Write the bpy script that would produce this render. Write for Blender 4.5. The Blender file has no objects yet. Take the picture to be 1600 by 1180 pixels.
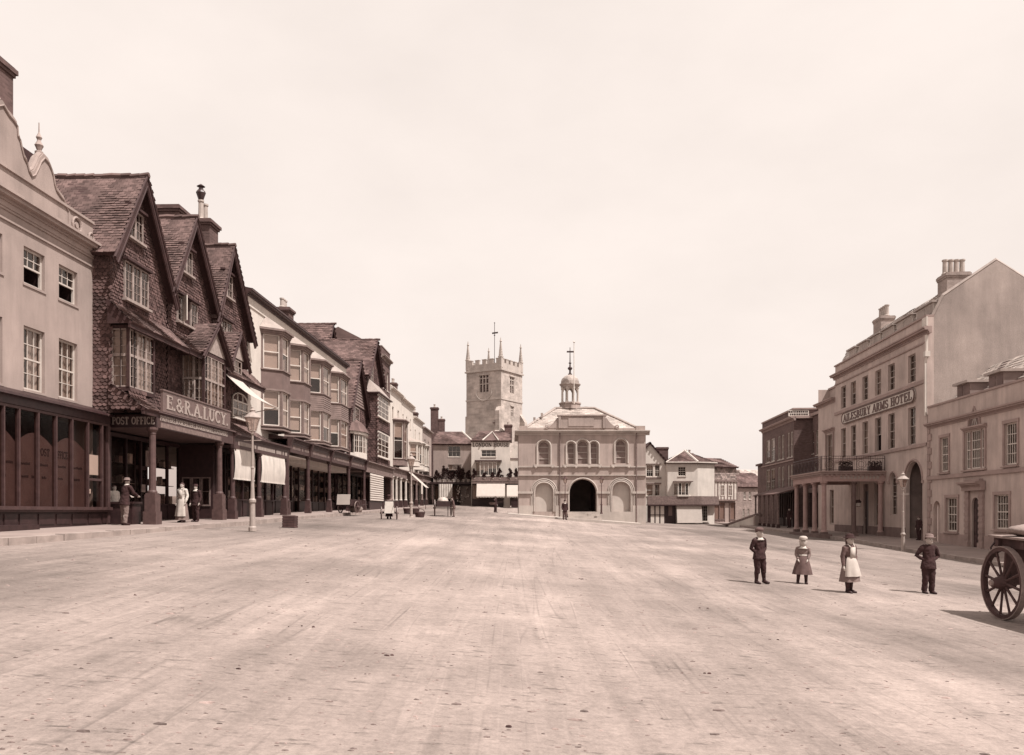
import bpy, bmesh, math, random
import numpy as np
from mathutils import Vector, Matrix

rnd = random.Random(11)
COL = bpy.context.scene.collection
SC = bpy.context.scene

# ------------------------------------------------------------------ camera, sky, sun, exposure
FPX = 1300.0      # focal length in photo pixels (photo 1600 x 1180)
HOR = 800.0       # horizon row
CZ = 1.75         # camera height, metres
cam_d = bpy.data.cameras.new('camera'); cam = bpy.data.objects.new('camera', cam_d); COL.objects.link(cam)
cam.location = (0, 0, CZ); cam.rotation_euler = (math.radians(90), 0, 0)
cam_d.sensor_fit = 'HORIZONTAL'; cam_d.sensor_width = 36.0; cam_d.lens = 36.0 * FPX / 1600.0
cam_d.shift_y = (HOR - 590.0) / 1600.0; cam_d.clip_start = 0.1; cam_d.clip_end = 6000
SC.camera = cam

SUN_EL = math.radians(60)
SUN_DIR = Vector((0.83 * math.cos(SUN_EL), -0.56 * math.cos(SUN_EL), math.sin(SUN_EL))).normalized()
w = bpy.data.worlds.new('World'); SC.world = w; w.use_nodes = True
nt = w.node_tree; nt.nodes.clear()
wo = nt.nodes.new('ShaderNodeOutputWorld'); bg = nt.nodes.new('ShaderNodeBackground')
sky = nt.nodes.new('ShaderNodeTexSky'); sky.sky_type = 'NISHITA'; sky.sun_disc = False
sky.sun_elevation = SUN_EL; sky.sun_rotation = math.atan2(SUN_DIR.x, SUN_DIR.y)
sky.dust_density = 4.0; sky.air_density = 1.0
bw = nt.nodes.new('ShaderNodeRGBToBW'); nt.links.new(sky.outputs[0], bw.inputs[0])
# an albumen plate sees a white sky: the sky's own brightness, strongly levelled, with thin high cloud
tc = nt.nodes.new('ShaderNodeTexCoord')
mp = nt.nodes.new('ShaderNodeMapping'); mp.inputs['Scale'].default_value = (1.6, 1.6, 3.2)
nt.links.new(tc.outputs['Generated'], mp.inputs['Vector'])
ns = nt.nodes.new('ShaderNodeTexNoise'); ns.inputs['Scale'].default_value = 1.7; ns.inputs['Detail'].default_value = 7; ns.inputs['Roughness'].default_value = 0.55
nt.links.new(mp.outputs[0], ns.inputs['Vector'])
pw = nt.nodes.new('ShaderNodeMath'); pw.operation = 'POWER'; pw.inputs[1].default_value = 0.06
nt.links.new(bw.outputs[0], pw.inputs[0])
mr = nt.nodes.new('ShaderNodeMapRange'); mr.inputs['From Min'].default_value = 0.3; mr.inputs['From Max'].default_value = 0.7
mr.inputs['To Min'].default_value = 5.55; mr.inputs['To Max'].default_value = 6.25
nt.links.new(ns.outputs[0], mr.inputs[0])
ml = nt.nodes.new('ShaderNodeMath'); ml.operation = 'MULTIPLY'
nt.links.new(pw.outputs[0], ml.inputs[0]); nt.links.new(mr.outputs[0], ml.inputs[1])
cm = nt.nodes.new('ShaderNodeVectorMath'); cm.operation = 'SCALE'; cm.inputs[0].default_value = (1.105, 0.985, 0.915)
nt.links.new(ml.outputs[0], cm.inputs['Scale'])
nt.links.new(cm.outputs[0], bg.inputs['Color']); bg.inputs['Strength'].default_value = 0.1
nt.links.new(bg.outputs[0], wo.inputs['Surface'])
sun_d = bpy.data.lights.new('sun', 'SUN'); sun_d.energy = 5.0; sun_d.angle = math.radians(0.6); sun_d.color = (1.0, 0.955, 0.91)
sun = bpy.data.objects.new('sun', sun_d); COL.objects.link(sun)
sun.rotation_euler = (-SUN_DIR).to_track_quat('-Z', 'Y').to_euler(); sun.location = (30, -20, 60)
SC.view_settings.view_transform = 'Standard'; SC.view_settings.look = 'None'; SC.view_settings.gamma = 1.0
SC.view_settings.use_curve_mapping = False; SC.view_settings.exposure = 0.5
SC.render.engine = 'CYCLES'; SC.cycles.max_bounces = 6; SC.cycles.diffuse_bounces = 3; SC.cycles.transparent_max_bounces = 8

# ------------------------------------------------------------------ materials: a sepia world
TONE = ([math.log(x) for x in (0.012, 0.03, 0.08, 0.25, 0.55, 0.85)], (0.40, 0.44, 0.545, 0.715, 0.83, 0.89), (0.41, 0.44, 0.515, 0.65, 0.745, 0.805))
def sep(L, lit=1.9):
    """linear albedo of luminance L in the tone of an albumen print; lit = how brightly the surface stands in the daylight of this place"""
    d = math.log(min(0.85, max(0.012, L * lit))); g = float(np.interp(d, TONE[0], TONE[1])); b = float(np.interp(d, TONE[0], TONE[2]))
    s = L / (0.2126 + 0.7152 * g + 0.0722 * b)
    return (min(s, 0.95), min(s * g, 0.95), min(s * b, 0.95), 1)
MATS = {}
def M(name, L=0.3, var=0.2, scale=1.5, rough=0.85, bump=0.0, bscale=30, streak=0.0, island=0.0, spec=0.25, brick=None, fine=0.0, metal=0.0, lit=1.9):
    if name in MATS: return MATS[name]
    m = bpy.data.materials.new(name); m.use_nodes = True; t = m.node_tree; N = t.nodes; K = t.links
    bs = N['Principled BSDF']; bs.inputs['Roughness'].default_value = rough; bs.inputs['Specular IOR Level'].default_value = spec
    bs.inputs['Metallic'].default_value = metal
    co = N.new('ShaderNodeTexCoord')
    hsv = N.new('ShaderNodeHueSaturation'); hsv.inputs['Color'].default_value = sep(L, lit)
    def noise(sc, det, vec=None, rg=0.6):
        n = N.new('ShaderNodeTexNoise'); n.inputs['Scale'].default_value = sc; n.inputs['Detail'].default_value = det; n.inputs['Roughness'].default_value = rg
        K.new(vec if vec else co.outputs['Object'], n.inputs['Vector']); return n
    def rng(src, lo, hi, f0=0.3, f1=0.7):
        r = N.new('ShaderNodeMapRange'); r.inputs['From Min'].default_value = f0; r.inputs['From Max'].default_value = f1
        r.inputs['To Min'].default_value = lo; r.inputs['To Max'].default_value = hi; K.new(src, r.inputs[0]); return r.outputs[0]
    def mul(a, b):
        x = N.new('ShaderNodeMath'); x.operation = 'MULTIPLY'; K.new(a, x.inputs[0]); K.new(b, x.inputs[1]); return x.outputs[0]
    val = rng(noise(scale, 8).outputs[0], 1 - var, 1 + var)
    if streak:
        q = N.new('ShaderNodeMapping'); q.inputs['Scale'].default_value = (1.6, 1.6, 0.22); K.new(co.outputs['Object'], q.inputs[0])
        val = mul(val, rng(noise(1.3, 7, q.outputs[0], 0.7).outputs[0], 1 - streak, 1 + streak * 0.7))
    if fine: val = mul(val, rng(noise(bscale, 3).outputs[0], 1 - fine, 1 + fine))
    if island:
        g = N.new('ShaderNodeNewGeometry'); val = mul(val, rng(g.outputs['Random Per Island'], 1 - island, 1 + island, 0, 1))
    hgt = None
    if brick:
        bw_, bh_, mort, amt = brick
        # map the wall onto x/z whichever way it faces
        sp = N.new('ShaderNodeSeparateXYZ'); K.new(co.outputs['Object'], sp.inputs[0])
        ad = N.new('ShaderNodeMath'); ad.operation = 'ADD'; K.new(sp.outputs[0], ad.inputs[0]); K.new(sp.outputs[1], ad.inputs[1])
        cb = N.new('ShaderNodeCombineXYZ'); K.new(ad.outputs[0], cb.inputs[0]); K.new(sp.outputs[2], cb.inputs[1])
        br = N.new('ShaderNodeTexBrick'); K.new(cb.outputs[0], br.inputs['Vector']); br.inputs['Scale'].default_value = 1
        br.inputs['Brick Width'].default_value = bw_; br.inputs['Row Height'].default_value = bh_; br.inputs['Mortar Size'].default_value = mort
        br.inputs['Color1'].default_value = (1 - amt, 1 - amt, 1 - amt, 1); br.inputs['Color2'].default_value = (1 + amt, 1 + amt, 1 + amt, 1)
        br.inputs['Mortar'].default_value = (1.15, 1.15, 1.15, 1)
        b2 = N.new('ShaderNodeRGBToBW'); K.new(br.outputs['Color'], b2.inputs[0]); val = mul(val, b2.outputs[0])
        inv = N.new('ShaderNodeMath'); inv.operation = 'SUBTRACT'; inv.inputs[0].default_value = 1; K.new(br.outputs['Fac'], inv.inputs[1]); hgt = inv.outputs[0]
    K.new(val, hsv.inputs['Value']); K.new(hsv.outputs[0], bs.inputs['Base Color'])
    if bump or hgt is not None:
        bp = N.new('ShaderNodeBump'); bp.inputs['Strength'].default_value = bump or 0.5; bp.inputs['Distance'].default_value = 0.02
        if hgt is None: hgt = noise(bscale, 5).outputs[0]
        K.new(hgt, bp.inputs['Height']); K.new(bp.outputs[0], bs.inputs['Normal'])
    MATS[name] = m; return m
def Mglass(name, tint=0.7, fac=0.1, rough=0.05, ior=1.5):
    if name in MATS: return MATS[name]
    m = bpy.data.materials.new(name); m.use_nodes = True; t = m.node_tree; N = t.nodes; K = t.links; N.remove(N['Principled BSDF'])
    tr = N.new('ShaderNodeBsdfTransparent'); c = sep(0.7); tr.inputs[0].default_value = (tint * 1.0, tint * 0.9, tint * 0.86, 1)
    gl = N.new('ShaderNodeBsdfGlossy'); gl.inputs['Roughness'].default_value = rough; gl.inputs[0].default_value = (0.9, 0.82, 0.77, 1)
    co = N.new('ShaderNodeTexCoord'); n = N.new('ShaderNodeTexNoise'); n.inputs['Scale'].default_value = 2.2; K.new(co.outputs['Object'], n.inputs[0])
    bp = N.new('ShaderNodeBump'); bp.inputs['Strength'].default_value = 0.12; bp.inputs['Distance'].default_value = 0.03; K.new(n.outputs[0], bp.inputs['Height']); K.new(bp.outputs[0], gl.inputs['Normal'])
    lw = N.new('ShaderNodeLayerWeight'); lw.inputs['Blend'].default_value = 0.5
    p5 = N.new('ShaderNodeMath'); p5.operation = 'POWER'; p5.inputs[1].default_value = 4.0; K.new(lw.outputs['Facing'], p5.inputs[0])
    ad = N.new('ShaderNodeMath'); ad.operation = 'MULTIPLY_ADD'; ad.use_clamp = True; ad.inputs[1].default_value = ior - 0.9; ad.inputs[2].default_value = fac; K.new(p5.outputs[0], ad.inputs[0])
    mx = N.new('ShaderNodeMixShader'); K.new(ad.outputs[0], mx.inputs[0]); K.new(tr.outputs[0], mx.inputs[1]); K.new(gl.outputs[0], mx.inputs[2])
    K.new(mx.outputs[0], N['Material Output'].inputs[0]); MATS[name] = m; return m

GLASS = Mglass('window_glass', .62, .08, .05, 1.4); SHOPGLASS = Mglass('shop_glass', .7, .0, .12, 1.22)
DARKROOM = M('room_dark', 0.012, 0.3, 2)  # near-black backing sheets, painted in for the shade of unlit rooms
CURTAIN = M('curtain_cloth', 0.5, 0.2, 3, streak=0.3)
BLIND_OR_REFL = M('blind_or_reflection', 0.62, 0.08, 2)
WHITEP = M('white_paint', 0.5, 0.12, 4, rough=0.6)
CREAMP = M('cream_paint', 0.42, 0.12, 3, rough=0.6)
DARKW = M('dark_painted_wood', 0.017, 0.35, 5, rough=0.5, spec=0.4)
BROWNW = M('brown_painted_wood', 0.036, 0.3, 5, rough=0.55, spec=0.35)
GREYW = M('weathered_wood', 0.13, 0.35, 6, rough=0.8, bump=0.3, bscale=25)
STUCCO = M('stucco', 0.255, 0.16, 0.6, bump=0.15, bscale=45, streak=0.16, fine=0.07, lit=1.6)
LIME = M('limewash', 0.5, 0.10, 0.9, bump=0.15, bscale=35, streak=0.12, fine=0.05)
LEAD = M('lead_sheet', 0.27, 0.15, 2, rough=0.5, streak=0.15)
TILE_H = M('hung_tile', 0.068, 0.4, 0.7, rough=0.9, island=0.38, spec=0.15)
TILE_R = M('roof_tile', 0.092, 0.4, 0.6, rough=0.92, island=0.32, spec=0.15)
TILE_U = M('tile_underlay', 0.03, 0.2, 3)
SLATE = M('roof_slate', 0.32, 0.2, 0.8, rough=0.6, island=0.25)
BRICK = M('brickwork', 0.075, 0.25, 1.2, rough=0.9, brick=(0.23, 0.075, 0.008, 0.25))
BRICKL = M('pale_brickwork', 0.2, 0.25, 1.2, rough=0.9, brick=(0.23, 0.075, 0.008, 0.2))
STONE = M('dressed_stone', 0.36, 0.16, 0.7, bump=0.2, bscale=30, streak=0.14, fine=0.06)
STONED = M('weathered_stone', 0.33, 0.35, 0.5, brick=(0.7, 0.32, 0.012, 0.12), fine=0.1, bscale=12)
POT = M('chimney_pot', 0.33, 0.2, 3)
IRON = M('cast_iron', 0.022, 0.2, 6, rough=0.45, spec=0.5)
PALEIRON = M('painted_lamp_iron', 0.27, 0.15, 8, rough=0.5, streak=0.1)
CANVAS = M('awning_canvas', 0.38, 0.07, 3, rough=0.95)
GOLD = M('gilt_letter', 0.28, 0.12, 6, rough=0.5)
SIGNB = M('sign_board', 0.1, 0.2, 3, rough=0.5)
LEAF = M('leaf', 0.035, 0.3, 3, island=0.5, rough=0.6)

# ------------------------------------------------------------------ mesh builder in (u, v, z): u along, v out towards the viewer, z up
class MB:
    def __init__(s): s.v = []; s.f = []
    def add(s, vs, fs):
        o = len(s.v); s.v += vs; s.f += [tuple(i + o for i in f) for f in fs]; return s
    def poly(s, pts): return s.add(list(pts), [tuple(range(len(pts)))])
    def box(s, x0, x1, v0, v1, z0, z1):
        return s.add([(x0, v0, z0), (x1, v0, z0), (x1, v1, z0), (x0, v1, z0), (x0, v0, z1), (x1, v0, z1), (x1, v1, z1), (x0, v1, z1)],
                     [(0, 1, 2, 3), (4, 5, 6, 7), (0, 1, 5, 4), (1, 2, 6, 5), (2, 3, 7, 6), (3, 0, 4, 7)])
    def ext(s, a, b):
        """solid between two matching rings"""
        n = len(a); return s.add(list(a) + list(b), [tuple(range(n)), tuple(range(n, 2 * n))] + [(i, (i + 1) % n, n + (i + 1) % n, n + i) for i in range(n)])
    def pxz(s, pts, v0, v1): return s.ext([(x, v0, z) for x, z in pts], [(x, v1, z) for x, z in pts])
    def pvz(s, pts, x0, x1): return s.ext([(x0, v, z) for v, z in pts], [(x1, v, z) for v, z in pts])
    def pxv(s, pts, z0, z1): return s.ext([(x, v, z0) for x, v in pts], [(x, v, z1) for x, v in pts])
    def path(s, pts, rad, n=6, cap=True, flat=1.0):
        P = [Vector(p) for p in pts]; r = rad if isinstance(rad, (list, tuple)) else [rad] * len(P)
        o = len(s.v); up = Vector((0, 0, 1)); prev = None
        for i, p in enumerate(P):
            d = (P[min(i + 1, len(P) - 1)] - P[max(i - 1, 0)]).normalized()
            if prev is None:
                a = d.cross(up); a = d.cross(Vector((1, 0, 0))) if a.length < 0.05 else a
            else: a = prev - d * prev.dot(d)
            a.normalize(); prev = a; b = d.cross(a)
            for k in range(n):
                t = 2 * math.pi * k / n; s.v.append(tuple(p + (a * math.cos(t) + b * math.sin(t) * flat) * r[i]))
        for i in range(len(P) - 1):
            for k in range(n):
                s.f.append((o + i * n + k, o + i * n + (k + 1) % n, o + (i + 1) * n + (k + 1) % n, o + (i + 1) * n + k))
        if cap: s.f.append(tuple(o + k for k in range(n))); s.f.append(tuple(o + (len(P) - 1) * n + k for k in range(n)))
        return s
    def lathe(s, prof, n=10, c=(0, 0), rot=0.0, sq=1.0):
        o = len(s.v)
        for r, z in prof:
            for k in range(n):
                t = 2 * math.pi * k / n + rot; s.v.append((c[0] + r * math.cos(t), c[1] + r * sq * math.sin(t), z))
        for i in range(len(prof) - 1):
            for k in range(n): s.f.append((o + i * n + k, o + i * n + (k + 1) % n, o + (i + 1) * n + (k + 1) % n, o + (i + 1) * n + k))
        s.f.append(tuple(o + k for k in range(n))); s.f.append(tuple(o + (len(prof) - 1) * n + k for k in range(n))); return s
    def loft(s, rings, n=12):
        """rings: (x, v, z, rx, rv)"""
        o = len(s.v)
        for x, v, z, a, b in rings:
            for k in range(n):
                t = 2 * math.pi * k / n; s.v.append((x + a * math.cos(t), v + b * math.sin(t), z))
        for i in range(len(rings) - 1):
            for k in range(n): s.f.append((o + i * n + k, o + i * n + (k + 1) % n, o + (i + 1) * n + (k + 1) % n, o + (i + 1) * n + k))
        s.f.append(tuple(o + k for k in range(n))); s.f.append(tuple(o + (len(rings) - 1) * n + k for k in range(n))); return s
    def mesh(s, name, mat, smooth=False):
        me = bpy.data.meshes.new(name); me.from_pydata([(x, -v, z) for x, v, z in s.v], [], s.f)
        bm = bmesh.new(); bm.from_mesh(me); bmesh.ops.recalc_face_normals(bm, faces=bm.faces); bm.to_mesh(me); bm.free()
        me.materials.append(mat)
        if smooth: me.polygons.foreach_set('use_smooth', [True] * len(me.polygons))
        return me
    def build(s, name, mat, parent=None, kind=None, smooth=False, label=None, each=False):
        if each:
            par = list(range(len(s.v)))
            def fd(i):
                while par[i] != i: par[i] = par[par[i]]; i = par[i]
                return i
            for f in s.f:
                for i in f[1:]: par[fd(i)] = fd(f[0])
            gr = {}
            for f in s.f: gr.setdefault(fd(f[0]), []).append(f)
            for fl in gr.values():
                ids = sorted({i for f in fl for i in f}); mp_ = {i: k for k, i in enumerate(ids)}; b = MB(); b.v = [s.v[i] for i in ids]; b.f = [tuple(mp_[i] for i in f) for f in fl]; o = b.build(name, mat, parent, kind, smooth, label)
            return o
        return put(name, s.mesh(name, mat, smooth), parent, kind, label)
def put(name, me, parent=None, kind=None, label=None, loc=None):
    o = bpy.data.objects.new(name, me); COL.objects.link(o)
    if parent: o.parent = parent
    if kind: o['kind'] = kind
    if label: o['label'] = label
    if loc: o.location = loc
    return o
def tag(o, label, cat, group=None):
    o['label'] = label; o['category'] = cat
    if group: o['group'] = group
    return o
def thing(name, label, cat, loc=(0, 0, 0), rz=0.0, group=None):
    o = bpy.data.objects.new(name, None); COL.objects.link(o); o.location = loc; o.rotation_euler = (0, 0, rz); o.empty_display_size = 0.3
    return tag(o, label, cat, group)
def copy_tree(o, parent=None):
    c = o.copy(); COL.objects.link(c); c.parent = parent
    for ch in list(o.children): copy_tree(ch, c)
    return c

# ------------------------------------------------------------------ lines of building: a frame is a point, a direction along the front, a base height
class Fr:
    def __init__(s, ox, oy, ang, zb):
        s.o = Vector((ox, oy)); s.a = ang; s.t = Vector((math.cos(ang), math.sin(ang))); s.n = Vector((s.t.y, -s.t.x)); s.zb = zb
    def p(s, px, py, v=0.0):
        """photo pixel seen on the plane v in front of this frame -> (u, z above base)"""
        d = Vector(((px - 800.0) / FPX, 1.0)); D = (s.o.dot(s.n) + v) / d.dot(s.n); q = d * D - s.o
        return q.dot(s.t), (HOR - py) / FPX * D - s.zb
    def u(s, px, v=0.0): return s.p(px, 800, v)[0]
    def z(s, px, py, v=0.0): return s.p(px, py, v)[1]
    def Z(s, zc): return zc - s.zb          # height given relative to the camera -> local
    def root(s, name, label, cat, group=None): return thing(name, label, cat, (s.o.x, s.o.y, s.zb + CZ), s.a, group)
ML = (840 - 800) / FPX; OFFL = 14.3
MR = (893 - 800) / FPX; OFFR = 20.0
def interp(tab, x):
    xs = [a for a, _ in tab]; return float(np.interp(x, xs, [b for _, b in tab]))
ZLT = [(0, -0.75), (15, -0.62), (21.5, -0.55), (28.8, -0.45), (36, -0.33), (48, -0.1), (59, 0.05), (66, 0.15), (80, 0.4), (112, 1.0), (150, 1.4)]
ZRT = [(0, -2.3), (25, -2.05), (38, -1.85), (46.7, -1.65), (53, -1.55), (60, -1.5), (75, -1.36), (89, -1.25), (112, -1.25), (150, -1.0)]
zL = lambda D: interp(ZLT, D)
zR = lambda D: interp(ZRT, D)
def LF(D0, zb=None): return Fr(ML * D0 - OFFL, D0, math.atan2(1, ML), zL(D0) if zb is None else zb)
def RF(D0, zb=None): return Fr(MR * D0 + OFFR, D0, math.atan2(-1, -MR), zR(D0) if zb is None else zb)
NL = math.hypot(1, ML); NR = math.hypot(1, MR)

# ------------------------------------------------------------------ ground
ctrl = []
for D in (0, 10, 18, 24, 30, 38, 46, 55, 65, 78, 92, 110, 140): ctrl.append((ML * D - 11.7, D, zL(D) - 0.15))
for D in (0, 12, 25, 38, 46, 54, 62, 75, 90, 110, 140): ctrl.append((MR * D + 16.6, D, zR(D) - 0.16))
ctrl += [(0, 0, -1.72), (0, 6, -1.7), (6, 20.3, -1.76), (9.5, 19, -1.9), (9.3, 15.8, -2.08), (4.6, 70.5, -0.73), (0.6, 71.4, -0.12), (11.6, 71.4, -1.12),
         (-4.7, 56, -0.25), (-6.6, 45, -0.41), (-8.6, 27.8, -0.62), (-6.5, 53, -0.33), (-1.8, 87, -0.05), (-2, 98, 0.72), (-8, 103, 0.85), (17, 90, -1.38), (26, 95, -1.4), (0, -25, -1.8), (5, 125, 0.6), (0, 16, -1.42), (-4, 12, -1.2), (0, 40, -0.95), (6, 50, -1.15)]
CA = np.array(ctrl); _n = len(CA)
def _phi(r2): return 0.5 * r2 * np.log(r2 + 1e-9)
_d2 = ((CA[:, None, :2] - CA[None, :, :2]) ** 2).sum(-1)
_A = np.zeros((_n + 3, _n + 3)); _A[:_n, :_n] = _phi(_d2) + np.eye(_n) * 12.0; _A[:_n, _n] = 1; _A[:_n, _n + 1:] = CA[:, :2]; _A[_n, :_n] = 1; _A[_n + 1:, :_n] = CA[:, :2].T
_W = np.linalg.solve(_A, np.concatenate([CA[:, 2], np.zeros(3)]))
def zg_arr(X, Y):
    Xc = np.clip(X, -45, 50); Yc = np.clip(Y, -30, 150); sh = Xc.shape; P = np.stack([Xc.ravel(), Yc.ravel()], 1)
    d2 = ((P[:, None, :] - CA[None, :, :2]) ** 2).sum(-1)
    return np.clip(_phi(d2) @ _W[:_n] + _W[_n] + P @ _W[_n + 1:], -3.5, 2.5).reshape(sh)
def zg(x, y): return float(zg_arr(np.array([[x]]), np.array([[y]]))[0, 0])     # relative to the camera

def grid_axis(near0, near1, step, far):
    a = list(np.arange(near0, near1 + 1e-6, step)); e = []; x = near1; d = step
    while x < far: d *= 1.5; x += d; e.append(x)
    b = []; x = near0; d = step
    while x > -far: d *= 1.5; x -= d; b.append(x)
    return np.array(b[::-1] + a + e)
gx = grid_axis(-20, 30, 0.5, 900); gy = grid_axis(2, 110, 0.6, 1800)
GX, GY = np.meshgrid(gx, gy); GZ = zg_arr(GX, GY)
rr = np.random.default_rng(3)
# wheel ruts and unevenness of a rolled dirt road
def smooth_noise(X, Y, sx, sy, seed):
    r = np.random.default_rng(seed); z = 0
    for k in range(7):
        a = r.uniform(-1, 1) / sx; b = r.uniform(-1, 1) / sy; z = z + np.sin(X * a * 6.3 + Y * b * 6.3 + r.uniform(0, 6.3))
    return z / 7
GZ = GZ + 0.02 * smooth_noise(GX, GY, 3.0, 14.0, 5) + 0.012 * smooth_noise(GX, GY, 1.6, 9, 9)
nx = len(gx); ny = len(gy)
vs = [(float(x), float(y), float(z) + CZ) for x, y, z in zip(GX.ravel(), GY.ravel(), GZ.ravel())]
fs = [(j * nx + i, j * nx + i + 1, (j + 1) * nx + i + 1, (j + 1) * nx + i) for j in range(ny - 1) for i in range(nx - 1)]
gm = bpy.data.meshes.new('road'); gm.from_pydata(vs, [], fs); gm.polygons.foreach_set('use_smooth', [True] * len(fs))
# dirt material: pale dust, long wheel-track streaks, broad dark patches painting in lens falloff, grit
m = bpy.data.materials.new('dirt_road'); m.use_nodes = True; t = m.node_tree; N = t.nodes; K = t.links; bs = N['Principled BSDF']
bs.inputs['Roughness'].default_value = 0.95; bs.inputs['Specular IOR Level'].default_value = 0.1
co = N.new('ShaderNodeTexCoord')
def nz(scale, det, mp=None, rg=0.6, dist=0.0):
    n = N.new('ShaderNodeTexNoise'); n.inputs['Scale'].default_value = scale; n.inputs['Detail'].default_value = det; n.inputs['Roughness'].default_value = rg; n.inputs['Distortion'].default_value = dist
    if mp:
        q = N.new('ShaderNodeMapping'); q.inputs['Rotation'].default_value = (0, 0, mp[0]); q.inputs['Scale'].default_value = (mp[1], mp[2], 1); K.new(co.outputs['Object'], q.inputs[0]); K.new(q.outputs[0], n.inputs['Vector'])
    else: K.new(co.outputs['Object'], n.inputs['Vector'])
    return n.outputs[0]
def rg_(src, lo, hi, f0=0.3, f1=0.7):
    r = N.new('ShaderNodeMapRange'); r.inputs['From Min'].default_value = f0; r.inputs['From Max'].default_value = f1; r.inputs['To Min'].default_value = lo; r.inputs['To Max'].default_value = hi; K.new(src, r.inputs[0]); return r.outputs[0]
def mm(a, b, op='MULTIPLY'):
    x = N.new('ShaderNodeMath'); x.operation = op; K.new(a, x.inputs[0])
    if isinstance(b, (int, float)): x.inputs[1].default_value = b
    else: K.new(b, x.inputs[1])
    return x.outputs[0]
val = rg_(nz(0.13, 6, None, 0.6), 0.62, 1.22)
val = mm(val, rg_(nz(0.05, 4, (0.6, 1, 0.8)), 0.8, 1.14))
val = mm(val, rg_(nz(0.55, 6, (0.35, 1.0, 0.4), 0.6, 0.6), 0.86, 1.08))
val = mm(val, rg_(nz(0.9, 6, (0.12, 1.0, 0.07), 0.6, 0.9), 0.89, 1.09))
val = mm(val, rg_(nz(2.6, 7, (-0.22, 1.0, 0.09), 0.6, 0.6), 0.9, 1.08))
val = mm(val, rg_(nz(0.7, 6, (0.75, 1.0, 0.10), 0.65, 0.5), 0.82, 1.12))
val = mm(val, rg_(nz(1.3, 9, None, 0.8), 0.84, 1.1))
val = mm(val, rg_(nz(14, 6, None, 0.8), 0.74, 1.18))
val = mm(val, rg_(nz(3.2, 8, (0.0, 0.45, 1.0), 0.75), 0.9, 1.05))
# pale dusty crown worn by traffic; sides darkened further to paint in lens falloff
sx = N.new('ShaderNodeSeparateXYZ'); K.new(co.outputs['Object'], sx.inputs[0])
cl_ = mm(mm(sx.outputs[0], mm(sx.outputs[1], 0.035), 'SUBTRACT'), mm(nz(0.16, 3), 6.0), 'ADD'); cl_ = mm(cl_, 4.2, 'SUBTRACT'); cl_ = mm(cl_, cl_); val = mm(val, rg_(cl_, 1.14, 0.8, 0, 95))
# wheel ruts: long thin lines in three directions
def ruts(rot, freq, wid, amt, seed):
    q = N.new('ShaderNodeMapping'); q.inputs['Rotation'].default_value = (0, 0, rot); q.inputs['Scale'].default_value = (1, 0.018, 1); q.inputs['Location'].default_value = (seed, seed * 2, 0); K.new(co.outputs['Object'], q.inputs[0])
    n = N.new('ShaderNodeTexNoise'); n.inputs['Scale'].default_value = freq; n.inputs['Detail'].default_value = 1.5; K.new(q.outputs[0], n.inputs['Vector'])
    d = mm(mm(n.outputs[0], 0.5, 'SUBTRACT'), 0, 'ADD'); ab = N.new('ShaderNodeMath'); ab.operation = 'ABSOLUTE'; K.new(d, ab.inputs[0]); brk = rg_(nz(0.6, 5), 0.0, 1.0, 0.42, 0.6)
    e = mm(rg_(ab.outputs[0], 1.0, 0.0, 0, wid), brk); return mm(mm(e, -amt), 1.0, 'ADD')
for a_ in ((0.05, 1.1, 0.009, 0.24, 1.0), (-0.35, 0.8, 0.008, 0.2, 4.0), (-0.95, 0.7, 0.009, 0.2, 9.0), (0.12, 1.6, 0.011, -0.14, 14.0), (0.02, 2.4, 0.012, 0.16, 21.0)): val = mm(val, ruts(*a_))
val = mm(val, rg_(nz(55, 4, None, 0.8), 0.87, 1.1))
spk = rg_(nz(9.0, 6, (0.1, 0.3, 1.0), 0.7), 1.0, 0.5, 0.58, 0.68); val = mm(val, spk)
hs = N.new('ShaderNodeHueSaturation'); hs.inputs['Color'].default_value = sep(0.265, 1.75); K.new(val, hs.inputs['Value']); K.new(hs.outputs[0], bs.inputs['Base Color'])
bp = N.new('ShaderNodeBump'); bp.inputs['Strength'].default_value = 0.5; bp.inputs['Distance'].default_value = 0.03
K.new(mm(nz(9, 9, None, 0.75), nz(1.2, 4, (0.1, 1, 0.1)), 'ADD'), bp.inputs['Height']); K.new(bp.outputs[0], bs.inputs['Normal'])
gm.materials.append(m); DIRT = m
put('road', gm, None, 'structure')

# pavements: sheets that follow the two building lines, with kerb stones
PAVE = M('pavement_flags', 0.2, 0.14, 0.8, bump=0.2, bscale=25, brick=(0.9, 0.6, 0.012, 0.06), fine=0.08)
KERB = M('kerb_stone', 0.24, 0.25, 2.0, bump=0.4, bscale=15, island=0.2)
def pavement(name, mfun, offs, zfun, D0, D1, step=2.0):
    mb = MB(); Ds = np.arange(D0, D1 + step, step); rows = []
    for D in Ds:
        rows.append([(mfun * D + o, -D, zfun(D) + CZ + dz) for o, dz in offs])
    for a, b in zip(rows[:-1], rows[1:]):
        for k in range(len(offs) - 1): mb.poly([a[k], a[k + 1], b[k + 1], b[k]])
    return mb.build(name, PAVE, None, 'structure')
pvl = pavement('pavement_left', ML, [(-18.5, 0.05), (-14.3, 0.03), (-11.95, 0.0), (-11.9, -0.3)], zL, 8, 112)
pvr = pavement('pavement_right', MR, [(24.5, 0.03), (20, 0.02), (16.75, 0.0), (16.7, -0.35)], zR, 18, 112)
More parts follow.
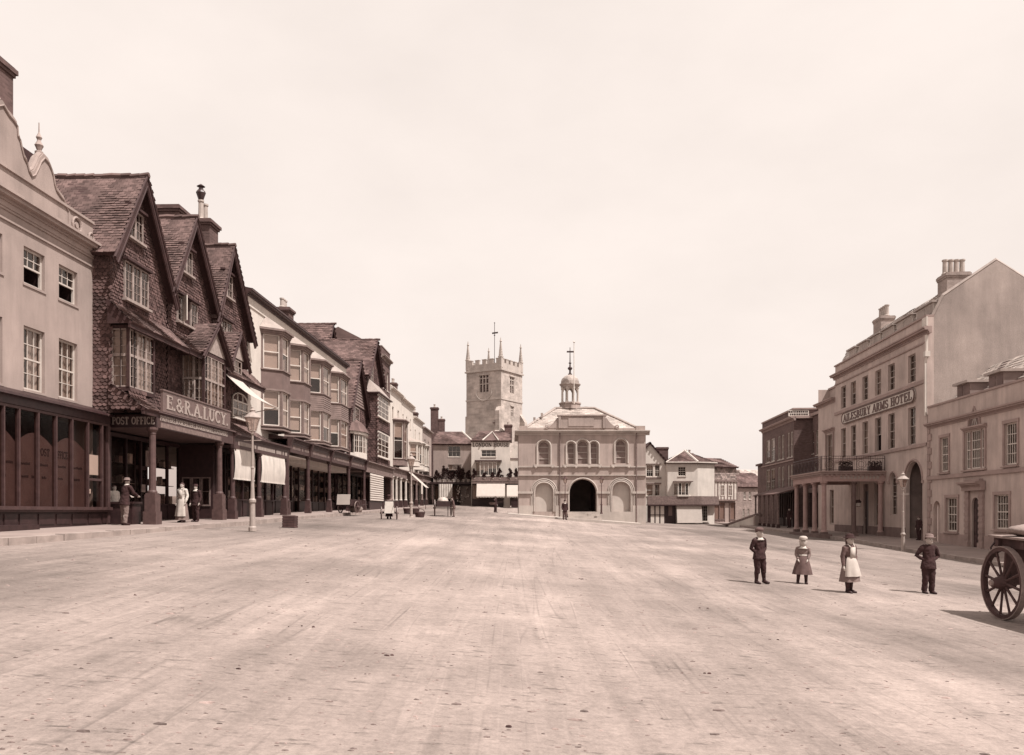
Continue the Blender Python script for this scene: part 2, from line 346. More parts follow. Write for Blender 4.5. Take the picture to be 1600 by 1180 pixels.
def kerbs(parent, mfun, off, zfun, D0, D1, length, wd, sgn):
    D = D0
    while D < D1:
        L_ = length * rnd.uniform(0.75, 1.3); x0 = mfun * D + off; x1 = mfun * (D + L_ - 0.03) + off; j = rnd.uniform(-0.015, 0.015); h = rnd.uniform(-0.012, 0.012)
        a = [(x0 + j, -D, zfun(D) + CZ - 0.4), (x0 + wd * sgn + j, -D, zfun(D) + CZ - 0.4), (x0 + wd * sgn + j, -D, zfun(D) + CZ + 0.012 + h), (x0 + j, -D, zfun(D) + CZ + 0.014 + h)]
        E = D + L_ - 0.03
        b = [(x1 + j, -E, zfun(E) + CZ - 0.4), (x1 + wd * sgn + j, -E, zfun(E) + CZ - 0.4), (x1 + wd * sgn + j, -E, zfun(E) + CZ + 0.005 + h), (x1 + j, -E, zfun(E) + CZ + 0.012 + h)]
        MB().ext(a, b).build('kerb_stone', KERB, parent); D += L_
kerbs(pvl, ML, -11.9, zL, 9, 75, 1.0, 0.24, 1)
kerbs(pvr, MR, 16.7, zR, 20, 80, 1.2, -0.26, 1)
# ------------------------------------------------------------------ building components (all in the local u, v, z of a building)
def arch_pts(u0, u1, zs, n=10, rise=None):
    c = (u0 + u1) / 2; r = (u1 - u0) / 2; h = r if rise is None else rise
    return [(c - r * math.cos(math.pi * k / n), zs + h * math.sin(math.pi * k / n)) for k in range(n + 1)]
def wall_holes(mb, u0, u1, z0, z1, holes, v, th=0.3):
    """front skin with real openings; hole = (u0,u1,z0,z1[,'arch'])"""
    us = sorted({u0, u1, *[h[0] for h in holes], *[h[1] for h in holes]}); zs = sorted({z0, z1, *[h[2] for h in holes], *[h[3] for h in holes]})
    us = [u for u in us if u0 - 1e-6 <= u <= u1 + 1e-6]; zs = [z for z in zs if z0 - 1e-6 <= z <= z1 + 1e-6]
    for a, b in zip(us[:-1], us[1:]):
        for c, d in zip(zs[:-1], zs[1:]):
            mu, mz = (a + b) / 2, (c + d) / 2
            if any(h[0] < mu < h[1] and h[2] < mz < h[3] for h in holes): continue
            mb.poly([(a, v, c), (b, v, c), (b, v, d), (a, v, d)])
    for h in holes:
        a, b, c, d = h[:4]; w_ = v - th
        if len(h) > 4:
            r = (b - a) / 2; sp = d - r; P = arch_pts(a, b, sp, 12)
            for p, q in zip(P[:-1], P[1:]):
                mb.poly([(p[0], v, p[1]), (q[0], v, q[1]), (q[0], v, d), (p[0], v, d)])
                mb.poly([(p[0], v, p[1]), (q[0], v, q[1]), (q[0], w_, q[1]), (p[0], w_, p[1])])
            top = sp
        else:
            top = d; mb.poly([(a, v, d), (b, v, d), (b, w_, d), (a, w_, d)])
        mb.poly([(a, v, c), (a, v, top), (a, w_, top), (a, w_, c)]); mb.poly([(b, v, c), (b, v, top), (b, w_, top), (b, w_, c)]); mb.poly([(a, v, c), (b, v, c), (b, w_, c), (a, w_, c)])
    return mb
def body(mb, u0, u1, z0, z1, v_front, v_back):
    """sides and back of a building whose front is a skin"""
    mb.poly([(u0, v_front, z0), (u0, v_back, z0), (u0, v_back, z1), (u0, v_front, z1)]); mb.poly([(u1, v_front, z0), (u1, v_back, z0), (u1, v_back, z1), (u1, v_front, z1)])
    mb.poly([(u0, v_back, z0), (u1, v_back, z0), (u1, v_back, z1), (u0, v_back, z1)]); return mb

class Pl:
    """a vertical plane piece inside a building: origin (u,v), direction angle, for canted bays and returns"""
    def __init__(s, u, v, du, dv):
        L = math.hypot(du, dv); s.o = (u, v); s.d = (du / L, dv / L); s.n = (-s.d[1], s.d[0]); s.L = L
        # outward normal: to the left-hand/front side (v grows outward)
        if s.n[1] < 0 or (abs(s.n[1]) < 1e-6 and s.n[0] > 0): s.n = (-s.n[0], -s.n[1])
    def P(s, a, w, z): return (s.o[0] + s.d[0] * a + s.n[0] * w, s.o[1] + s.d[1] * a + s.n[1] * w, z)
def pbox(mb, pl, a0, a1, w0, w1, z0, z1):
    if pl is None: return mb.box(a0, a1, w0, w1, z0, z1)
    q = [pl.P(a0, w0, z0), pl.P(a1, w0, z0), pl.P(a1, w1, z0), pl.P(a0, w1, z0)]; p = [pl.P(a0, w0, z1), pl.P(a1, w0, z1), pl.P(a1, w1, z1), pl.P(a0, w1, z1)]
    return mb.ext(q, p)
def pq(pl, a, w, z): return (a, w, z) if pl is None else pl.P(a, w, z)

def window(root, u0, u1, z0, z1, v, cols=3, rows=4, fm=None, sash=True, each=False, dress='curtain', sill=True, fw=0.055, bar=0.022, pl=None, open_low=0.0, head=False, label=None, sillm=None, room=.5):
    """window > glazing_bars, pane..., curtain / blind_or_reflection, sill; v = plane of the frame front"""
    fm = fm or WHITEP; f = MB()
    pbox(f, pl, u0, u0 + fw, v - 0.07, v, z0, z1); pbox(f, pl, u1 - fw, u1, v - 0.07, v, z0, z1)
    pbox(f, pl, u0 + fw, u1 - fw, v - 0.07, v - 0.001, z1 - fw, z1); pbox(f, pl, u0 + fw, u1 - fw, v - 0.07, v - 0.001, z0, z0 + fw * 1.2)
    zm = (z0 + z1) / 2
    if sash: pbox(f, pl, u0 + fw, u1 - fw, v - 0.06, v - 0.006, zm - 0.025, zm + 0.025)
    o = f.build('window', fm, root, label=label)
    g = MB(); iw = (u1 - u0 - 2 * fw) / cols; ih = (z1 - z0 - 2.2 * fw) / rows; zb_ = z0 + fw * 1.2; nb = 0
    zlo = zm if (open_low and sash) else zb_
    for k in range(1, cols): pbox(g, pl, u0 + fw + iw * k - bar / 2, u0 + fw + iw * k + bar / 2, v - 0.05, v - 0.012, zlo, z1 - fw); nb += 1
    for k in range(1, rows):
        if sash and rows % 2 == 0 and k == rows // 2: continue
        if open_low and zb_ + ih * k < zm: continue
        pbox(g, pl, u0 + fw, u1 - fw, v - 0.048, v - 0.014, zb_ + ih * k - bar / 2, zb_ + ih * k + bar / 2); nb += 1
    if nb: g.build('glazing_bars', fm, o)
    pv = v - 0.035
    if each:
        for i in range(cols):
            for j in range(rows):
                if open_low and j < rows * open_low: continue
                a, b, c, d = u0 + fw + iw * i, u0 + fw + iw * (i + 1), zb_ + ih * j, zb_ + ih * (j + 1); t1, t2 = rnd.uniform(-0.006, 0.006), rnd.uniform(-0.006, 0.006)
                MB().poly([pq(pl, a, pv + t1, c), pq(pl, b, pv + t2, c), pq(pl, b, pv - t1, d), pq(pl, a, pv - t2, d)]).build('pane', GLASS, o)
    else:
        for (c, d) in ((zb_, zm), (zm, z1 - fw)) if sash else ((zb_, z1 - fw),):
            if open_low and c < zm - 0.01 and sash: continue
            t1, t2 = rnd.uniform(-0.012, 0.012), rnd.uniform(-0.012, 0.012)
            MB().poly([pq(pl, u0 + fw, pv + t1, c), pq(pl, u1 - fw, pv + t2, c), pq(pl, u1 - fw, pv - t1, d), pq(pl, u0 + fw, pv - t2, d)]).build('pane', GLASS, o)
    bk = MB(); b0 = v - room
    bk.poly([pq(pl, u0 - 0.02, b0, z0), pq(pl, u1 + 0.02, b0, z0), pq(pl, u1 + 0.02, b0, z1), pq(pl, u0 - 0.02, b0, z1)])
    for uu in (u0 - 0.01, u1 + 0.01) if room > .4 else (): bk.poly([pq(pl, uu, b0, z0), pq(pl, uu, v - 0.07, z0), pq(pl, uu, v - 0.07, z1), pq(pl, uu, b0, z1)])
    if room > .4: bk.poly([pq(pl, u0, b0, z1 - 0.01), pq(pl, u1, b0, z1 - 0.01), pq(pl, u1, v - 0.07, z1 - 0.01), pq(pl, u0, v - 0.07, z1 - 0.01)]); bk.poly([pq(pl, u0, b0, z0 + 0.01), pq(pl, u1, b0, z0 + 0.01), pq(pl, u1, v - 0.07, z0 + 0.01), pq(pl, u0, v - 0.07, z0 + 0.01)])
    bk.build('dark_room_backing', DARKROOM, o)
    if dress == 'curtain':
        c = MB(); wd = (u1 - u0)
        for s0, s1 in ((0, rnd.uniform(0.28, 0.48)), (1 - rnd.uniform(0.28, 0.48), 1)):
            n = 8
            for k in range(n):
                a, b = u0 + wd * (s0 + (s1 - s0) * k / n), u0 + wd * (s0 + (s1 - s0) * (k + 1) / n); w0 = v - 0.13 + (0.018 if k % 2 else -0.018); w1 = v - 0.13 + (0.018 if (k + 1) % 2 else -0.018)
                c.poly([pq(pl, a, w0, z0 + 0.02), pq(pl, b, w1, z0 + 0.02), pq(pl, b, w1, z1 - 0.03), pq(pl, a, w0, z1 - 0.03)])
        c.build('curtain', CURTAIN, o)
    elif dress == 'blind' or isinstance(dress, float):
        fr_ = dress if isinstance(dress, float) else rnd.uniform(0.35, 0.8)
        MB().poly([pq(pl, u0 + 0.03, v - 0.1, z1 - (z1 - z0) * fr_), pq(pl, u1 - 0.03, v - 0.1, z1 - (z1 - z0) * fr_), pq(pl, u1 - 0.03, v - 0.1, z1), pq(pl, u0 + 0.03, v - 0.1, z1)]).build('blind_or_reflection', BLIND_OR_REFL, o)
    if sill: s = MB(); pbox(s, pl, u0 - 0.05, u1 + 0.05, v - 0.07, v + 0.13, z0 - 0.07, z0 - 0.002); s.build('sill', sillm or fm, o)
    return o

def wall_windows(root, mb, wins, u0, u1, z0, z1, v, th=0.2, deep=0.1, **kw):
    """cut openings for wins [(u0,u1,z0,z1,opts)] and set sashes in them"""
    wall_holes(mb, u0, u1, z0, z1, [w_[:4] for w_ in wins], v, th)
    for w_ in wins:
        k = dict(kw); k.update(w_[4] if len(w_) > 4 else {}); window(root, w_[0], w_[1], w_[2], w_[3], v - deep, **k)

def in_poly(x, y, P):
    c = False; n = len(P)
    for i in range(n):
        x0, y0 = P[i]; x1, y1 = P[(i + 1) % n]
        if (y0 > y) != (y1 > y) and x < (x1 - x0) * (y - y0) / (y1 - y0) + x0: c = not c
    return c
def tiles(mb, O, eu, es, nn, poly, tw=0.17, th=0.115, thick=0.018, shape='fish', holes=()):
    """individual tiles laid in courses on the plane O + a*eu + b*es; poly in (a, b)"""
    O = Vector(O); eu = Vector(eu); es = Vector(es); nn = Vector(nn)
    a0 = min(p[0] for p in poly); a1 = max(p[0] for p in poly); b0 = min(p[1] for p in poly); b1 = max(p[1] for p in poly)
    r = 0; b = b0
    while b < b1 + th * 0.4:
        a = a0 - (tw / 2 if r % 2 else 0)
        while a < a1:
            ca = a + tw / 2; cb = b + th / 2
            if in_poly(ca, cb, poly) and not any(h[0] < ca < h[1] and h[2] < cb < h[3] for h in holes):
                j = rnd.uniform(-0.012, 0.012); lift = thick * rnd.uniform(0.8, 1.9); g = 0.004; lo = b + rnd.uniform(-0.008, 0.008)
                x0, x1 = a + g, a + tw - g
                if shape == 'fish': pr = [(x0, lo + th * 0.35), (x0 + tw * 0.22, lo + th * 0.06), (x0 + tw * 0.5 - g, lo - th * 0.05 + j * 0.4), (x1 - tw * 0.22, lo + th * 0.06), (x1, lo + th * 0.35)]
                else: pr = [(x0, lo + j), (x1, lo - j)]
                F_ = []; Bk = []
                sg = 0.035 * math.sin(ca * 1.1 + b0) * math.sin(cb * 1.3 + a0) + 0.02 * math.sin(ca * 2.7 + cb * 1.9); lift += sg if shape == 'sq' else sg * .3; slip = 0.05 if rnd.random() < .012 else 0.0; lo -= slip; pr = [(p_, q_ - slip) for p_, q_ in pr]
                for (p, q) in pr: F_.append(tuple(O + eu * p + es * q + nn * lift)); Bk.append(tuple(O + eu * p + es * q + nn * -0.01))
                tp = [tuple(O + eu * x1 + es * (b + th * 1.15) + nn * 0.002), tuple(O + eu * x0 + es * (b + th * 1.15) + nn * 0.002)]
                n = len(pr); o = len(mb.v); mb.v += F_ + tp + Bk; mb.f.append(tuple(o + i for i in range(n + 2)))
                for i in range(n - 1): mb.f.append((o + i, o + i + 1, o + n + 2 + i + 1, o + n + 2 + i))
            a += tw
        b += th; r += 1
    return mb
def roof_plane(root, A, B, C, D_, mat=None, tw=0.2, th=0.13, under=None, shape='sq', name='roof_tiles', thick=0.016):
    """A-B eaves (left to right seen from outside), C above B, D_ above A. slab + tiles"""
    A, B, C, D_ = map(Vector, (A, B, C, D_)); eu = (B - A).normalized(); nn = (B - A).cross(D_ - A); 
    if nn.length < 1e-6: nn = (B - A).cross(C - A)
    nn.normalize()
    if nn.z < 0: nn = -nn
    es = nn.cross(eu); es = es if es.dot((C + D_) / 2 - A) > 0 else -es
    pl = [((p - A).dot(eu), (p - A).dot(es)) for p in (A, B, C, D_)]
    mb = tiles(MB(), A + nn * 0.03, eu, es, nn, pl, tw, th, thick, shape); o = mb.build(name, mat or TILE_R, root, 'stuff')
    u = MB(); q = [tuple(p) for p in (A, B, C, D_)]
    if (C - D_).length < 1e-6: q = q[:3]
    u.ext([tuple(Vector(p) - nn * 0.12) for p in q], [tuple(Vector(p) + nn * 0.02) for p in q]); u.build('roof', under or TILE_U, root); return o
def chimney(root, u, v, wu, wv, z0, z1, pots=2, mat=None, cowl=False, prow=None, ph=0.7, cap=0.07, pr=1.0):
    mb = MB(); mb.box(u - wu / 2, u + wu / 2, v - wv / 2, v + wv / 2, z0, z1 - 0.3)
    for k, (e, a, b) in enumerate(((cap * 0.5, z1 - 0.3, z1 - 0.2), (cap, z1 - 0.2, z1 - 0.06), (cap * 0.4, z1 - 0.06, z1))): mb.box(u - wu / 2 - e, u + wu / 2 + e, v - wv / 2 - e, v + wv / 2 + e, a, b)
    c = mb.build('chimney', mat or BRICK, root)
    for k in range(pots):
        if wu >= wv: pu, pv = u - wu / 2 + wu * (k + 0.5) / pots, v
        else: pu, pv = u, v - wv / 2 + wv * (k + 0.5) / pots
        h = ph * (1 if prow is None else prow[k % len(prow)])
        MB().lathe([(r_ * pr, z_) for r_, z_ in ((0.16, z1 - 0.02), (0.17, z1 + 0.06), (0.125, z1 + 0.12), (0.115, z1 + h - 0.1), (0.15, z1 + h - 0.08), (0.15, z1 + h), (0.1, z1 + h), (0.1, z1 + h - 0.15))], 9, (pu, pv)).build('chimney_pot', POT, c)
        if cowl and k == 0:
            z = z1 + h; MB().lathe([(0.1, z), (0.14, z + 0.08), (0.23, z + 0.35), (0.2, z + 0.42), (0.1, z + 0.55), (0.1, z + 0.62), (0.2, z + 0.66), (0.03, z + 0.78)], 9, (pu, pv)).build('cowl', IRON, c)
    return c
def column(root, u, v, z0, z1, w=0.2, base=0.9, bw=0.42, mat=None, bmat=None, round_=True, cap=True):
    mb = MB(); zb_ = z0 + base
    prof = [(w * 0.72, zb_), (w * 0.72, zb_ + 0.05), (w * 0.56, zb_ + 0.1), (w * 0.52, zb_ + 0.3), (w * 0.47, z1 - 0.25), (w * 0.56, z1 - 0.22), (w * 0.5, z1 - 0.18), (w * 0.8, z1 - 0.08), (w * 0.8, z1)]
    mb.lathe(prof, 12 if round_ else 4, (u, v), 0 if round_ else math.pi / 4)
    o = mb.build('column', mat or BROWNW, root, smooth=False)
    if base > 0:
        b = MB(); b.box(u - bw * 0.6, u + bw * 0.6, v - bw * 0.6, v + bw * 0.6, z0 - 0.25, z0 + base * 0.42); b.box(u - bw * 0.5, u + bw * 0.5, v - bw * 0.5, v + bw * 0.5, z0 + base * 0.42, z0 + base * 0.95); b.box(u - bw * 0.44, u + bw * 0.44, v - bw * 0.44, v + bw * 0.44, z0 + base * 0.95, z0 + base)
        b.build('column_base', bmat or BROWNW, o)
    return o
GOODS = [M('display_goods_pale', 0.32, 0.4, 4, island=0.6), M('display_goods_dim', 0.12, 0.4, 4, island=0.7)]
def shopfront(root, u0, u1, z0, z1, v, n=4, mat=None, riser=0.75, door=None, goods=True, blind=0.0, transom=0.0):
    """shop window wall: stallriser, frame, one pane per light, goods on shelves behind"""
    mat = mat or DARKW; f = MB(); wd = (u1 - u0) / n
    o = None; f.box(u0, u1, v - 0.12, v, z1 - 0.14, z1)
    for k in range(n + 1): x = u0 + wd * k; f.box(x - 0.035, x + 0.035, v - 0.1, v + 0.02, z0, z1 - 0.14)
    if transom: f.box(u0, u1, v - 0.08, v + 0.01, z1 - transom - 0.05, z1 - transom)
    o = f.build('shop_window', mat, root)
    dk = DARKROOM
    bb = MB(); bb.box(u0, u1, v - 1.6, v - 1.5, z0, z1); bb.box(u0, u1, v - 1.5, v - 0.1, z1 + 0.001, z1 + 0.02); bb.build('dark_room_backing', dk, o)
    for k in range(n):
        a, b = u0 + wd * k + 0.035, u0 + wd * (k + 1) - 0.035
        if door is not None and k == door:
            d = MB(); d.box(a, b, v - 0.34, v - 0.28, z0 + 0.05, z0 + 0.95); d.box(a, a + 0.1, v - 0.34, v - 0.28, z0 + 0.95, z1 - 0.2); d.box(b - 0.1, b, v - 0.34, v - 0.28, z0 + 0.95, z1 - 0.2); d.box(a + 0.1, b - 0.1, v - 0.34, v - 0.28, z0 + 2.1, z0 + 2.25)
            dd = d.build('door', mat, root); MB().poly([(a, v - 0.31, z0 + 0.95), (b, v - 0.31, z0 + 0.95), (b, v - 0.31, z1 - 0.2), (a, v - 0.31, z1 - 0.2)]).build('pane', GLASS, dd)
            MB().lathe([(0.03, 0), (0.035, 0.03), (0.02, 0.05)], 6).build('door_knob', GOLD, dd).location = (b - 0.06, -(v - 0.27), z0 + 1.0); continue
        r = MB(); r.box(a - 0.034, b + 0.034, v - 0.1, v - 0.02, z0 - 0.2, z0 + riser - 0.06); r.box(a + 0.08, b - 0.08, v - 0.03, v - 0.005, z0 + 0.12, z0 + riser - 0.16); r.box(a - 0.034, b + 0.034, v - 0.1, v + 0.06, z0 + riser - 0.06, z0 + riser); r.build('stallriser', mat, root)
        MB().poly([(a, v - 0.05, z0 + riser), (b, v - 0.05, z0 + riser), (b, v - 0.05, z1 - 0.14), (a, v - 0.05, z1 - 0.14)]).build('pane', SHOPGLASS, o)
        if goods:
            for gi in (0, 1):
                g = MB()
                for s in range(3):
                    zz = z0 + riser + 0.02 + s * (z1 - z0 - riser - 0.3) / 3; x = a
                    g.box(a, b, v - 0.6, v - 0.25, zz - 0.02, zz)
                    while x < b - 0.15:
                        w_ = rnd.uniform(0.08, 0.28); h = rnd.uniform(0.1, 0.42)
                        if rnd.random() < (0.3 if gi == 0 else 0.6): g.box(x, min(x + w_, b), v - 0.5 - gi * 0.1, v - 0.35 - gi * 0.12 + rnd.uniform(0, 0.1), zz, zz + h)
                        x += w_ + 0.03
                g.build('shop_goods', GOODS[gi], o, 'stuff')
        if blind: MB().poly([(a, v - 0.12, z1 - 0.14 - blind), (b, v - 0.12, z1 - 0.14 - blind), (b, v - 0.12, z1 - 0.14), (a, v - 0.12, z1 - 0.14)]).build('blind_or_reflection', BLIND_OR_REFL, o)
    return o
def cornice(mb, u0, u1, v, z, prof=((0.0, 0.05), (0.10, 0.08), (0.16, 0.22), (0.30, 0.30)), e0=0.0, e1=0.0, back=0.1):
    """stepped moulding: list of (height above z, projection); closes downwards"""
    pr = [(v - back, z)] + [p for i, (h, d) in enumerate(prof) for p in ([(v + d, z + h)] if i == 0 else [(v + prof[i - 1][1] + 0.0, z + h), (v + d, z + h)])]
    pr.append((v + prof[-1][1], z + prof[-1][0] + 0.08)); pr.append((v - back, z + prof[-1][0] + 0.10))
    return mb.pvz(pr, u0 - e0, u1 + e1)

# ---- lettering: slab-serif strokes
def _arc(cx, cz, rx, rz, a0, a1, n=9): return [(cx + rx * math.cos(math.radians(a0 + (a1 - a0) * k / n)), cz + rz * math.sin(math.radians(a0 + (a1 - a0) * k / n))) for k in range(n + 1)]
V_, H_ = 0.19, 0.10
def _v(x, z0=0, z1=1, w=V_): return ([(x, z0), (x, z1)], w)
def _s(x, z, w=0.34): return ([(x - w / 2, z), (x + w / 2, z)], 0.09)
GLY = {
 'A': (0.78, [([(0.1, 0.04), (0.4, 0.98)], H_), ([(0.38, 0.98), (0.68, 0.04)], V_), ([(0.2, 0.34), (0.58, 0.34)], H_), _s(0.1, 0.045, 0.26), _s(0.68, 0.045, 0.3)]),
 'B': (0.74, [_v(0.2), (_arc(0.34, 0.745, 0.24, 0.21, 90, -90), 0.14), (_arc(0.36, 0.275, 0.26, 0.23, 90, -90), 0.15), ([(0.08, 0.955), (0.36, 0.955)], 0.09), ([(0.2, 0.52), (0.36, 0.52)], 0.08), ([(0.08, 0.045), (0.38, 0.045)], 0.09)]),
 'C': (0.74, [(_arc(0.4, 0.5, 0.3, 0.44, 48, 312, 14), 0.15), ([(0.62, 0.72), (0.62, 0.96)], 0.08), ([(0.62, 0.06), (0.62, 0.26)], 0.06)]),
 'D': (0.8, [_v(0.2), (_arc(0.36, 0.5, 0.32, 0.45, 90, -90, 12), 0.15), ([(0.08, 0.955), (0.38, 0.955)], 0.09), ([(0.08, 0.045), (0.38, 0.045)], 0.09)]),
 'E': (0.72, [_v(0.2), ([(0.08, 0.955), (0.62, 0.955)], 0.09), ([(0.2, 0.5), (0.5, 0.5)], 0.08), ([(0.08, 0.045), (0.64, 0.045)], 0.09), ([(0.61, 0.76), (0.61, 0.96)], 0.07), ([(0.63, 0.04), (0.63, 0.26)], 0.07), ([(0.5, 0.4), (0.5, 0.6)], 0.06)]),
 'F': (0.68, [_v(0.2), ([(0.08, 0.955), (0.6, 0.955)], 0.09), ([(0.2, 0.5), (0.48, 0.5)], 0.08), _s(0.2, 0.045), ([(0.59, 0.74), (0.59, 0.96)], 0.07), ([(0.48, 0.4), (0.48, 0.6)], 0.06)]),
 'G': (0.78, [(_arc(0.4, 0.5, 0.3, 0.44, 48, 330, 14), 0.15), ([(0.64, 0.08), (0.64, 0.42)], 0.15), _s(0.62, 0.42, 0.26), ([(0.62, 0.72), (0.62, 0.96)], 0.07)]),
 'H': (0.84, [_v(0.2), _v(0.64), ([(0.2, 0.5), (0.64, 0.5)], H_), _s(0.2, 0.045), _s(0.2, 0.955), _s(0.64, 0.045), _s(0.64, 0.955)]),
 'I': (0.42, [_v(0.21), _s(0.21, 0.045), _s(0.21, 0.955)]),
 'K': (0.8, [_v(0.2), ([(0.24, 0.42), (0.62, 0.96)], H_), ([(0.34, 0.56), (0.66, 0.04)], V_), _s(0.2, 0.045), _s(0.2, 0.955), _s(0.66, 0.045, 0.24), _s(0.6, 0.955, 0.24)]),
 'L': (0.7, [_v(0.2), ([(0.08, 0.045), (0.62, 0.045)], 0.09), _s(0.2, 0.955), ([(0.61, 0.04), (0.61, 0.3)], 0.07)]),
 'M': (0.98, [([(0.14, 0), (0.14, 1)], H_), ([(0.16, 0.98), (0.46, 0.1)], V_), ([(0.46, 0.1), (0.74, 0.98)], H_), _v(0.78), _s(0.14, 0.045, 0.26), _s(0.78, 0.045, 0.3), _s(0.12, 0.955, 0.22), _s(0.82, 0.955, 0.24)]),
 'N': (0.86, [([(0.16, 0), (0.16, 1)], H_), ([(0.16, 0.96), (0.66, 0.06)], V_), ([(0.68, 0), (0.68, 1)], H_), _s(0.16, 0.045, 0.28), _s(0.12, 0.955, 0.2), _s(0.68, 0.955, 0.28)]),
 'O': (0.8, [(_arc(0.4, 0.5, 0.3, 0.44, 0, 360, 18), 0.15)]),
 'P': (0.72, [_v(0.2), (_arc(0.34, 0.72, 0.26, 0.235, 90, -90), 0.14), ([(0.08, 0.955), (0.36, 0.955)], 0.09), ([(0.2, 0.485), (0.36, 0.485)], 0.08), _s(0.2, 0.045)]),
 'R': (0.8, [_v(0.2), (_arc(0.34, 0.735, 0.24, 0.22, 90, -90), 0.14), ([(0.08, 0.955), (0.36, 0.955)], 0.09), ([(0.2, 0.51), (0.36, 0.51)], 0.08), ([(0.38, 0.5), (0.64, 0.04)], V_ * 0.9), _s(0.2, 0.045), _s(0.66, 0.045, 0.2)]),
 'S': (0.68, [(_arc(0.34, 0.72, 0.22, 0.23, 40, 270, 10) + _arc(0.34, 0.26, 0.24, 0.23, 90, -140, 10), 0.14), ([(0.53, 0.76), (0.53, 0.97)], 0.06), ([(0.12, 0.04), (0.12, 0.26)], 0.06)]),
 'T': (0.76, [_v(0.38), ([(0.08, 0.955), (0.68, 0.955)], 0.09), _s(0.38, 0.045), ([(0.1, 0.72), (0.1, 0.96)], 0.07), ([(0.66, 0.72), (0.66, 0.96)], 0.07)]),
 'U': (0.84, [([(0.2, 0.32), (0.2, 1)], V_), (_arc(0.42, 0.32, 0.22, 0.27, 180, 360, 10), 0.12), ([(0.64, 0.32), (0.64, 1)], H_), _s(0.2, 0.955), _s(0.64, 0.955, 0.28)]),
 'X': (0.8, [([(0.14, 0.96), (0.66, 0.04)], V_), ([(0.64, 0.96), (0.14, 0.04)], H_)]),
 'Y': (0.8, [([(0.14, 0.96), (0.4, 0.46)], V_), ([(0.66, 0.96), (0.4, 0.46)], H_), _v(0.4, 0, 0.5), _s(0.4, 0.045), _s(0.14, 0.955, 0.26), _s(0.66, 0.955, 0.22)]),
 '&': (0.86, [(_arc(0.36, 0.76, 0.15, 0.19, -60, 240, 12), 0.1), ([(0.28, 0.62), (0.7, 0.04)], 0.15), (_arc(0.32, 0.27, 0.2, 0.23, 100, 330, 10), 0.13), ([(0.48, 0.16), (0.72, 0.5)], 0.07), ([(0.6, 0.5), (0.82, 0.5)], 0.07)]),
 '.': (0.3, [([(0.12, 0.0), (0.12, 0.16)], 0.17)]), ',': (0.3, [([(0.13, -0.08), (0.15, 0.14)], 0.15)]), ' ': (0.42, []), '-': (0.4, [([(0.06, 0.45), (0.34, 0.45)], 0.09)]),
}
def lettering(mb, text, u0, u1, z0, z1, v, th=0.02, fit=True, P=None):
    """letters from u0 to u1; real thickness th. P maps (u, v, z) for letters on other planes"""
    tot = sum(GLY[c][0] for c in text); h = z1 - z0; sx = (u1 - u0) / tot; x = u0
    P = P or (lambda a, b, c: (a, b, c))
    for c in text:
        wd, st = GLY[c]
        for si, (pts, w_) in enumerate(st):
            for sj, ((a, b), (d, e)) in enumerate(zip(pts[:-1], pts[1:])):
                A = Vector((x + a * sx, z0 + b * h)); B = Vector((x + d * sx, z0 + e * h)); t_ = (B - A)
                if t_.length < 1e-6: continue
                t_.normalize(); n = Vector((-t_.y, t_.x)); hw = Vector((n.x * w_ / 2 * sx, n.y * w_ / 2 * h)); ex = t_ * 0.012 * h
                q = [A - hw - ex, B - hw + ex, B + hw + ex, A + hw - ex]
                mb.ext([P(p.x, v, p.y) for p in q], [P(p.x, v + th + 0.0012 * si + 0.0005 * (sj % 2), p.y) for p in q])
        x += wd * sx
    return mb

def letters(text, u0, u1, z0, z1, v, th, mat, parent, P=None):
    """raised lettering, each character a part of its own"""
    tot = sum(GLY[c][0] for c in text); x = u0; o = None
    for c in text:
        e = x + GLY[c][0] * (u1 - u0) / tot
        if GLY[c][1]: b = MB(); lettering(b, c, x, e, z0, z1, v, th, P=P); o = b.build('letter', mat, parent)
        x = e
    return o
# ================================================================== LEFT SIDE
# ---------------- stucco post office with shaped gables
fr = LF(16.0, zL(24)); po = fr.root('stucco_post_office', 'grey stuccoed building with shaped ogee gables and POST OFFICE shop window, far left', 'building')
W = -0.6; uE = fr.u(145, W); Z = fr.Z; uS = 0.0
U = lambda D: (D - 16.0) * NL
wl = MB(); cols_u = [(fr.u(37, W), fr.u(70, W)), (fr.u(92, W), fr.u(121, W))]
d_ = cols_u[1][0] - cols_u[0][0]; cols_u += [(cols_u[0][0] - d_ - .22, cols_u[0][1] - d_ - .22), (cols_u[0][0] - 2 * d_ - .3, cols_u[0][1] - 2 * d_ - .3)]
wins = []
for i, (a, b) in enumerate(cols_u):
    wins.append((a, b, Z(6.65), Z(7.73), dict(cols=3, rows=4, each=i < 3, open_low=0.5 if i < 2 else 0, dress='none')))
    wins.append((a, b, Z(3.57), Z(5.42), dict(cols=3, rows=4, each=i < 3, dress='curtain')))
wall_windows(po, wl, wins, uS, uE, Z(3.0), Z(9.66), W, 0.22, 0.1, fm=CREAMP, fw=0.06, sillm=STUCCO)
body(wl, uS, uE, Z(-0.8), Z(9.66), W, W - 9); wl.build('wall', STUCCO, po)
c = MB(); cornice(c, uS, uE, W, Z(8.45), ((0, 0.04), (0.07, 0.07), (0.22, 0.12), (0.30, 0.28), (0.40, 0.36)), e1=0.05); c.box(uS, uE + 0.02, W, W + 0.05, Z(8.16), Z(8.22)); c.box(uS, uE, W - 0.2, W + 0.06, Z(9.62), Z(9.70)); c.build('cornice', STUCCO, po)
out = [(106, 323), (103, 316), (99, 306), (94, 300), (88, 291), (85, 281), (83, 268), (80, 258), (75, 247), (68.6, 240), (63, 246), (59, 256), (54, 266), (49, 268), (45, 260), (42, 248), (37, 238), (33, 222), (31, 212), (27.5, 205), (26.5, 190), (20, 180), (13, 172)]
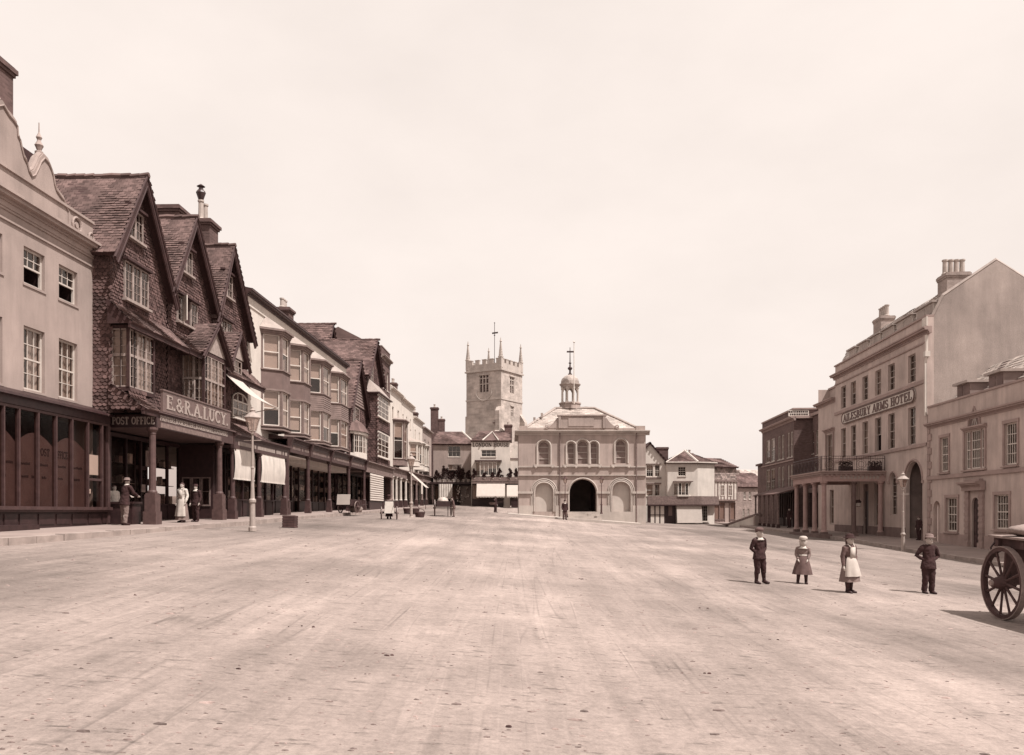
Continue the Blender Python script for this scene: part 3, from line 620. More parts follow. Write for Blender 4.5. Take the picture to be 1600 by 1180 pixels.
pts = [fr.p(a, b, W) for a, b in out]; zt = Z(9.68); ctr = pts[-1][0] - 0.25
full = pts + [(ctr, pts[-1][1] + 0.15)] + [(2 * ctr - a, b) for a, b in pts[::-1]]
g = MB()
for (a, b), (c2, d2) in zip(full[:-1], full[1:]): g.pxz([(a, zt), (c2, zt), (c2, d2), (a, b)], W - 0.3, W)
g.build('shaped_gable', STUCCO, po)
cp = MB(); cp.path([(a, W - 0.12, b + 0.03) for a, b in full], 0.075, 6); cp.path([(a, W + 0.02, b - 0.14) for a, b in full], 0.03, 5); cp.build('gable_coping', STUCCO, po)
fu, fz = fr.p(68.6, 241, W)
for uu in (fu, 2 * ctr - fu): MB().lathe([(0.12, fz - 0.02), (0.12, fz + 0.07), (0.06, fz + 0.1), (0.1, fz + 0.2), (0.13, fz + 0.26), (0.07, fz + 0.36), (0.05, fz + 0.42), (0.09, fz + 0.5), (0.05, fz + 0.58), (0.02, fz + 0.66), (0.015, fz + 0.95)], 8, (uu, W - 0.15)).build('finial', STUCCO, po)
sc_ = MB(); u1_, z1_ = fr.p(106, 323, W); u2_ = uE - 0.1
P = [(u1_ + (u2_ - u1_) * t, z1_ - 0.1 - (z1_ - Z(8.97)) * (t ** 0.75)) for t in [k / 10 for k in range(11)]]
for (a, b), (c2, d2) in zip(P[:-1], P[1:]): sc_.pxz([(a, Z(8.95)), (c2, Z(8.95)), (c2, d2), (a, b)], W - 0.25, W + 0.03)
sc_.path([(a, W - 0.05, b) for a, b in P], 0.07, 6); sc_.build('scroll', STUCCO, po)
for (uu, zz, r) in ((u1_ + 0.42, z1_ - 0.45, 0.24), (u2_ - 0.1, Z(9.12), 0.14)):
    rr_ = MB(); ring = [(uu + r * math.cos(k * math.pi / 8), W + 0.05, zz + r * math.sin(k * math.pi / 8)) for k in range(17)]; rr_.path(ring, 0.045, 5); rr_.pxz([(uu + r * 0.4 * math.cos(k * math.pi / 5), zz + r * 0.4 * math.sin(k * math.pi / 5)) for k in range(10)], W, W + 0.07); rr_.build('roundel', STUCCO, po)
cu, cz_ = fr.p(14, 170, W - 0.8)
ch = chimney(po, cu - 0.35, W - 1.2, 1.1, 0.8, Z(9.4), fr.z(14, 118, W - 1.2), 0, BRICK, cap=0.1)
rf = MB(); rf.pxz([(uS, Z(9.3)), (uE - 0.3, Z(9.3)), (uE - 2.2, Z(11.0)), (uS, Z(11.0))], W - 8.5, W - 0.6); rf.build('roof', TILE_U, po)
# shop window
V0 = -0.25; uF = fr.u(170, V0); zt_ = Z(2.95); zs = Z(0.16); zb_ = Z(-0.42)
f = MB(); f.box(uS, uF, W - 0.05, V0 + 0.06, Z(2.98), Z(3.22)); f.pvz([(W, Z(3.5)), (V0 + 0.16, Z(3.3)), (V0 + 0.2, Z(3.22)), (W, Z(3.22))], uS, uF + 0.05); f.build('shop_fascia', DARKW, po)
mull = [fr.u(x, V0) for x in (5, 29, 59, 87, 112, 137, 159)] + [uF]
mull = [mull[0] - 0.66 * k for k in range(9, 0, -1)] + mull
f = MB(); f.box(uS, uF, V0 - 0.1, V0 + 0.03, zt_ - 0.06, zt_ + 0.02)
for x in mull: f.box(x - 0.03, x + 0.03, V0 - 0.08, V0 + 0.04, zs, zt_ - 0.06)
f.box(uF - 0.14, uF, V0 - 0.35, V0 + 0.05, zb_ - 0.2, zt_ - 0.06)
sw = f.build('shop_window', BROWNW, po)
f = MB(); f.box(uS, uF, V0 - 0.1, V0 + 0.14, zs - 0.1, zs); f.box(uS, uF, V0 - 0.1, V0 + 0.09, zs - 0.16, zs - 0.1); f.build('shop_sill', BROWNW, po)
f = MB(); f.box(uS, uF, V0 - 0.1, V0 - 0.02, zb_ - 0.2, zs - 0.16)
for a, b in zip(mull[:-1], mull[1:]): f.box(a + 0.05, b - 0.05, V0 - 0.03, V0 + 0.005, zb_ + 0.05, zs - 0.22)
f.box(uS, fr.u(35, V0), V0, V0 + 0.5, zb_ - 0.3, zb_ + 0.06)
f.build('stallriser', DARKW, po)
MB().box(uS, uF, V0 - 1.2, V0 - 1.1, zb_, zt_).build('dark_room_backing', DARKROOM, sw)
WIRE = M('wire_blind', 0.055, 0.25, 1.5, rough=0.6)
for i, (a, b) in enumerate(zip(mull[:-1], mull[1:])):
    MB().poly([(a + 0.03, V0 - 0.03, zs), (b - 0.03, V0 - 0.03, zs), (b - 0.03, V0 - 0.03, zt_), (a + 0.03, V0 - 0.03, zt_)]).build('pane', SHOPGLASS, sw)
    if i < len(mull) - 3:
        h = Z(1.95); n = 8; wb = MB()
        for k in range(n):
            p, q = a + (b - a) * k / n, a + (b - a) * (k + 1) / n; f0 = h + 0.35 * math.sin(math.pi * ((i % 2) + k / n) / 2); f1 = h + 0.35 * math.sin(math.pi * ((i % 2) + (k + 1) / n) / 2)
            wb.pxz([(p, zs), (q, zs), (q, f1), (p, f0)], V0 - 0.10, V0 - 0.09)
        wb.build('wire_blind', WIRE, sw)
    elif i == len(mull) - 3:
        MB().box(a + 0.04, b - 0.04, V0 - 0.12, V0 - 0.1, Z(1.22), Z(1.88)).build('paper_notice', BLIND_OR_REFL, sw); MB().box(a, b, V0 - 0.06, V0 + 0.02, Z(1.02), Z(1.1)).build('transom', BROWNW, sw); MB().box(a + 0.18, a + 0.3, V0 - 0.08, V0 - 0.06, Z(0.6), Z(0.75)).build('paper_notice', BLIND_OR_REFL, sw)
lt = MB(); vv = V0 - 0.089
lettering(lt, 'POST', fr.u(63, V0), fr.u(82, V0), Z(1.66), Z(1.88), vv, 0.006); lettering(lt, 'OFFICE', fr.u(90, V0), fr.u(110, V0), Z(1.64), Z(1.86), vv, 0.006)
for zz, segs in ((1.35, ((8, 24), (36, 52), (66, 78), (90, 107), (115, 132))), (0.98, ((8, 14), (38, 48), (54, 66), (70, 76), (94, 102), (118, 128)))):
    for a, b in segs:
        x = fr.u(a, V0); e = fr.u(b, V0)
        while x < e: w_ = rnd.uniform(0.02, 0.05); lt.box(x, x + w_, vv, vv + 0.005, Z(zz), Z(zz) + rnd.uniform(0.05, 0.08)); x += w_ + 0.02
lt.build('lettering', M('black_letter', 0.012), po, 'stuff')

# ---------------- three tile-hung gabled houses
BARGE = M('bargeboard', 0.03, 0.3, 4, rough=0.7)
OLDW = M('old_casement_wood', 0.24, 0.25, 6)
def bargeboards(root, uL_, zL_, uA, zA, uR_, zR_, v, wd=0.3, th=0.06, mat=None):
    for (a, za, b, zb2) in ((uL_, zL_, uA, zA), (uR_, zR_, uA, zA)):
        d = Vector((b - a, zb2 - za)).normalized(); n = Vector((-d.y, d.x)); n = n if n.y < 0 else -n
        A = Vector((a, za)) - d * 0.25; B = Vector((b, zb2))
        MB().pxz([tuple(A), tuple(B), tuple(B + Vector((0, -wd * 1.6))), tuple(A + n * wd)], v, v + th).build('bargeboard', mat or BARGE, root)
        m2 = MB(); m2.path([(A.x, v + th + 0.01, A.y), (B.x, v + th + 0.01, B.y)], 0.045, 5); m2.path([(A.x + n.x * wd * .75, v + th + 0.005, A.y + n.y * wd * .75), (B.x, v + th + 0.005, B.y - wd * 1.25)], 0.025, 4); m2.build('barge_moulding', mat or BARGE, root)
def gable_house(root, u0, uA, u1, zE0, zE1, zA, zBase, depth=8.5, v=0.0, holes=(), over=0.32, tile_lo=None, tw=0.17, th=0.115, ttw=0.2, tth=0.13, wallm=None, hung=True):
    """gabled front of width u0..u1, ridge running back. wall, hung tiles, roof slopes, bargeboards"""
    wl = MB(); P = [(u0, zBase), (u1, zBase), (u1, zE1), (uA, zA - 0.15), (u0, zE0)]; wl.pxz(P, v - depth, v - 0.03); wl.build('wall', wallm or TILE_U, root)
    if hung:
        lo = tile_lo if tile_lo is not None else zBase
        tiles(MB(), (0, v - 0.02, 0), (1, 0, 0), (0, 0, 1), (0, 1, 0), [(u0, lo), (u1, lo), (u1, zE1), (uA, zA - 0.2), (u0, zE0)], tw, th, 0.02, 'fish', holes).build('hung_tiles', TILE_H, root, 'stuff')
    e = 0.25; sl = (zA - zE0) / (uA - u0); sr = (zA - zE1) / (u1 - uA)
    roof_plane(root, (u0 - e, v - depth, zE0 - e * sl), (u0 - e, v + over, zE0 - e * sl), (uA, v + over, zA), (uA, v - depth, zA), tw=ttw, th=tth)
    roof_plane(root, (u1 + e, v + over, zE1 - e * sr), (u1 + e, v - depth, zE1 - e * sr), (uA, v - depth, zA), (uA, v + over, zA), tw=ttw, th=tth)
    rg2 = MB(); k = -depth
    while k < over: rg2.path([(uA, v + k, zA + 0.03 + rnd.uniform(-.03, .03)), (uA, v + k + 0.34, zA + 0.04 + rnd.uniform(-.02, .02))], 0.1, 6); k += 0.33
    rg2.build('ridge_tiles', TILE_R, root, 'stuff')
    bargeboards(root, u0 - e, zE0 - e * sl + 0.02, uA, zA + 0.03, u1 + e, zE1 - e * sr + 0.02, v + over - 0.03)
def gable_window(root, fr, px0, px1, z0, z1, v, cols, rows, dress='none', gap=0):
    u0, u1 = fr.u(px0, 0), fr.u(px1, 0); n = 2 if (u1 - u0) < 1.3 else 3
    for k in range(n):
        a = u0 + (u1 - u0) * k / n; b = u0 + (u1 - u0) * (k + 1) / n
        if gap and k == gap: continue
        window(root, a, b, z0, z1, v, cols, rows, OLDW, sash=False, dress='blind' if rnd.random() < .4 else dress, sill=False, fw=0.05, bar=0.014)
    MB().box(u0 - 0.08, u1 + 0.08, -0.02, v + 0.1, z0 - 0.09, z0 - 0.01).build('sill', OLDW, root); MB().box(u0 - 0.08, u1 + 0.08, -0.02, v + 0.14, z1 + 0.005, z1 + 0.09).build('window_head', BARGE, root)
    return (u0 - .03, u1 + .03, z0 - 0.05, z1 + 0.05)
CD = 1.1   # colonnade line in front of the house fronts

# --- house 1
fr = LF(27.85, zL(28)); Z = fr.Z; h1 = fr.root('tile_hung_house', 'tile hung gabled house next to stucco post office, tallest of the three gables', 'house', 'tile hung gabled houses')
U = lambda D: (D - 27.85) * NL
hl = [(fr.u(198), fr.u(222), Z(9.65), Z(10.68)), (fr.u(193), fr.u(230), Z(7.4), Z(8.72))]
gable_house(h1, 0.0, U(29.75), U(32.05), Z(9.0), Z(8.5), Z(11.98), Z(3.42), holes=hl, tile_lo=Z(3.6))
gable_window(h1, fr, 198, 222, hl[0][2], hl[0][3], 0.05, 2, 3); gable_window(h1, fr, 193, 230, hl[1][2], hl[1][3], 0.06, 2, 4, dress='blind')
# return wall towards the post office, hung with tiles
tiles(MB(), (0.0, 0.0, 0), (0, -1, 0), (0, 0, 1), (-1, 0, 0), [(0, Z(3.2)), (0.62, Z(3.2)), (0.62, Z(9.0)), (0, Z(9.0))], 0.17, 0.115, 0.02, 'fish').build('hung_tiles', TILE_H, h1, 'stuff')
# skirt roof over the oriel
def skirt(root, u0, u1, v0, z0, v1, z1, tw=0.19, th=0.12, ends=True):
    roof_plane(root, (u0, v1, z1), (u1, v1, z1), (u1, v0, z0), (u0, v0, z0), tw=tw, th=th)
    if ends: MB().poly([(u0 + .01, v0, z0 - .02), (u0 + .01, v1, z1 - .02), (u0 + .01, v0, z1 - .02)]).build('skirt_end', BARGE, root)
    MB().box(u0, u1, v1 - 0.12, v1 - 0.04, z1 - 0.16, z1 - 0.03).build('eaves_board', BARGE, root)
skirt(h1, -0.25, U(32.2), 0.02, Z(7.05), 0.85, Z(6.28))
# oriel bay: front and camera-side lights
def oriel(root, u0, u1, v0, v1, z0, z1, nf, ns, rows=4, fm=None, each=True, side=True, cant=0.0, dress='none', mid=True):
    fm = fm or OLDW; pr = (v1 - v0)
    b = MB(); P = [(u0, v0), (u0 + cant, v1), (u1 - cant, v1), (u1, v0)]
    b.pxv(P, z0 - 0.14, z0); b.pxv(P, z1, z1 + 0.12)
    for (a, c) in P[1:3]: b.lathe([(0.07, z0), (0.07, z1)], 4, (a + (0.03 if a < (u0 + u1) / 2 else -0.03), c - 0.05), math.pi / 4)
    b.build('oriel_frame', BARGE if fm is OLDW else fm, root)
    zm = z0 + (z1 - z0) * 0.55
    lv = ((z0, zm), (zm, z1)) if mid else ((z0, z1),)
    wd = (u1 - u0 - 2 * cant) / nf
    for (za, zb2) in lv:
        for k in range(nf): window(root, u0 + cant + wd * k, u0 + cant + wd * (k + 1), za, zb2, v1 - 0.01, 2, rows // len(lv) + (0 if mid else 0), fm, sash=False, each=False, sill=False, fw=0.04, bar=0.012, dress=(.97 if rnd.random() < .7 else dress) if mid else ('blind' if rnd.random() < 0.55 else dress), room=.3)
        if side:
            pl = Pl(u0, v0, cant, pr); sl = pl.L / ns
            for k in range(ns): window(root, sl * k, sl * (k + 1), za, zb2, -0.02, 2, rows // len(lv), fm, sash=False, sill=False, fw=0.045, bar=0.014, pl=pl, dress=.97 if mid else dress, room=.3)  # near-full pale blinds, front and side, stand in for reflection in the panes
oriel(h1, 0.06, U(29.75), 0.0, 0.62, Z(4.2), Z(6.16), 3, 1, 6)
# apron roof and penthouse over the pavement
skirt(h1, -0.05, U(29.3), 0.05, Z(4.25), 1.2, Z(3.44), ends=True)
tiles(MB(), (-0.06, 0.05, Z(3.44)), (0, 1, 0), (0, 0, 1), (-1, 0, 0), [(0, 0), (1.15, 0), (0, .8)], 0.17, 0.115, 0.02, 'fish').build('hung_tiles', TILE_H, h1, 'stuff')
tiles(MB(), (0.0, 0.66, Z(3.55)), (1, 0, 0), (0, 0, 1), (0, 1, 0), [(0, 0), (U(29.0), 0), (U(29.0), .55), (0, .55)], 0.2, 0.12).build('hung_tiles', TILE_H, h1, 'stuff')
sf = MB(); sf.box(U(28.8), U(36.0), -1.6, CD - 0.02, Z(2.98), Z(3.04)); sf.build('arcade_ceiling', M('arcade_ceiling', 0.06, 0.2, 2), h1)
# end fascia facing down the street with the gilt words
ef = MB(); ef.box(U(28.72), U(28.8), -0.45, CD + 0.06, Z(2.92), Z(3.36)); ef.build('end_fascia', DARKW, h1)
letters('POST OFFICE', -0.40, CD + 0.0, Z(3.02), Z(3.28), 0, 0.015, M('pale_letter', 0.26, .1), h1, P=lambda a, b, c: (U(28.72) - b, a, c))
# columns
for D in (28.8, 34.85): column(h1, U(D), CD - 0.12, Z(zL(D)), Z(2.92), 0.23, 1.1, 0.38, mat=M('column_paint', .06, .25, 5, rough=.5), bmat=M('column_paint', .06))
# dark shop fronts inside
shopfront(h1, U(28.9), U(35.9), Z(-0.42), Z(2.9), -1.15, 6, door=3, goods=True)
sw_ = MB(); sw_.box(U(28.2), U(28.3), -1.3, -0.25, Z(-0.5), Z(2.95)); sw_.box(U(35.9), U(36.0), -1.3, .32, Z(-0.5), Z(2.9)); sw_.build('arcade_partition', DARKW, h1, each=True)
pl = Pl(U(35.88), -1.1, 0, 1.3)
for k in range(3): window(h1, .05 + .42 * k, .45 + .42 * k, Z(.25), Z(1.5), .02, 1, 2, GREYW, sash=False, pl=pl, sill=False, dress='blind')
pf = MB(); pf.box(U(30.2), U(30.24), -1.1, -1.07, Z(1.3), Z(2.0)); 
for (px, py, w_, h_) in ((229, 704, 0.36, 0.62), (222, 757, 0.3, 0.3), (232, 770, 0.26, 0.26)):
    a, b = fr.p(px, py, -1.05); q = MB(); q.box(a, a + w_, -1.1, -1.06, b - h_, b); o = q.build('framed_print', M('print_frame', 0.16, .2, 5), h1); MB().box(a + 0.06, a + w_ - 0.06, -1.07, -1.052, b - h_ + 0.07, b - 0.07).build('print_sheet', GOODS[1], o)
cn = MB(); cn.box(U(28.35), U(28.95), -0.8, 0.5, Z(-0.5), Z(0.28)); cn.box(U(28.3), U(29.0), -0.85, 0.55, Z(0.28), Z(0.35)); cn.build('counter', DARKW, h1)
# --- house 2 with the long name board
fr = LF(32.2, zL(33)); Z = fr.Z; U = lambda D: (D - 32.2) * NL
h2 = fr.root('tile_hung_house', 'middle tile hung gabled house above the E. & R.A. LUCY name board', 'house', 'tile hung gabled houses')
hl = [(fr.u(281), fr.u(299), Z(9.7), Z(10.68)), (fr.u(276), fr.u(307), Z(7.6), Z(8.65))]
gable_house(h2, 0.0, U(34.1), U(36.45), Z(9.0), Z(8.95), Z(12.05), Z(3.1), holes=hl)
gable_window(h2, fr, 281, 299, hl[0][2], hl[0][3], 0.05, 2, 3, 'blind'); gable_window(h2, fr, 276, 307, hl[1][2], hl[1][3], 0.05, 2, 4, gap=1)
u_, v_ = hl[1][0] + 0.36, 0.06
o = MB().ext([(u_, 0.06, Z(7.62)), (u_ - 0.3, 0.38, Z(7.62)), (u_ - 0.3, 0.38, Z(8.62)), (u_, 0.06, Z(8.62))], [(u_ + .03, 0.08, Z(7.62)), (u_ - 0.27, 0.4, Z(7.62)), (u_ - 0.27, 0.4, Z(8.62)), (u_ + .03, 0.08, Z(8.62))]).build('open_casement', WHITEP, h2)
MB().box(u_ - .02, u_ + .4, -0.02, 0.0, Z(7.6), Z(8.65)).build('dark_room_backing', DARKROOM, h2)
skirt(h2, 0.1, U(33.5), 0.02, Z(7.05), 0.85, Z(6.3))
oriel(h2, U(33.5), U(36.0), 0.0, 0.85, Z(4.2), Z(6.38), 3, 2, 6, cant=0.12)
def gablet(root, u0, u1, zE, zA, v0, v1, wall=None):
    uM = (u0 + u1) / 2; e = 0.18; s = (zA - zE) / (uM - u0)
    roof_plane(root, (u0 - e, v0, zE - e * s), (u0 - e, v1 + .15, zE - e * s), (uM, v1 + .15, zA), (uM, v0, zA), tw=0.19, th=0.12); roof_plane(root, (u1 + e, v1 + .15, zE - e * s), (u1 + e, v0, zE - e * s), (uM, v0, zA), (uM, v1 + .15, zA), tw=0.19, th=0.12)
    MB().pxz([(u0, zE), (u1, zE), (uM, zA - 0.08)], v0, v1).build('gablet_wall', wall or OLDW, root); bargeboards(root, u0 - e, zE - e * s, uM, zA + .02, u1 + e, zE - e * s, v1 + .12, 0.16, 0.05)
gablet(h2, U(33.45), U(36.05), Z(6.55), Z(7.85), 0.0, 0.85)
# open lattice casement and pointed dark opening
pl = Pl(U(33.4), 0.1, -0.28, 0.55)
o = MB(); 
for a in (0, .3, .6): pbox(o, pl, a, a + .035, -0.02, 0.02, Z(4.35), Z(5.25))
for k in range(6): pbox(o, pl, 0.03, .6, -0.015, 0.015, Z(4.35) + k * .176, Z(4.37) + k * .176)
o.build('open_casement', OLDW, h2)
# name board
sb = MB(); sb.box(U(29.08), U(35.45), CD + 0.04, CD + 0.12, Z(3.5), Z(4.24)); sb.box(U(29.05), U(35.5), CD + 0.02, CD + 0.15, Z(4.24), Z(4.29)); o = sb.build('name_board', SIGNB, h2)
letters('E.&R.A.LUCY.', U(29.3), U(35.2), Z(3.63), Z(4.12), CD + 0.12, 0.02, M('pale_letter', 0.26, .1), o)
fb = MB(); fb.box(U(28.82), U(36.0), CD - 0.1, CD + 0.05, Z(2.92), Z(3.44)); fb.pvz([(0.1, Z(3.62)), (CD + 0.1, Z(3.5)), (CD + 0.14, Z(3.44)), (0.1, Z(3.44))], U(28.75), U(36.1)); fb.build('arcade_fascia', BROWNW, h2)
fp = MB(); fp.box(U(29.05), U(34.6), CD + 0.051, CD + 0.062, Z(2.95), Z(3.12)); fp.build('fascia_panel', GREYW, h2)
letters('PRINTERS,BOOKSELLERS,BOOKBINDERS,STATIONERS', U(29.0), U(35.3), Z(3.19), Z(3.37), CD + 0.05, 0.012, GOLD, h2)
chimney(h2, U(36.4), -1.95, 1.2, 1.55, Z(9.5), Z(13.25), 0, cap=0.12)
# --- house 3
fr = LF(36.7, zL(37)); Z = fr.Z; U = lambda D: (D - 36.7) * NL
h3 = fr.root('tile_hung_house', 'tile hung gabled house with white awning and arched window, beside the white bay house', 'house', 'tile hung gabled houses')
hl = [(fr.u(346), fr.u(362), Z(9.9), Z(10.95)), (fr.u(345), fr.u(361), Z(8.0), Z(8.75))]
gable_house(h3, 0.0, U(38.3), U(41.0), Z(9.0), Z(8.75), Z(12.25), Z(3.2), holes=hl)
gable_window(h3, fr, 346, 362, hl[0][2], hl[0][3], 0.05, 2, 3, 'blind'); gable_window(h3, fr, 345, 361, hl[1][2], hl[1][3], 0.05, 2, 3)
gablet(h3, U(36.9), U(38.7), Z(6.95), Z(8.15), 0.0, 0.7)
window(h3, U(37.1), U(38.4), Z(6.0), Z(6.9), 0.66, 3, 3, OLDW, sash=False, sill=False)
skirt(h3, U(36.4), U(41.15), 0.02, Z(6.9), 0.85, Z(6.05))
# arched white window under the skirt
a, b = fr.u(362), fr.u(386)
o = window(h3, a, b, Z(4.45), Z(5.3), 0.06, 3, 2, WHITEP, sash=False, sill=True, fw=.07, bar=.06, dress='none')
ar = MB(); ar.path([(x, 0.03, z) for x, z in arch_pts(a + .03, b - .03, Z(5.3), 10, .38)], 0.035, 5)
for k in (1, 2): ar.box(a + (b - a) * k / 3 - .03, a + (b - a) * k / 3 + .03, 0.0, .05, Z(5.28), Z(5.62))
ar.build('arch_head', WHITEP, o)
aw = MB(); N_ = 8
for k in range(N_):
    t0, t1 = k / N_, (k + 1) / N_; q = []
    for t_ in (t0, t1): q.append((0.75 + 1.7 * t_, Z(6.0) - 1.25 * t_ - 0.14 * math.sin(math.pi * t_)))
    aw.ext([(U(36.15), q[0][0], q[0][1]), (U(38.1), q[0][0], q[0][1]), (U(38.1), q[1][0], q[1][1]), (U(36.15), q[1][0], q[1][1])], [(U(36.15), q[0][0], q[0][1] - .012), (U(38.1), q[0][0], q[0][1] - .012), (U(38.1), q[1][0], q[1][1] - .012), (U(36.15), q[1][0], q[1][1] - .012)])
aw.path([(U(36.1), 2.45, Z(4.74)), (U(38.15), 2.45, Z(4.74))], .03, 5); aw.path([(U(38.0), 0.1, Z(4.3)), (U(38.0), 2.45, Z(4.74))], .02, 4); aw.build('awning', CANVAS, h3)
skirt(h3, U(36.0), U(40.9), 0.02, Z(4.15), CD + 0.1, Z(3.4))
fb = MB(); fb.box(U(36.1), U(44.0), CD - 0.1, CD + 0.05, Z(2.78), Z(3.25)); cornice(fb, U(36.1), U(44.05), CD + .05, Z(3.25), ((0, .03), (.05, .08), (.1, .14))); fb.box(U(36.1), U(44), -1.4, CD - .1, Z(2.85), Z(2.9)); fb.build('arcade_fascia', BROWNW, h3)
lt = MB(); x = U(36.6)
while x < U(43.6): w_ = rnd.uniform(.08, .16); lt.box(x, x + w_, CD + .05, CD + .058, Z(2.93), Z(3.11)); x += w_ + .05 + (.2 if rnd.random() < .12 else 0)
lt.build('lettering', GOLD, h3, 'stuff')
for D in (36.3, 39.75, 43.75): column(h3, U(D), CD - .1, Z(zL(D)), Z(2.78), 0.2, .9, .3)
for (a, b) in ((365.5, 396.5), (407.5, 444)):
    u0_, u1_ = fr.u(a, CD), fr.u(b, CD); bl = MB(); n = 10
    for k in range(n):
        z0_ = Z(2.78) - 1.3 * k / n; z1_ = Z(2.78) - 1.3 * (k + 1) / n; w0 = CD + .02 + .05 * math.sin(math.pi * k / n); w1 = CD + .02 + .05 * math.sin(math.pi * (k + 1) / n)
        bl.ext([(u0_, w0, z0_), (u1_, w0, z0_), (u1_, w1, z1_), (u0_, w1, z1_)], [(u0_, w0 - .015, z0_), (u1_, w0 - .015, z0_), (u1_, w1 - .015, z1_), (u0_, w1 - .015, z1_)])
    bl.box(u0_ - .03, u1_ + .03, CD - .02, CD + .04, Z(1.42), Z(1.48)); bl.build('shop_blind', M('shop_blind', .5, .12, 2, streak=.25), h3)
shopfront(h3, U(36.2), U(44.0), Z(-0.3), Z(2.8), 0.3, 7, door=1, riser=.9)
chimney(h3, U(40.0), -1.8, 1.05, 1.05, Z(9.8), Z(13.95), 2, cap=.13, cowl=True, ph=.95)

# ---------------- white house with four two-storey canted bays
fr = LF(41.1, zL(43)); Z = fr.Z; U = lambda D: (D - 41.1) * NL
hb = fr.root('bay_window_house', 'whitewashed house with four two storey canted bays under a dark cornice', 'house')
uE = U(62.2); wl = MB(); wl.box(0.0, uE, -9, 0.0, Z(2.9), Z(10.95)); wl.build('wall', LIME, hb)
c = MB(); cornice(c, 0.0, uE, 0.0, Z(10.68), ((0, .06), (.07, .12), (.13, .26), (.2, .32)), e0=.3); c.box(-.3, 0.02, -9, 0.0, Z(10.72), Z(10.98)); c.build('cornice', BROWNW, hb)
c = MB(); c.box(0.0, uE, 0, .05, Z(10.2), Z(10.28)); c.build('cornice_band', LIME, hb)
rf = MB(); rf.pvz([(.3, Z(11.0)), (-4.5, Z(12.0)), (-9, Z(11.0))], -.2, uE); rf.build('roof', TILE_U, hb)
chimney(hb, U(53), -1.9, 1.0, 1.0, Z(10.9), Z(12.95), 3, cap=.12, ph=.6)
BAYP = M('bay_panel', .11, .15, 2, streak=.15); BAYD = M('bay_frame_paint', .15, .2, 4); BAYL = M('bay_frame_pale', .42, .15, 4)
def canted_bay(root, u0, front, pr, zs, name='bay', fm=None, pm=None, sm=None, ribs=False, roofm=None, cant=None, head=BAYD, top_extra=.75, sash_m=None, last=False, dress=('blind', 'curtain')):
    """zs: [base, sill1, head1, sill2, head2, ...]; faces: left cant, front, right cant"""
    cant = cant or pr * 0.75; u1 = u0 + cant; u2 = u1 + front; u3 = u2 + cant
    P = [(u0, 0.0), (u1, pr), (u2, pr), (u3, 0.0)]
    def rg(e): return [(u0 - e * 1.2, -0.0), (u1 - e * .5, pr + e), (u2 + e * .5, pr + e), (u3 + e * 1.2, 0.0)]
    pl = [Pl(u0, 0, cant, pr), Pl(u1, pr, front, 0), Pl(u2, pr, cant, -pr)]
    segs = zs[1:]; pan = MB(); pan.pxv(P, zs[0], zs[1] - .02); h = zs[0]
    for k in range(1, len(zs) - 1, 2):
        if k > 1: pan.pxv(P, zs[k - 1] + .1, zs[k] - .02)
    po_ = pan.build(name + '_panel', pm or BAYP, root, each=True)
    fx = MB(); fx.pxv(rg(.05), zs[0] - .08, zs[0])
    for k in range(1, len(zs) - 1, 2):
        fx.pxv(rg(.07), zs[k] - .06, zs[k]); fx.pxv(rg(.05), zs[k + 1] + .0, zs[k + 1] + .1)
        for (a, b) in P[1:3]: fx.lathe([(.1, zs[k]), (.1, zs[k + 1])], 4, (a + (.02 if a == u1 else -.02), b - .07), math.pi / 4)
        for a in (u0 + .06, u3 - .06): fx.box(a - .05, a + .05, -.02, .06, zs[k], zs[k + 1])
    zt = zs[-1]; fx.pxv(rg(.1), zt + .1, zt + .2); fx.pxv(rg(.2), zt + .2, zt + .3); fx.build(name + '_frame', fm or BAYD, root)
    if ribs:
        rb = MB()
        for k in range(1, len(zs) - 1, 2):
            zl, zh = (zs[0], zs[1] - .08) if k == 1 else (zs[k - 1] + .12, zs[k] - .08); z = zl
            while z < zh - .05:
                rb.ext([(u0, 0, z), (u1, pr + .03, z), (u2, pr + .03, z), (u3, 0, z)], [(u0, 0, z + .11), (u1, pr + .005, z + .11), (u2, pr + .005, z + .11), (u3, 0, z + .11)]); z += .13
        rb.build('weatherboards', pm or BAYP, root, 'stuff')
    for k in range(1, len(zs) - 1, 2):
        for i, q in enumerate(pl):
            window(root, .14, q.L - .14, zs[k], zs[k + 1], -.06, 1, 2, sash_m or WHITEP, sash=True, pl=q, sill=False, fw=.05, dress=dress[(k // 2 + i) % len(dress)], room=.3)
    r2 = rg(.2); ap = ((u1 + .0, .02), (u2 - .0, .02)); zz = zt + .3
    rm = MB(); rm.poly([(r2[0][0], 0.02, zz), (r2[1][0], r2[1][1], zz), (ap[0][0], .02, zz + top_extra)]); rm.poly([(r2[1][0], r2[1][1], zz), (r2[2][0], r2[2][1], zz), (ap[1][0], .02, zz + top_extra), (ap[0][0], .02, zz + top_extra)]); rm.poly([(r2[2][0], r2[2][1], zz), (r2[3][0], .02, zz), (ap[1][0], .02, zz + top_extra)]); rm.build(name + '_roof', roofm or LEAD, root)
zsb = [Z(4.35), Z(4.5), Z(6.32), Z(7.45), Z(9.25)]
for i, D in enumerate((43.0, 47.0, 51.3, 56.0)):
    canted_bay(hb, U(D), (1.35, 1.4, 1.9, 2.2)[i], 0.9, [z - (0 if i < 2 else .05) for z in zsb], ribs=i >= 2, cant=.72, dress=((.55, .97, .5), (.9, .97, .97), (.97, .5, 'curtain'), (.5, .95, 'curtain'))[i], pm=BAYP if i < 2 else M('bay_boards', .14, .2, 3))
for i, D in enumerate((43.0, 47.0)):
    pass
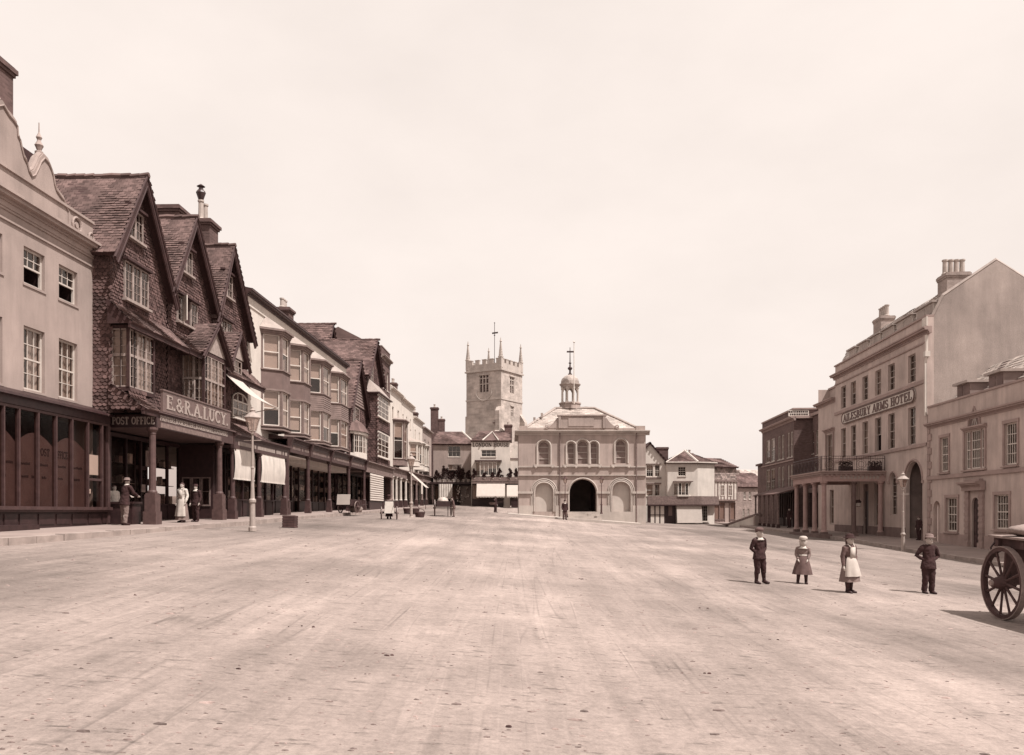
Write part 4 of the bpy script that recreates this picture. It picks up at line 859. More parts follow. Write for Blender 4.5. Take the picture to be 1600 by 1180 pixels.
fb = MB(); cornice(fb, U(44.2), U(64.0), CD, Z(3.78), ((0, .04), (.06, .1), (.12, .2))); fb.box(U(44.2), U(64.0), CD - .12, CD, Z(3.2), Z(3.78)); fb.box(U(44.2), U(64), -1.6, CD - .1, Z(3.25), Z(3.3)); fb.pvz([(0, Z(4.15)), (CD + .15, Z(3.95)), (CD + .15, Z(3.9)), (0, Z(3.9))], U(44.2), U(64)); fb.build('arcade_fascia', BROWNW, hb)
lt = MB(); x = U(44.9)
while x < U(63):
    w_ = rnd.uniform(.1, .2)
    if not any(abs(x - U(q)) < .45 for q in (48.3, 53.2, 58.7)): lt.box(x, x + w_, CD, CD + .01, Z(3.38), Z(3.6))
    x += w_ + .07 + (.3 if rnd.random() < .12 else 0)
lt.build('lettering', M('dull_letter', .14), hb, 'stuff')
for D in (44.25, 48.3, 53.2, 58.7, 63.9):
    column(hb, U(D), CD - .12, Z(zL(D)), Z(3.2), .21, .75, .28); MB().pvz([(CD - .05, Z(3.15)), (CD + .08, Z(3.2)), (CD + .1, Z(3.5)), (CD + .25, Z(3.95)), (CD - .05, Z(3.95))], U(D) - .11, U(D) + .11).build('console_bracket', BROWNW, hb)
shopfront(hb, U(44.3), U(63.8), Z(-0.05), Z(3.2), -1.2, 12, door=5)
ba = MB(); ba.box(U(44.4), U(47.9), .2, CD - .15, Z(3.0), Z(3.05)); ba.build('blind_box', LIME, hb)
# ---------------- further houses up the left side
fr = LF(63.2, zL(65)); Z = fr.Z; U = lambda D: (D - 63.2) * NL
b4 = fr.root('small_gabled_house', 'narrow gabled house with boarded gable and curved bow window beyond the white bay house', 'house')
gable_house(b4, 0, U(65.9), U(69.2), Z(8.2), Z(8.2), Z(12.0), Z(3.2), tile_lo=Z(3.8), tw=.24, th=.16, ttw=.28, tth=.18, hung=True)
wb = MB(); z = Z(8.4)
while z < Z(11.4):
    k = (Z(11.8) - z) / (Z(11.8) - Z(8.2)); wb.pvz([(0.0, z), (.07, z), (.03, z + .2), (.0, z + .2)], U(65.9) - 2.6 * k, U(65.9) + 3.1 * k); z += .22
wb.build('weatherboards', M('bay_boards', .14), b4, 'stuff')
window(b4, fr.u(551), fr.u(560), Z(6.9), Z(8.2), .08, 3, 3, OLDW, sash=False, dress='blind')
bw_ = MB(); n = 8; uc, r = U(65.6), 2.1
arcp = [(uc - r * math.cos(math.pi * k / n), .75 * math.sin(math.pi * k / n)) for k in range(n + 1)]
bw_.pxv(arcp, Z(4.1), Z(4.55)); bw_.pxv([(uc + (a - uc) * 1.08, b * 1.12) for a, b in arcp], Z(6.0), Z(6.2)); bw_.build('bow_base', LIME, b4)
for k in range(1, n - 1):
    pl = Pl(arcp[k][0], arcp[k][1], arcp[k + 1][0] - arcp[k][0], arcp[k + 1][1] - arcp[k][1]); window(b4, 0.0, pl.L, Z(4.55), Z(6.0), 0, 2, 3, WHITEP, sash=False, pl=pl, sill=False, fw=.05, dress='curtain' if k % 2 else 'none', room=.3)
br_ = MB()
for k in range(n):
    a, b = arcp[k], arcp[k + 1]; A = (uc + (a[0] - uc) * 1.15, a[1] * 1.25, Z(6.2)); B = (uc + (b[0] - uc) * 1.15, b[1] * 1.25, Z(6.2)); A2 = (uc + (a[0] - uc) * .8, a[1] * .7, Z(6.9)); B2 = (uc + (b[0] - uc) * .8, b[1] * .7, Z(6.9)); T = (uc, 0.02, Z(7.3)); br_.poly([A, B, B2, A2]); br_.poly([A2, B2, T])
br_.build('bow_roof', TILE_R, b4)
fr = LF(69.6, zL(71)); Z = fr.Z; U = lambda D: (D - 69.6) * NL
b5 = fr.root('tall_tiled_house', 'tall tile hung house with big roof and white sash bay above ribbed white blind', 'house')
gable_house(b5, 0, U(72.6), U(75.9), Z(11.7), Z(11.7), Z(15.0), Z(3.2), depth=10, tw=.26, th=.17, ttw=.3, tth=.2)
window(b5, fr.u(577), fr.u(582), Z(10.9), Z(12.6), .08, 2, 4, OLDW, dress='blind')
uA_, uB_ = fr.u(590.5, .95), fr.u(607, .95); zz = [(Z(4.65), Z(6.8)), (Z(8.0), Z(9.95))]
bb = MB(); bb.box(fr.u(580, .4), uB_ + .8, 0, .9, Z(3.9), Z(10.0)); bb.build('bay_wall', TILE_U, b5)
uL_ = fr.u(580, .4)
tm = tiles(MB(), (0, .91, 0), (1, 0, 0), (0, 0, 1), (0, 1, 0), [(uL_, Z(3.9)), (uB_ + .8, Z(3.9)), (uB_ + .8, Z(10)), (uL_, Z(10))], .26, .17, .02, 'fish', [(uA_, uB_, a - .1, b + .1) for a, b in zz]); tiles(tm, (uL_, .9, 0), (0, -1, 0), (0, 0, 1), (-1, 0, 0), [(0, Z(3.9)), (.9, Z(3.9)), (.9, Z(10)), (0, Z(10))], .26, .17, .02, 'fish'); tm.build('hung_tiles', TILE_H, b5, 'stuff')
for a, b in zz: window(b5, uA_, uB_, a, b, .98, 3, 4, WHITEP, fw=.1, bar=.05, dress='none'); MB().box(uB_ + .05, uB_ + .75, .9, .96, a, b).build('bay_return_panel', LIME, b5)
MB().ext([(uL_ - .2, .02, Z(10)), (uL_ - .2, 1.1, Z(10)), (uB_ + 1, 1.1, Z(10)), (uB_ + 1, .02, Z(10))], [(uL_ + .6, .01, Z(11.2)), (uL_ + .6, .1, Z(11.2)), (uB_ + .3, .1, Z(11.2)), (uB_ + .3, .01, Z(11.2))]).build('bay_roof', LEAD, b5)
MB().box(uL_ - .25, uB_ + 1.05, .02, 1.15, Z(9.93), Z(10.02)).build('bay_cornice', BROWNW, b5)
fb = MB(); fb.box(U(64.0) + .02, U(76), CD - .12, CD, Z(3.1), Z(3.75)); cornice(fb, U(64.0) + .02, U(76), CD, Z(3.75), ((0, .04), (.06, .1), (.12, .2))); fb.box(U(64.05), U(76), -1.4, CD - .1, Z(3.15), Z(3.2)); fb.pvz([(0, Z(4.3)), (CD + .15, Z(3.95)), (0, Z(3.9))], U(64.05), U(76)); fb.build('arcade_fascia', GREYW, b5)
for D in (71.3, 75.8): column(b5, U(D), CD - .12, Z(zL(D)), Z(3.1), .24, .8, .34, mat=GREYW)
u0_, u1_ = fr.u(578, CD), fr.u(598.5, CD); bl = MB()
for k in range(12): z0_ = Z(3.05) - 2.15 * k / 12; bl.pvz([(CD + .02, z0_), (CD + .07, z0_ - .15), (CD + .02, z0_ - .18), (CD, z0_ - .09)], u0_, u1_)
bl.build('ribbed_blind', CANVAS, b5); MB().box(u0_, u1_, CD - .1, CD - .02, Z(0.1), Z(.85)).build('board', DARKW, b5)
shopfront(b5, U(64.1), U(75.9), Z(.15), Z(3.15), -1.1, 7, door=4)
# gable of a roof behind, showing over the bay house
fr2 = Fr((515 - 800) / FPX * 74, 74, math.atan2(1, ML), 5.0); bk_ = fr2.root('rear_gabled_house', 'dark gable of a house behind, peeping over the bay house roof', 'house')
gable_house(bk_, -1.6, 0, 1.6, fr2.Z(14.2), fr2.Z(14.2), fr2.Z(16.7), fr2.Z(5), depth=6, tw=.3, th=.2, ttw=.32, tth=.22)
# brick house with parapet
def plain_house(D0, D1, name, label, zt, mat, wins, par=.6, corn=None, cornm=None, depth=8, fm=None, roofz=1.8, v=0.0, zlow=3.2, arc=True, group=None, blank=None, pots=2, chim=True):
    fr = LF(D0, zL(D0)); Z = fr.Z; r = fr.root(name, label, 'house', group); uE = (D1 - D0) * NL; wl = MB()
    ws = [(uE * a, uE * b, Z(c_), Z(d_), k) for a, b, c_, d_, k in wins]
    wall_windows(r, wl, ws, 0, uE, Z(zlow), Z(zt), v, .2, .08, fm=fm or WHITEP); body(wl, 0, uE, Z(-.5), Z(zt), v, v - depth); wl.build('wall', mat, r)
    c = MB(); cornice(c, 0, uE, v, Z(zt - par), ((0, .05), (.1, .1), (.2, .28), (.3, .34)), e0=.05); c.box(0, uE, v - .3, v + .05, Z(zt), Z(zt) + .08); c.build('cornice', cornm or mat, r)
    rf = MB(); rf.pvz([(v - .3, Z(zt - .1)), (v - depth / 2, Z(zt + roofz)), (v - depth, Z(zt - .1))], 0.02, uE - .02); rf.build('roof', TILE_R, r)
    if arc:
        zf = Z(3.3 + max(0, (D0 - 80) * .012)); fb = MB(); fb.box(0, uE, v + CD - .12, v + CD, zf, zf + .6); cornice(fb, 0, uE, v + CD, zf + .6, ((0, .04), (.06, .1), (.12, .2))); fb.box(0, uE, v - .5, v + CD - .1, zf + .05, zf + .1); fb.pvz([(v, zf + 1.1), (v + CD + .15, zf + .8), (v, zf + .7)], 0, uE); fb.build('arcade_fascia', GREYW if rnd.random() < .5 else BROWNW, r)
        for uu in (.15, uE / 2): column(r, uu, v + CD - .12, Z(zL(D0 + uu)), zf, .24, .7, .34, mat=CREAMP if D0 < 84 else GREYW)
        shopfront(r, 0, uE, Z(zL(D0)), zf, v - .5, max(2, int(uE / 1.5)), door=1)
    if chim: chimney(r, uE - .6, v - 2.2, .9, .9, Z(zt), Z(zt + roofz + .9), pots, ph=.5)
    return fr, r
W_ = dict
fr, b6 = plain_house(76.2, 80.6, 'brick_parapet_house', 'dark brick house with flat parapet and tall windows behind the tiled house', 15.2, BRICK, [(.18, .42, 11.5, 13.3, W_(cols=1, rows=2)), (.6, .84, 11.5, 13.3, W_(cols=1, rows=2)), (.18, .42, 8, 10.2, W_(cols=2, rows=4)), (.6, .84, 8, 10.2, W_(cols=2, rows=4)), (.18, .42, 4.9, 7, W_()), (.6, .84, 4.9, 7, W_())], par=1.1, cornm=BRICKL, chim=False)
fr, b7 = plain_house(80.8, 87.2, 'cream_corniced_house', 'cream house with canted timber bay and bracketed cornice behind the street lamp', 12.3, LIME, [(.15, .3, 9.2, 10.4, W_(cols=1, rows=2)), (.65, .8, 9.2, 10.4, W_(cols=1, rows=2))], par=.5)
canted_bay(b7, 1.4, 2.2, 1.0, [fr.Z(4.7), fr.Z(5.3), fr.Z(8.9)], fm=GREYW, pm=GREYW, dress=('blind', 'curtain'), top_extra=.3)
fr, b8 = plain_house(87.3, 95.5, 'pale_far_house', 'pale stuccoed house with small windows halfway up the far left terrace', 12.0, LIME, [(.1, .18, 9.3, 10.4, W_(cols=2, rows=2)), (.4, .48, 9.3, 10.4, W_(cols=2, rows=2)), (.72, .8, 9.3, 10.4, W_(cols=2, rows=2)), (.1, .2, 6.2, 8, W_()), (.45, .55, 6.2, 8, W_())], par=.35, group='pale houses of the far left terrace')
canted_bay(b8, 5.2, 1.6, .9, [fr.Z(5.2), fr.Z(5.8), fr.Z(7.6)], fm=LIME, pm=LIME, top_extra=.4)
fr, b9 = plain_house(95.7, 103.3, 'pale_far_house', 'pale house with two white bays near the top of the left terrace', 11.0, LIME, [(.15, .25, 8.4, 9.6, W_(cols=2, rows=2)), (.6, .7, 8.4, 9.6, W_(cols=2, rows=2))], par=.35, group='pale houses of the far left terrace')
canted_bay(b9, .8, 1.6, .9, [fr.Z(5.0), fr.Z(5.6), fr.Z(7.8)], fm=LIME, pm=LIME, top_extra=.4); canted_bay(b9, 4.4, 1.6, .9, [fr.Z(5.0), fr.Z(5.6), fr.Z(7.8)], fm=LIME, pm=LIME, top_extra=.4)
fr, b10 = plain_house(103.5, 112, 'pale_far_house', 'last pale house of the left terrace, beside the tall chimneys', 10.6, STUCCO, [(.2, .3, 7.6, 9.2, W_(cols=2, rows=4)), (.6, .7, 7.6, 9.2, W_(cols=2, rows=4)), (.2, .3, 5, 6.8, W_()), (.6, .7, 5, 6.8, W_())], par=.35, group='pale houses of the far left terrace')
frc = Fr(-12.2, 114, 0, 1.0); tc_ = frc.root('tall_brick_chimneys', 'pair of tall dark brick chimney stacks rising left of the church tower', 'chimney')
mbx = MB(); mbx.box(-1.6, 1.6, -.6, .6, frc.Z(.5), frc.Z(10.2)); mbx.build('base_wall', BRICK, tc_)
chimney(tc_, frc.u(679), 0, 1.0, .9, frc.Z(10.2), frc.z(679, 637), 1, ph=.45, cap=.1); chimney(tc_, frc.u(690), 0, .85, .8, frc.Z(10.2), frc.z(690, 655), 1, ph=.35)

# ---------------- fronts closing the street: hipped house, london house
FD = 103.0; fr = Fr((677 - 800) / FPX * FD, FD, 0.0, zg(-8, 102)); Z = fr.Z
hp = fr.root('hipped_grey_house', 'grey rendered house with hipped tile roof left of LONDON HOUSE', 'house'); uE = fr.u(740)
wl = MB(); wall_windows(hp, wl, [(fr.u(700), fr.u(719.5), fr.z(700, 714), fr.z(700, 697), W_(cols=3, rows=2, sash=False, dress='none')), (fr.u(700), fr.u(721), fr.z(700, 742), fr.z(700, 726), W_(cols=3, rows=2, sash=False, dress='blind'))], 0, uE, fr.z(700, 790), fr.z(700, 693), 0, .2, .1); body(wl, 0, uE, fr.z(700, 795), fr.z(700, 693), 0, -6); wl.build('wall', STUCCO, hp)
ze, zr = fr.z(700, 694), fr.z(700, 672); A, B, C, D_ = (-.2, .25, ze), (uE + .2, .25, ze), (uE - 1.6, -2.8, zr), (.3, -2.8, zr)
roof_plane(hp, A, B, C, D_, tw=.3, th=.2); roof_plane(hp, (uE + .2, .25, ze), (uE + .2, -6, ze), (uE - 1.6, -2.8, zr), (uE - 1.6, -2.8, zr), tw=.3, th=.2); MB().path([(uE + .2, .25, ze + .05), (uE - 1.6, -2.8, zr + .08)], .12, 6).build('hip_tiles', CREAMP, hp)
sh = MB(); sh.box(-1, uE, 0.02, 1.4, fr.z(700, 757), fr.z(700, 754)); sh.build('penthouse_roof', DARKW, hp)
shopfront(hp, 0.2, uE - .1, fr.z(700, 790), fr.z(700, 757), .15, 3, door=2)
sh = MB(); n = 12; a0, a1 = fr.u(687), fr.u(708)
for k in range(n):
    p, q = a0 + (a1 - a0) * k / n, a0 + (a1 - a0) * (k + 1) / n; w0, w1 = 1.4 + (.05 if k % 2 else 0), 1.4 + (0 if k % 2 else .05); sh.ext([(p, w0, fr.z(700, 757)), (q, w1, fr.z(700, 757)), (q, w1, fr.z(700, 780)), (p, w0, fr.z(700, 780))], [(p, w0 - .02, fr.z(700, 757)), (q, w1 - .02, fr.z(700, 757)), (q, w1 - .02, fr.z(700, 780)), (p, w0 - .02, fr.z(700, 780))])
sh.build('hanging_sheet', M('shop_blind', .5), hp)
gd = MB()
for k in range(40): x = rnd.uniform(fr.u(712), fr.u(733)); z = rnd.uniform(fr.z(700, 785), fr.z(700, 758)); gd.lathe([(.02, z - .12), (.09, z - .05), (.06, z + .08), (.01, z + .1)], 6, (x, .6 + rnd.uniform(-.2, .5)))
gd.build('hanging_goods', GOODS[0], hp, 'stuff')
FD = 97.0; fr = Fr((736.5 - 800) / FPX * FD, FD, 0.0, zg(-2, 97)); Z = fr.Z
lh = fr.root('london_house', 'white shop house lettered LONDON HOUSE with striped awnings below church tower', 'house'); uE = fr.u(797); zt = fr.z(750, 689); zb_ = fr.z(750, 790)
wl = MB(); wall_windows(lh, wl, [(fr.u(752), fr.u(775), fr.z(750, 714), fr.z(750, 703), W_(cols=3, rows=2, sash=False, dress='none', each=True))], 0, uE, zb_ - .5, zt, 0, .2, .06); body(wl, 0, uE, zb_ - .5, zt, 0, -7); wl.build('wall', LIME, lh)
letters('LONDON HOUSE', fr.u(738.3), fr.u(795.2), fr.z(750, 698), fr.z(750, 692), 0, .02, M('black_letter', .012), lh)
oriel(lh, fr.u(743.5), fr.u(783), 0, .7, fr.z(750, 743), fr.z(750, 723), 4, 1, 2, fm=CREAMP, mid=False, cant=.5, dress='blind'); MB().box(fr.u(742), fr.u(784), 0, .85, fr.z(750, 723) + .1, fr.z(750, 723) + .25).build('oriel_cornice', BROWNW, lh)
zr = fr.z(750, 671); roof_plane(lh, (-.1, .2, zt), (uE + .1, .2, zt), (uE - .2, -2.6, zr), (.9, -2.6, zr), tw=.3, th=.2); MB().poly([(-.1, .2, zt), (-.1, -6, zt), (.9, -2.6, zr)]).build('roof_end', TILE_R, lh)
pk = MB(); a, b, c_ = fr.u(754), fr.u(779), fr.u(769); pk.path([(a, .3, zt + .05), (c_, -.9, zt + 1.15), (b, .3, zt + .05)], .1, 6); pk.build('hip_tiles', CREAMP, lh)
MB().ext([(a, .22, zt + .02), (b, .22, zt + .02), (c_, -.9, zt + 1.1)], [(a, .1, zt - .02), (b, .1, zt - .02), (c_, -1.2, zt + 1.0)]).build('front_hip', TILE_R, lh)
chimney(lh, fr.u(794), -2.6, .9, .8, zt, fr.z(794, 664, -2.6), 1, BRICK, ph=.3)
fb = MB(); fb.box(fr.u(738), fr.u(812), 0.02, .9, fr.z(750, 756), fr.z(750, 753)); fb.box(fr.u(738), fr.u(812), .82, .9, fr.z(750, 754), fr.z(750, 746)); fb.build('shop_fascia', GREYW, lh)
shopfront(lh, .1, fr.u(811), zb_, fr.z(750, 756), .25, 6, door=4)
def scallop_awning(root, u0, u1, v0, z0, v1, z1):
    a = MB(); n = max(5, int((u1 - u0) / .3)); a.ext([(u0, v0, z0), (u1, v0, z0), (u1, v1, z1), (u0, v1, z1)], [(u0, v0, z0 - .02), (u1, v0, z0 - .02), (u1, v1, z1 - .02), (u0, v1, z1 - .02)])
    for k in range(n):
        p, q = u0 + (u1 - u0) * k / n, u0 + (u1 - u0) * (k + 1) / n; m_ = (p + q) / 2; a.pxz([(p, z1), (q, z1), (q, z1 - .12), (m_, z1 - .2), (p, z1 - .12)], v1 - .01, v1 + .01)
    a.build('awning', CANVAS, root)
scallop_awning(lh, fr.u(745, .9), fr.u(789, 1.4), .9, fr.z(750, 756, .9), 1.9, fr.z(750, 775, 1.9)); scallop_awning(lh, fr.u(792, .9), fr.u(811, 1.4), .9, fr.z(750, 758, .9), 1.9, fr.z(750, 775, 1.9))
# annexe at its right
an = MB(); an.pxz([(uE + .01, zb_), (fr.u(818), zb_), (fr.u(818), fr.z(750, 690)), (fr.u(815), fr.z(750, 690)), (uE + .01, fr.z(750, 707))], -6, -.5); an.build('annexe_wall', LIME, lh); MB().box(uE, fr.u(818), -.5, -.42, fr.z(750, 717), fr.z(750, 715.5)).build('annexe_band', GREYW, lh)
# ---- shrubs on the shop roofs
def leaf_blob(mb, c, r, n, sz, seed):
    q = random.Random(seed)
    for k in range(n):
        while True:
            d = Vector((q.uniform(-1, 1), q.uniform(-1, 1), q.uniform(-1, 1)))
            if 0.15 < d.length < 1: break
        p = Vector((c[0] + d.x * r[0], c[1] + d.y * r[1], c[2] + d.z * r[2])); a = Vector((q.gauss(0, 1), q.gauss(0, 1), q.gauss(0, 1))).normalized(); b = a.orthogonal().normalized(); s_ = sz * q.uniform(.6, 1.4)
        mb.poly([tuple(p - a * s_), tuple(p + b * s_ * .5), tuple(p + a * s_), tuple(p - b * s_ * .5)])
    return mb
def shrub(label, loc, r, h, seed, group):
    t_ = thing('potted_shrub', label, 'shrub', loc, 0, group); mb = MB(); q = random.Random(seed); r *= 1.35; h *= 1.45
    for k in range(7): tz = (k + .5) / 7; leaf_blob(mb, (q.uniform(-.6, .6) * r * (1 - tz * .8), q.uniform(-.4, .4) * r * (1 - tz * .8), .35 + h * tz), (r * (.62 - .4 * tz), r * (.5 - .3 * tz), h * .2), 80, .085, seed * 7 + k)
    mb.build('foliage', LEAF, t_); MB().path([(0, 0, .25), (.03, 0, h * .8)], [.04, .015], 5).build('stem', DARKW, t_); MB().lathe([(.16, 0), (.22, .3), (.25, .3), (.25, .36), (.2, .36)], 9).build('pot', POT, t_)
zpl = 103 * (800 - 754) / FPX + CZ
for k, px in enumerate((683, 692, 700, 708, 716, 724, 732)):
    shrub(('leftmost shrub on the penthouse of the grey hipped house', 'second shrub from the left on the grey house penthouse', 'third shrub from the left on the grey house penthouse', 'middle shrub under the lower window of the grey house', 'shrub right of the middle on the grey house penthouse', 'second shrub from the right on the grey house penthouse', 'shrub on the grey house penthouse nearest LONDON HOUSE')[k], ((px - 800) / FPX * 102, 102.0, zpl), .42 + .12 * (k % 3), .7 + .35 * ((k * 5) % 3) / 2, 40 + k, 'shrubs above the shops')
zpl = 97 * (800 - 753) / FPX + CZ
for k, px in enumerate((741, 757, 770, 781, 797, 806)):
    shrub(('shrub at the left corner of the LONDON HOUSE shop roof', 'low shrub below the left light of the LONDON HOUSE bow window', 'low shrub below the middle of the LONDON HOUSE bow window', 'shrub below the right light of the LONDON HOUSE bow window', 'shrub right of the bow window by the annexe', 'rightmost shrub beside the market house wall')[k], ((px - 800) / FPX * 96.2, 96.3, zpl), .38, .75 if k in (0, 4, 5, 3) else .45, 60 + k, 'shrubs above the shops')

# ---------------- church tower
TD = 141.0; tr_ = math.radians(-31); cxp = (783 - 800) / FPX * TD
fr = Fr(cxp, TD, tr_, 1.0)   # origin at the near corner; u < 0 along the left face
ct = fr.root('church_tower', 'square stone church tower with battlements and corner pinnacles', 'church tower'); S_ = 7.1
zz = lambda py: (HOR - py) / FPX * TD - 1.0
wl = MB(); zt = zz(577); wn = (-S_ / 2 - .75, -S_ / 2 + .95)
wl_h = [(wn[0] - .1, wn[1] + .1, zz(611), zz(584))]
wall_holes(wl, -S_, 0, -3, zt, wl_h, 0, .5)
# right face (in u/v swapped): holes
def rface(mb, z0, z1, holes, th=.5):
    us = sorted({0, -S_, *[h[0] for h in holes], *[h[1] for h in holes]}); zs = sorted({z0, z1, *[h[2] for h in holes], *[h[3] for h in holes]})
    for a, b in zip(us[:-1], us[1:]):
        for c, d in zip(zs[:-1], zs[1:]):
            if any(h[0] < (a + b) / 2 < h[1] and h[2] < (c + d) / 2 < h[3] for h in holes): continue
            mb.poly([(0, a, c), (0, b, c), (0, b, d), (0, a, d)])
    for a, b, c, d in holes:
        mb.poly([(0, a, c), (-th, a, c), (-th, a, d), (0, a, d)]); mb.poly([(0, b, c), (-th, b, c), (-th, b, d), (0, b, d)]); mb.poly([(0, a, d), (-th, a, d), (-th, b, d), (0, b, d)]); mb.poly([(0, a, c), (-th, a, c), (-th, b, c), (0, b, c)])
rh = [(-4.3, -2.9, zz(611), zz(585)), (-4.1, -3.2, zz(648), zz(632))]
rface(wl, -3, zt, rh); wl.poly([(-S_, 0, -3), (-S_, -S_, -3), (-S_, -S_, zt), (-S_, 0, zt)]); wl.poly([(0, -S_, -3), (-S_, -S_, -3), (-S_, -S_, zt), (0, -S_, zt)]); wl.build('wall', STONED, ct)
bk = MB(); bk.box(-S_ + .3, -.55, -S_ + .3, -.52, zz(660), zt - .2); bk.build('belfry_dark_backing', DARKROOM, ct)
for (a, b, c, d, face) in ((wl_h[0][0], wl_h[0][1], zz(611), zz(584), 'L'), (*rh[0], 'R'), (*rh[1], 'R')):
    mu = MB(); nm = 3 if face == 'L' else 2
    for k in range(nm + 1):
        x = a + (b - a) * k / nm; 
        if face == 'L': mu.box(x - .09, x + .09, -.3, -.05, c, d)
        else: mu.box(-.3, -.05, x - .09, x + .09, c, d)
    for zc in (c, d - .5, (c + d) / 2):
        if face == 'L': mu.box(a, b, -.28, -.07, zc - .07, zc + .07)
        else: mu.box(-.28, -.07, a, b, zc - .07, zc + .07)
    lv = MB(); z = c + .1
    while z < d - .1:
        if face == 'L': lv.pvz([(-.34, z + .2), (-.3, z + .2), (-.2, z), (-.24, z)], a, b)
        else: lv.ext([(-.34, a, z + .2), (-.3, a, z + .2), (-.2, a, z), (-.24, a, z)], [(-.34, b, z + .2), (-.3, b, z + .2), (-.2, b, z), (-.24, b, z)])
        z += .3
    o = mu.build('belfry_window', STONE, ct); lv.build('louvres', GREYW, o)
    hm = MB()
    if face == 'L': hm.box(a - .2, b + .2, .0, .14, d + .05, d + .2)
    else: hm.box(0, .14, a - .2, b + .2, d + .05, d + .2)
    hm.build('hood_mould', STONE, o)
cl = MB(); cc = ((wn[0] + wn[1]) / 2, zz(609)); cl.path([(cc[0] + 1.6 * math.cos(math.radians(t)), .06, cc[1] + 1.6 * math.sin(math.radians(t))) for t in range(175, 366, 10)], .1, 5); cl.build('clock_ring', STONE, ct)
st = MB()
for py, e in ((577, .22), (622.5, .1)):
    z = zz(py); st.box(-S_ - e, e, -.1, e, z - .12, z + .12); st.box(-.1, e, -S_ - e, -.1, z - .12, z + .12); st.box(-S_ - e, -S_ + .1, -S_, 0, z - .12, z + .12)
st.build('string_course', STONE, ct, each=True)
bt = MB(); z0_, z1_ = zz(576), zz(566)
bt.box(-S_ - .05, .05, -.35, .05, z0_, z1_); bt.box(-.35, .05, -S_ - .05, -.36, z0_, z1_); bt.box(-S_ - .05, -S_ + .35, -S_, -.36, z0_, z1_); bt.box(-S_, -.36, -S_ - .05, -S_ + .3, z0_, z1_); bt.build('parapet', STONE, ct, each=True)
for k in range(5):
    a = -S_ + .45 + k * 1.42
    for (nm, q) in (('f', (a, a + .8, -.34, .055)), ('b', (a, a + .8, -S_, -S_ + .3)), ('r', (-.34, .055, a, a + .8)), ('l', (-S_ - .055, -S_ + .3, a, a + .8))): MB().box(*q, z1_ - .02, z1_ + .68).box(q[0] - .05, q[1] + .05, q[2] - .05, q[3] + .05, z1_ + .68, z1_ + .8).build('merlon', STONE, ct)
for (a, b) in ((0, 0), (-S_, 0), (0, -S_), (-S_, -S_)):
    a2 = a + (.2 if a < 0 else -.2); b2 = b + (.2 if b < 0 else -.2); z = z1_
    pn = MB(); pn.lathe([(.42, z - .8), (.42, z + .9), (.5, z + .9), (.5, z + 1.05), (.38, z + 1.1), (.13, z + 3.5), (.24, z + 3.6), (.1, z + 3.85), (.03, z + 4.3)], 4, (a2, b2), math.pi / 4)
    for k in range(4):
        for s in (1, -1): pn.box(a2 + s * (.3 - k * .06) - .05, a2 + s * (.3 - k * .06) + .05, b2 - .05, b2 + .05, z + 1.3 + k * .42, z + 1.46 + k * .42); pn.box(a2 - .05, a2 + .05, b2 + s * (.3 - k * .06) - .05, b2 + s * (.3 - k * .06) + .05, z + 1.3 + k * .42, z + 1.46 + k * .42)
    pn.build('pinnacle', STONE, ct)
vn = MB(); vu = -S_ / 2; vn.path([(vu, -S_ / 2, zz(570)), (vu, -S_ / 2, zz(494))], .05, 5); vn.lathe([(.0, zz(516)), (.18, zz(514.5)), (.0, zz(513))], 6, (vu, -S_ / 2)); vn.lathe([(.0, zz(495.5)), (.14, zz(494.5)), (.0, zz(493))], 6, (vu, -S_ / 2)); vn.box(vu - .5, vu + .7, -S_ / 2 - .02, -S_ / 2 + .02, zz(512), zz(509.5)); vn.build('weathervane', IRON, ct)
bu = MB()
for (zt2, d) in ((zz(634), .5), (zz(668), .9)): bu.pvz([(-.05, -3), (d, -3), (d, zt2 - .8), (-.05, zt2)], -.9, -.05); bu.ext([(-.05, -.9, -3), (d, -.9, -3), (d, -.9, zt2 - .8), (-.05, -.9, zt2)], [(-.05, -.05, -3), (d, -.05, -3), (d, -.05, zt2 - .8), (-.05, -.05, zt2)]) if zt2 < zz(650) else None
bu.ext([(-.05, -S_, -3), (1.0, -S_, -3), (1.0, -S_, zz(655)), (-.05, -S_, zz(641))], [(-.05, -S_ + .9, -3), (1.0, -S_ + .9, -3), (1.0, -S_ + .9, zz(655)), (-.05, -S_ + .9, zz(641))])
bu.box(-S_ - .35, -S_ + .02, -1.2, -.2, -3, zz(647)); bu.build('buttress', STONED, ct, each=True)
cr = MB(); a, z = -1.15, zz(660); cr.box(a - .5, a + .5, 0, .1, z - .08, z + .08); cr.box(a - .08, a + .08, 0, .11, z - .5, z + .5); cr.build('wall_cross', M('iron_cross', .1), ct)
# ================================================================== MARKET HOUSE (town hall)
HD = 71.4; fr = Fr((810.3 - 800) / FPX * HD, HD, 0.0, -1.15); Z = fr.Z
th_ = fr.root('market_house', 'pale stone market house with central archway, hipped roof and domed cupola', 'market house')
q = lambda px: fr.u(px); y = lambda py: fr.z(900, py); uE = q(1009); zc = y(677)
TH = M('market_house_stucco', .295, .2, .5, bump=.15, bscale=30, streak=.22, fine=.08, lit=1.5)
wl = MB(); up = [(841, 858.3, 726, 689.5), (886.5, 898, 725, 691.5), (901.7, 919, 725, 688.5), (922.3, 933.7, 725, 691), (962, 978.8, 724, 687.5)]
holes = [(q(a), q(b), y(c), y(d), 'arch') for a, b, c, d in up] + [(q(890), q(931.5), y(799.5), y(749), 'arch'), (q(836.6), q(863.2), y(799.5), y(755.5), 'arch'), (q(957), q(984), y(799.5), y(754), 'arch')]
wall_holes(wl, 0, uE, -.6, zc + .15, holes, 0, .35); body(wl, 0, uE, -.6, zc + .15, 0, -9); wl.build('wall', TH, th_)
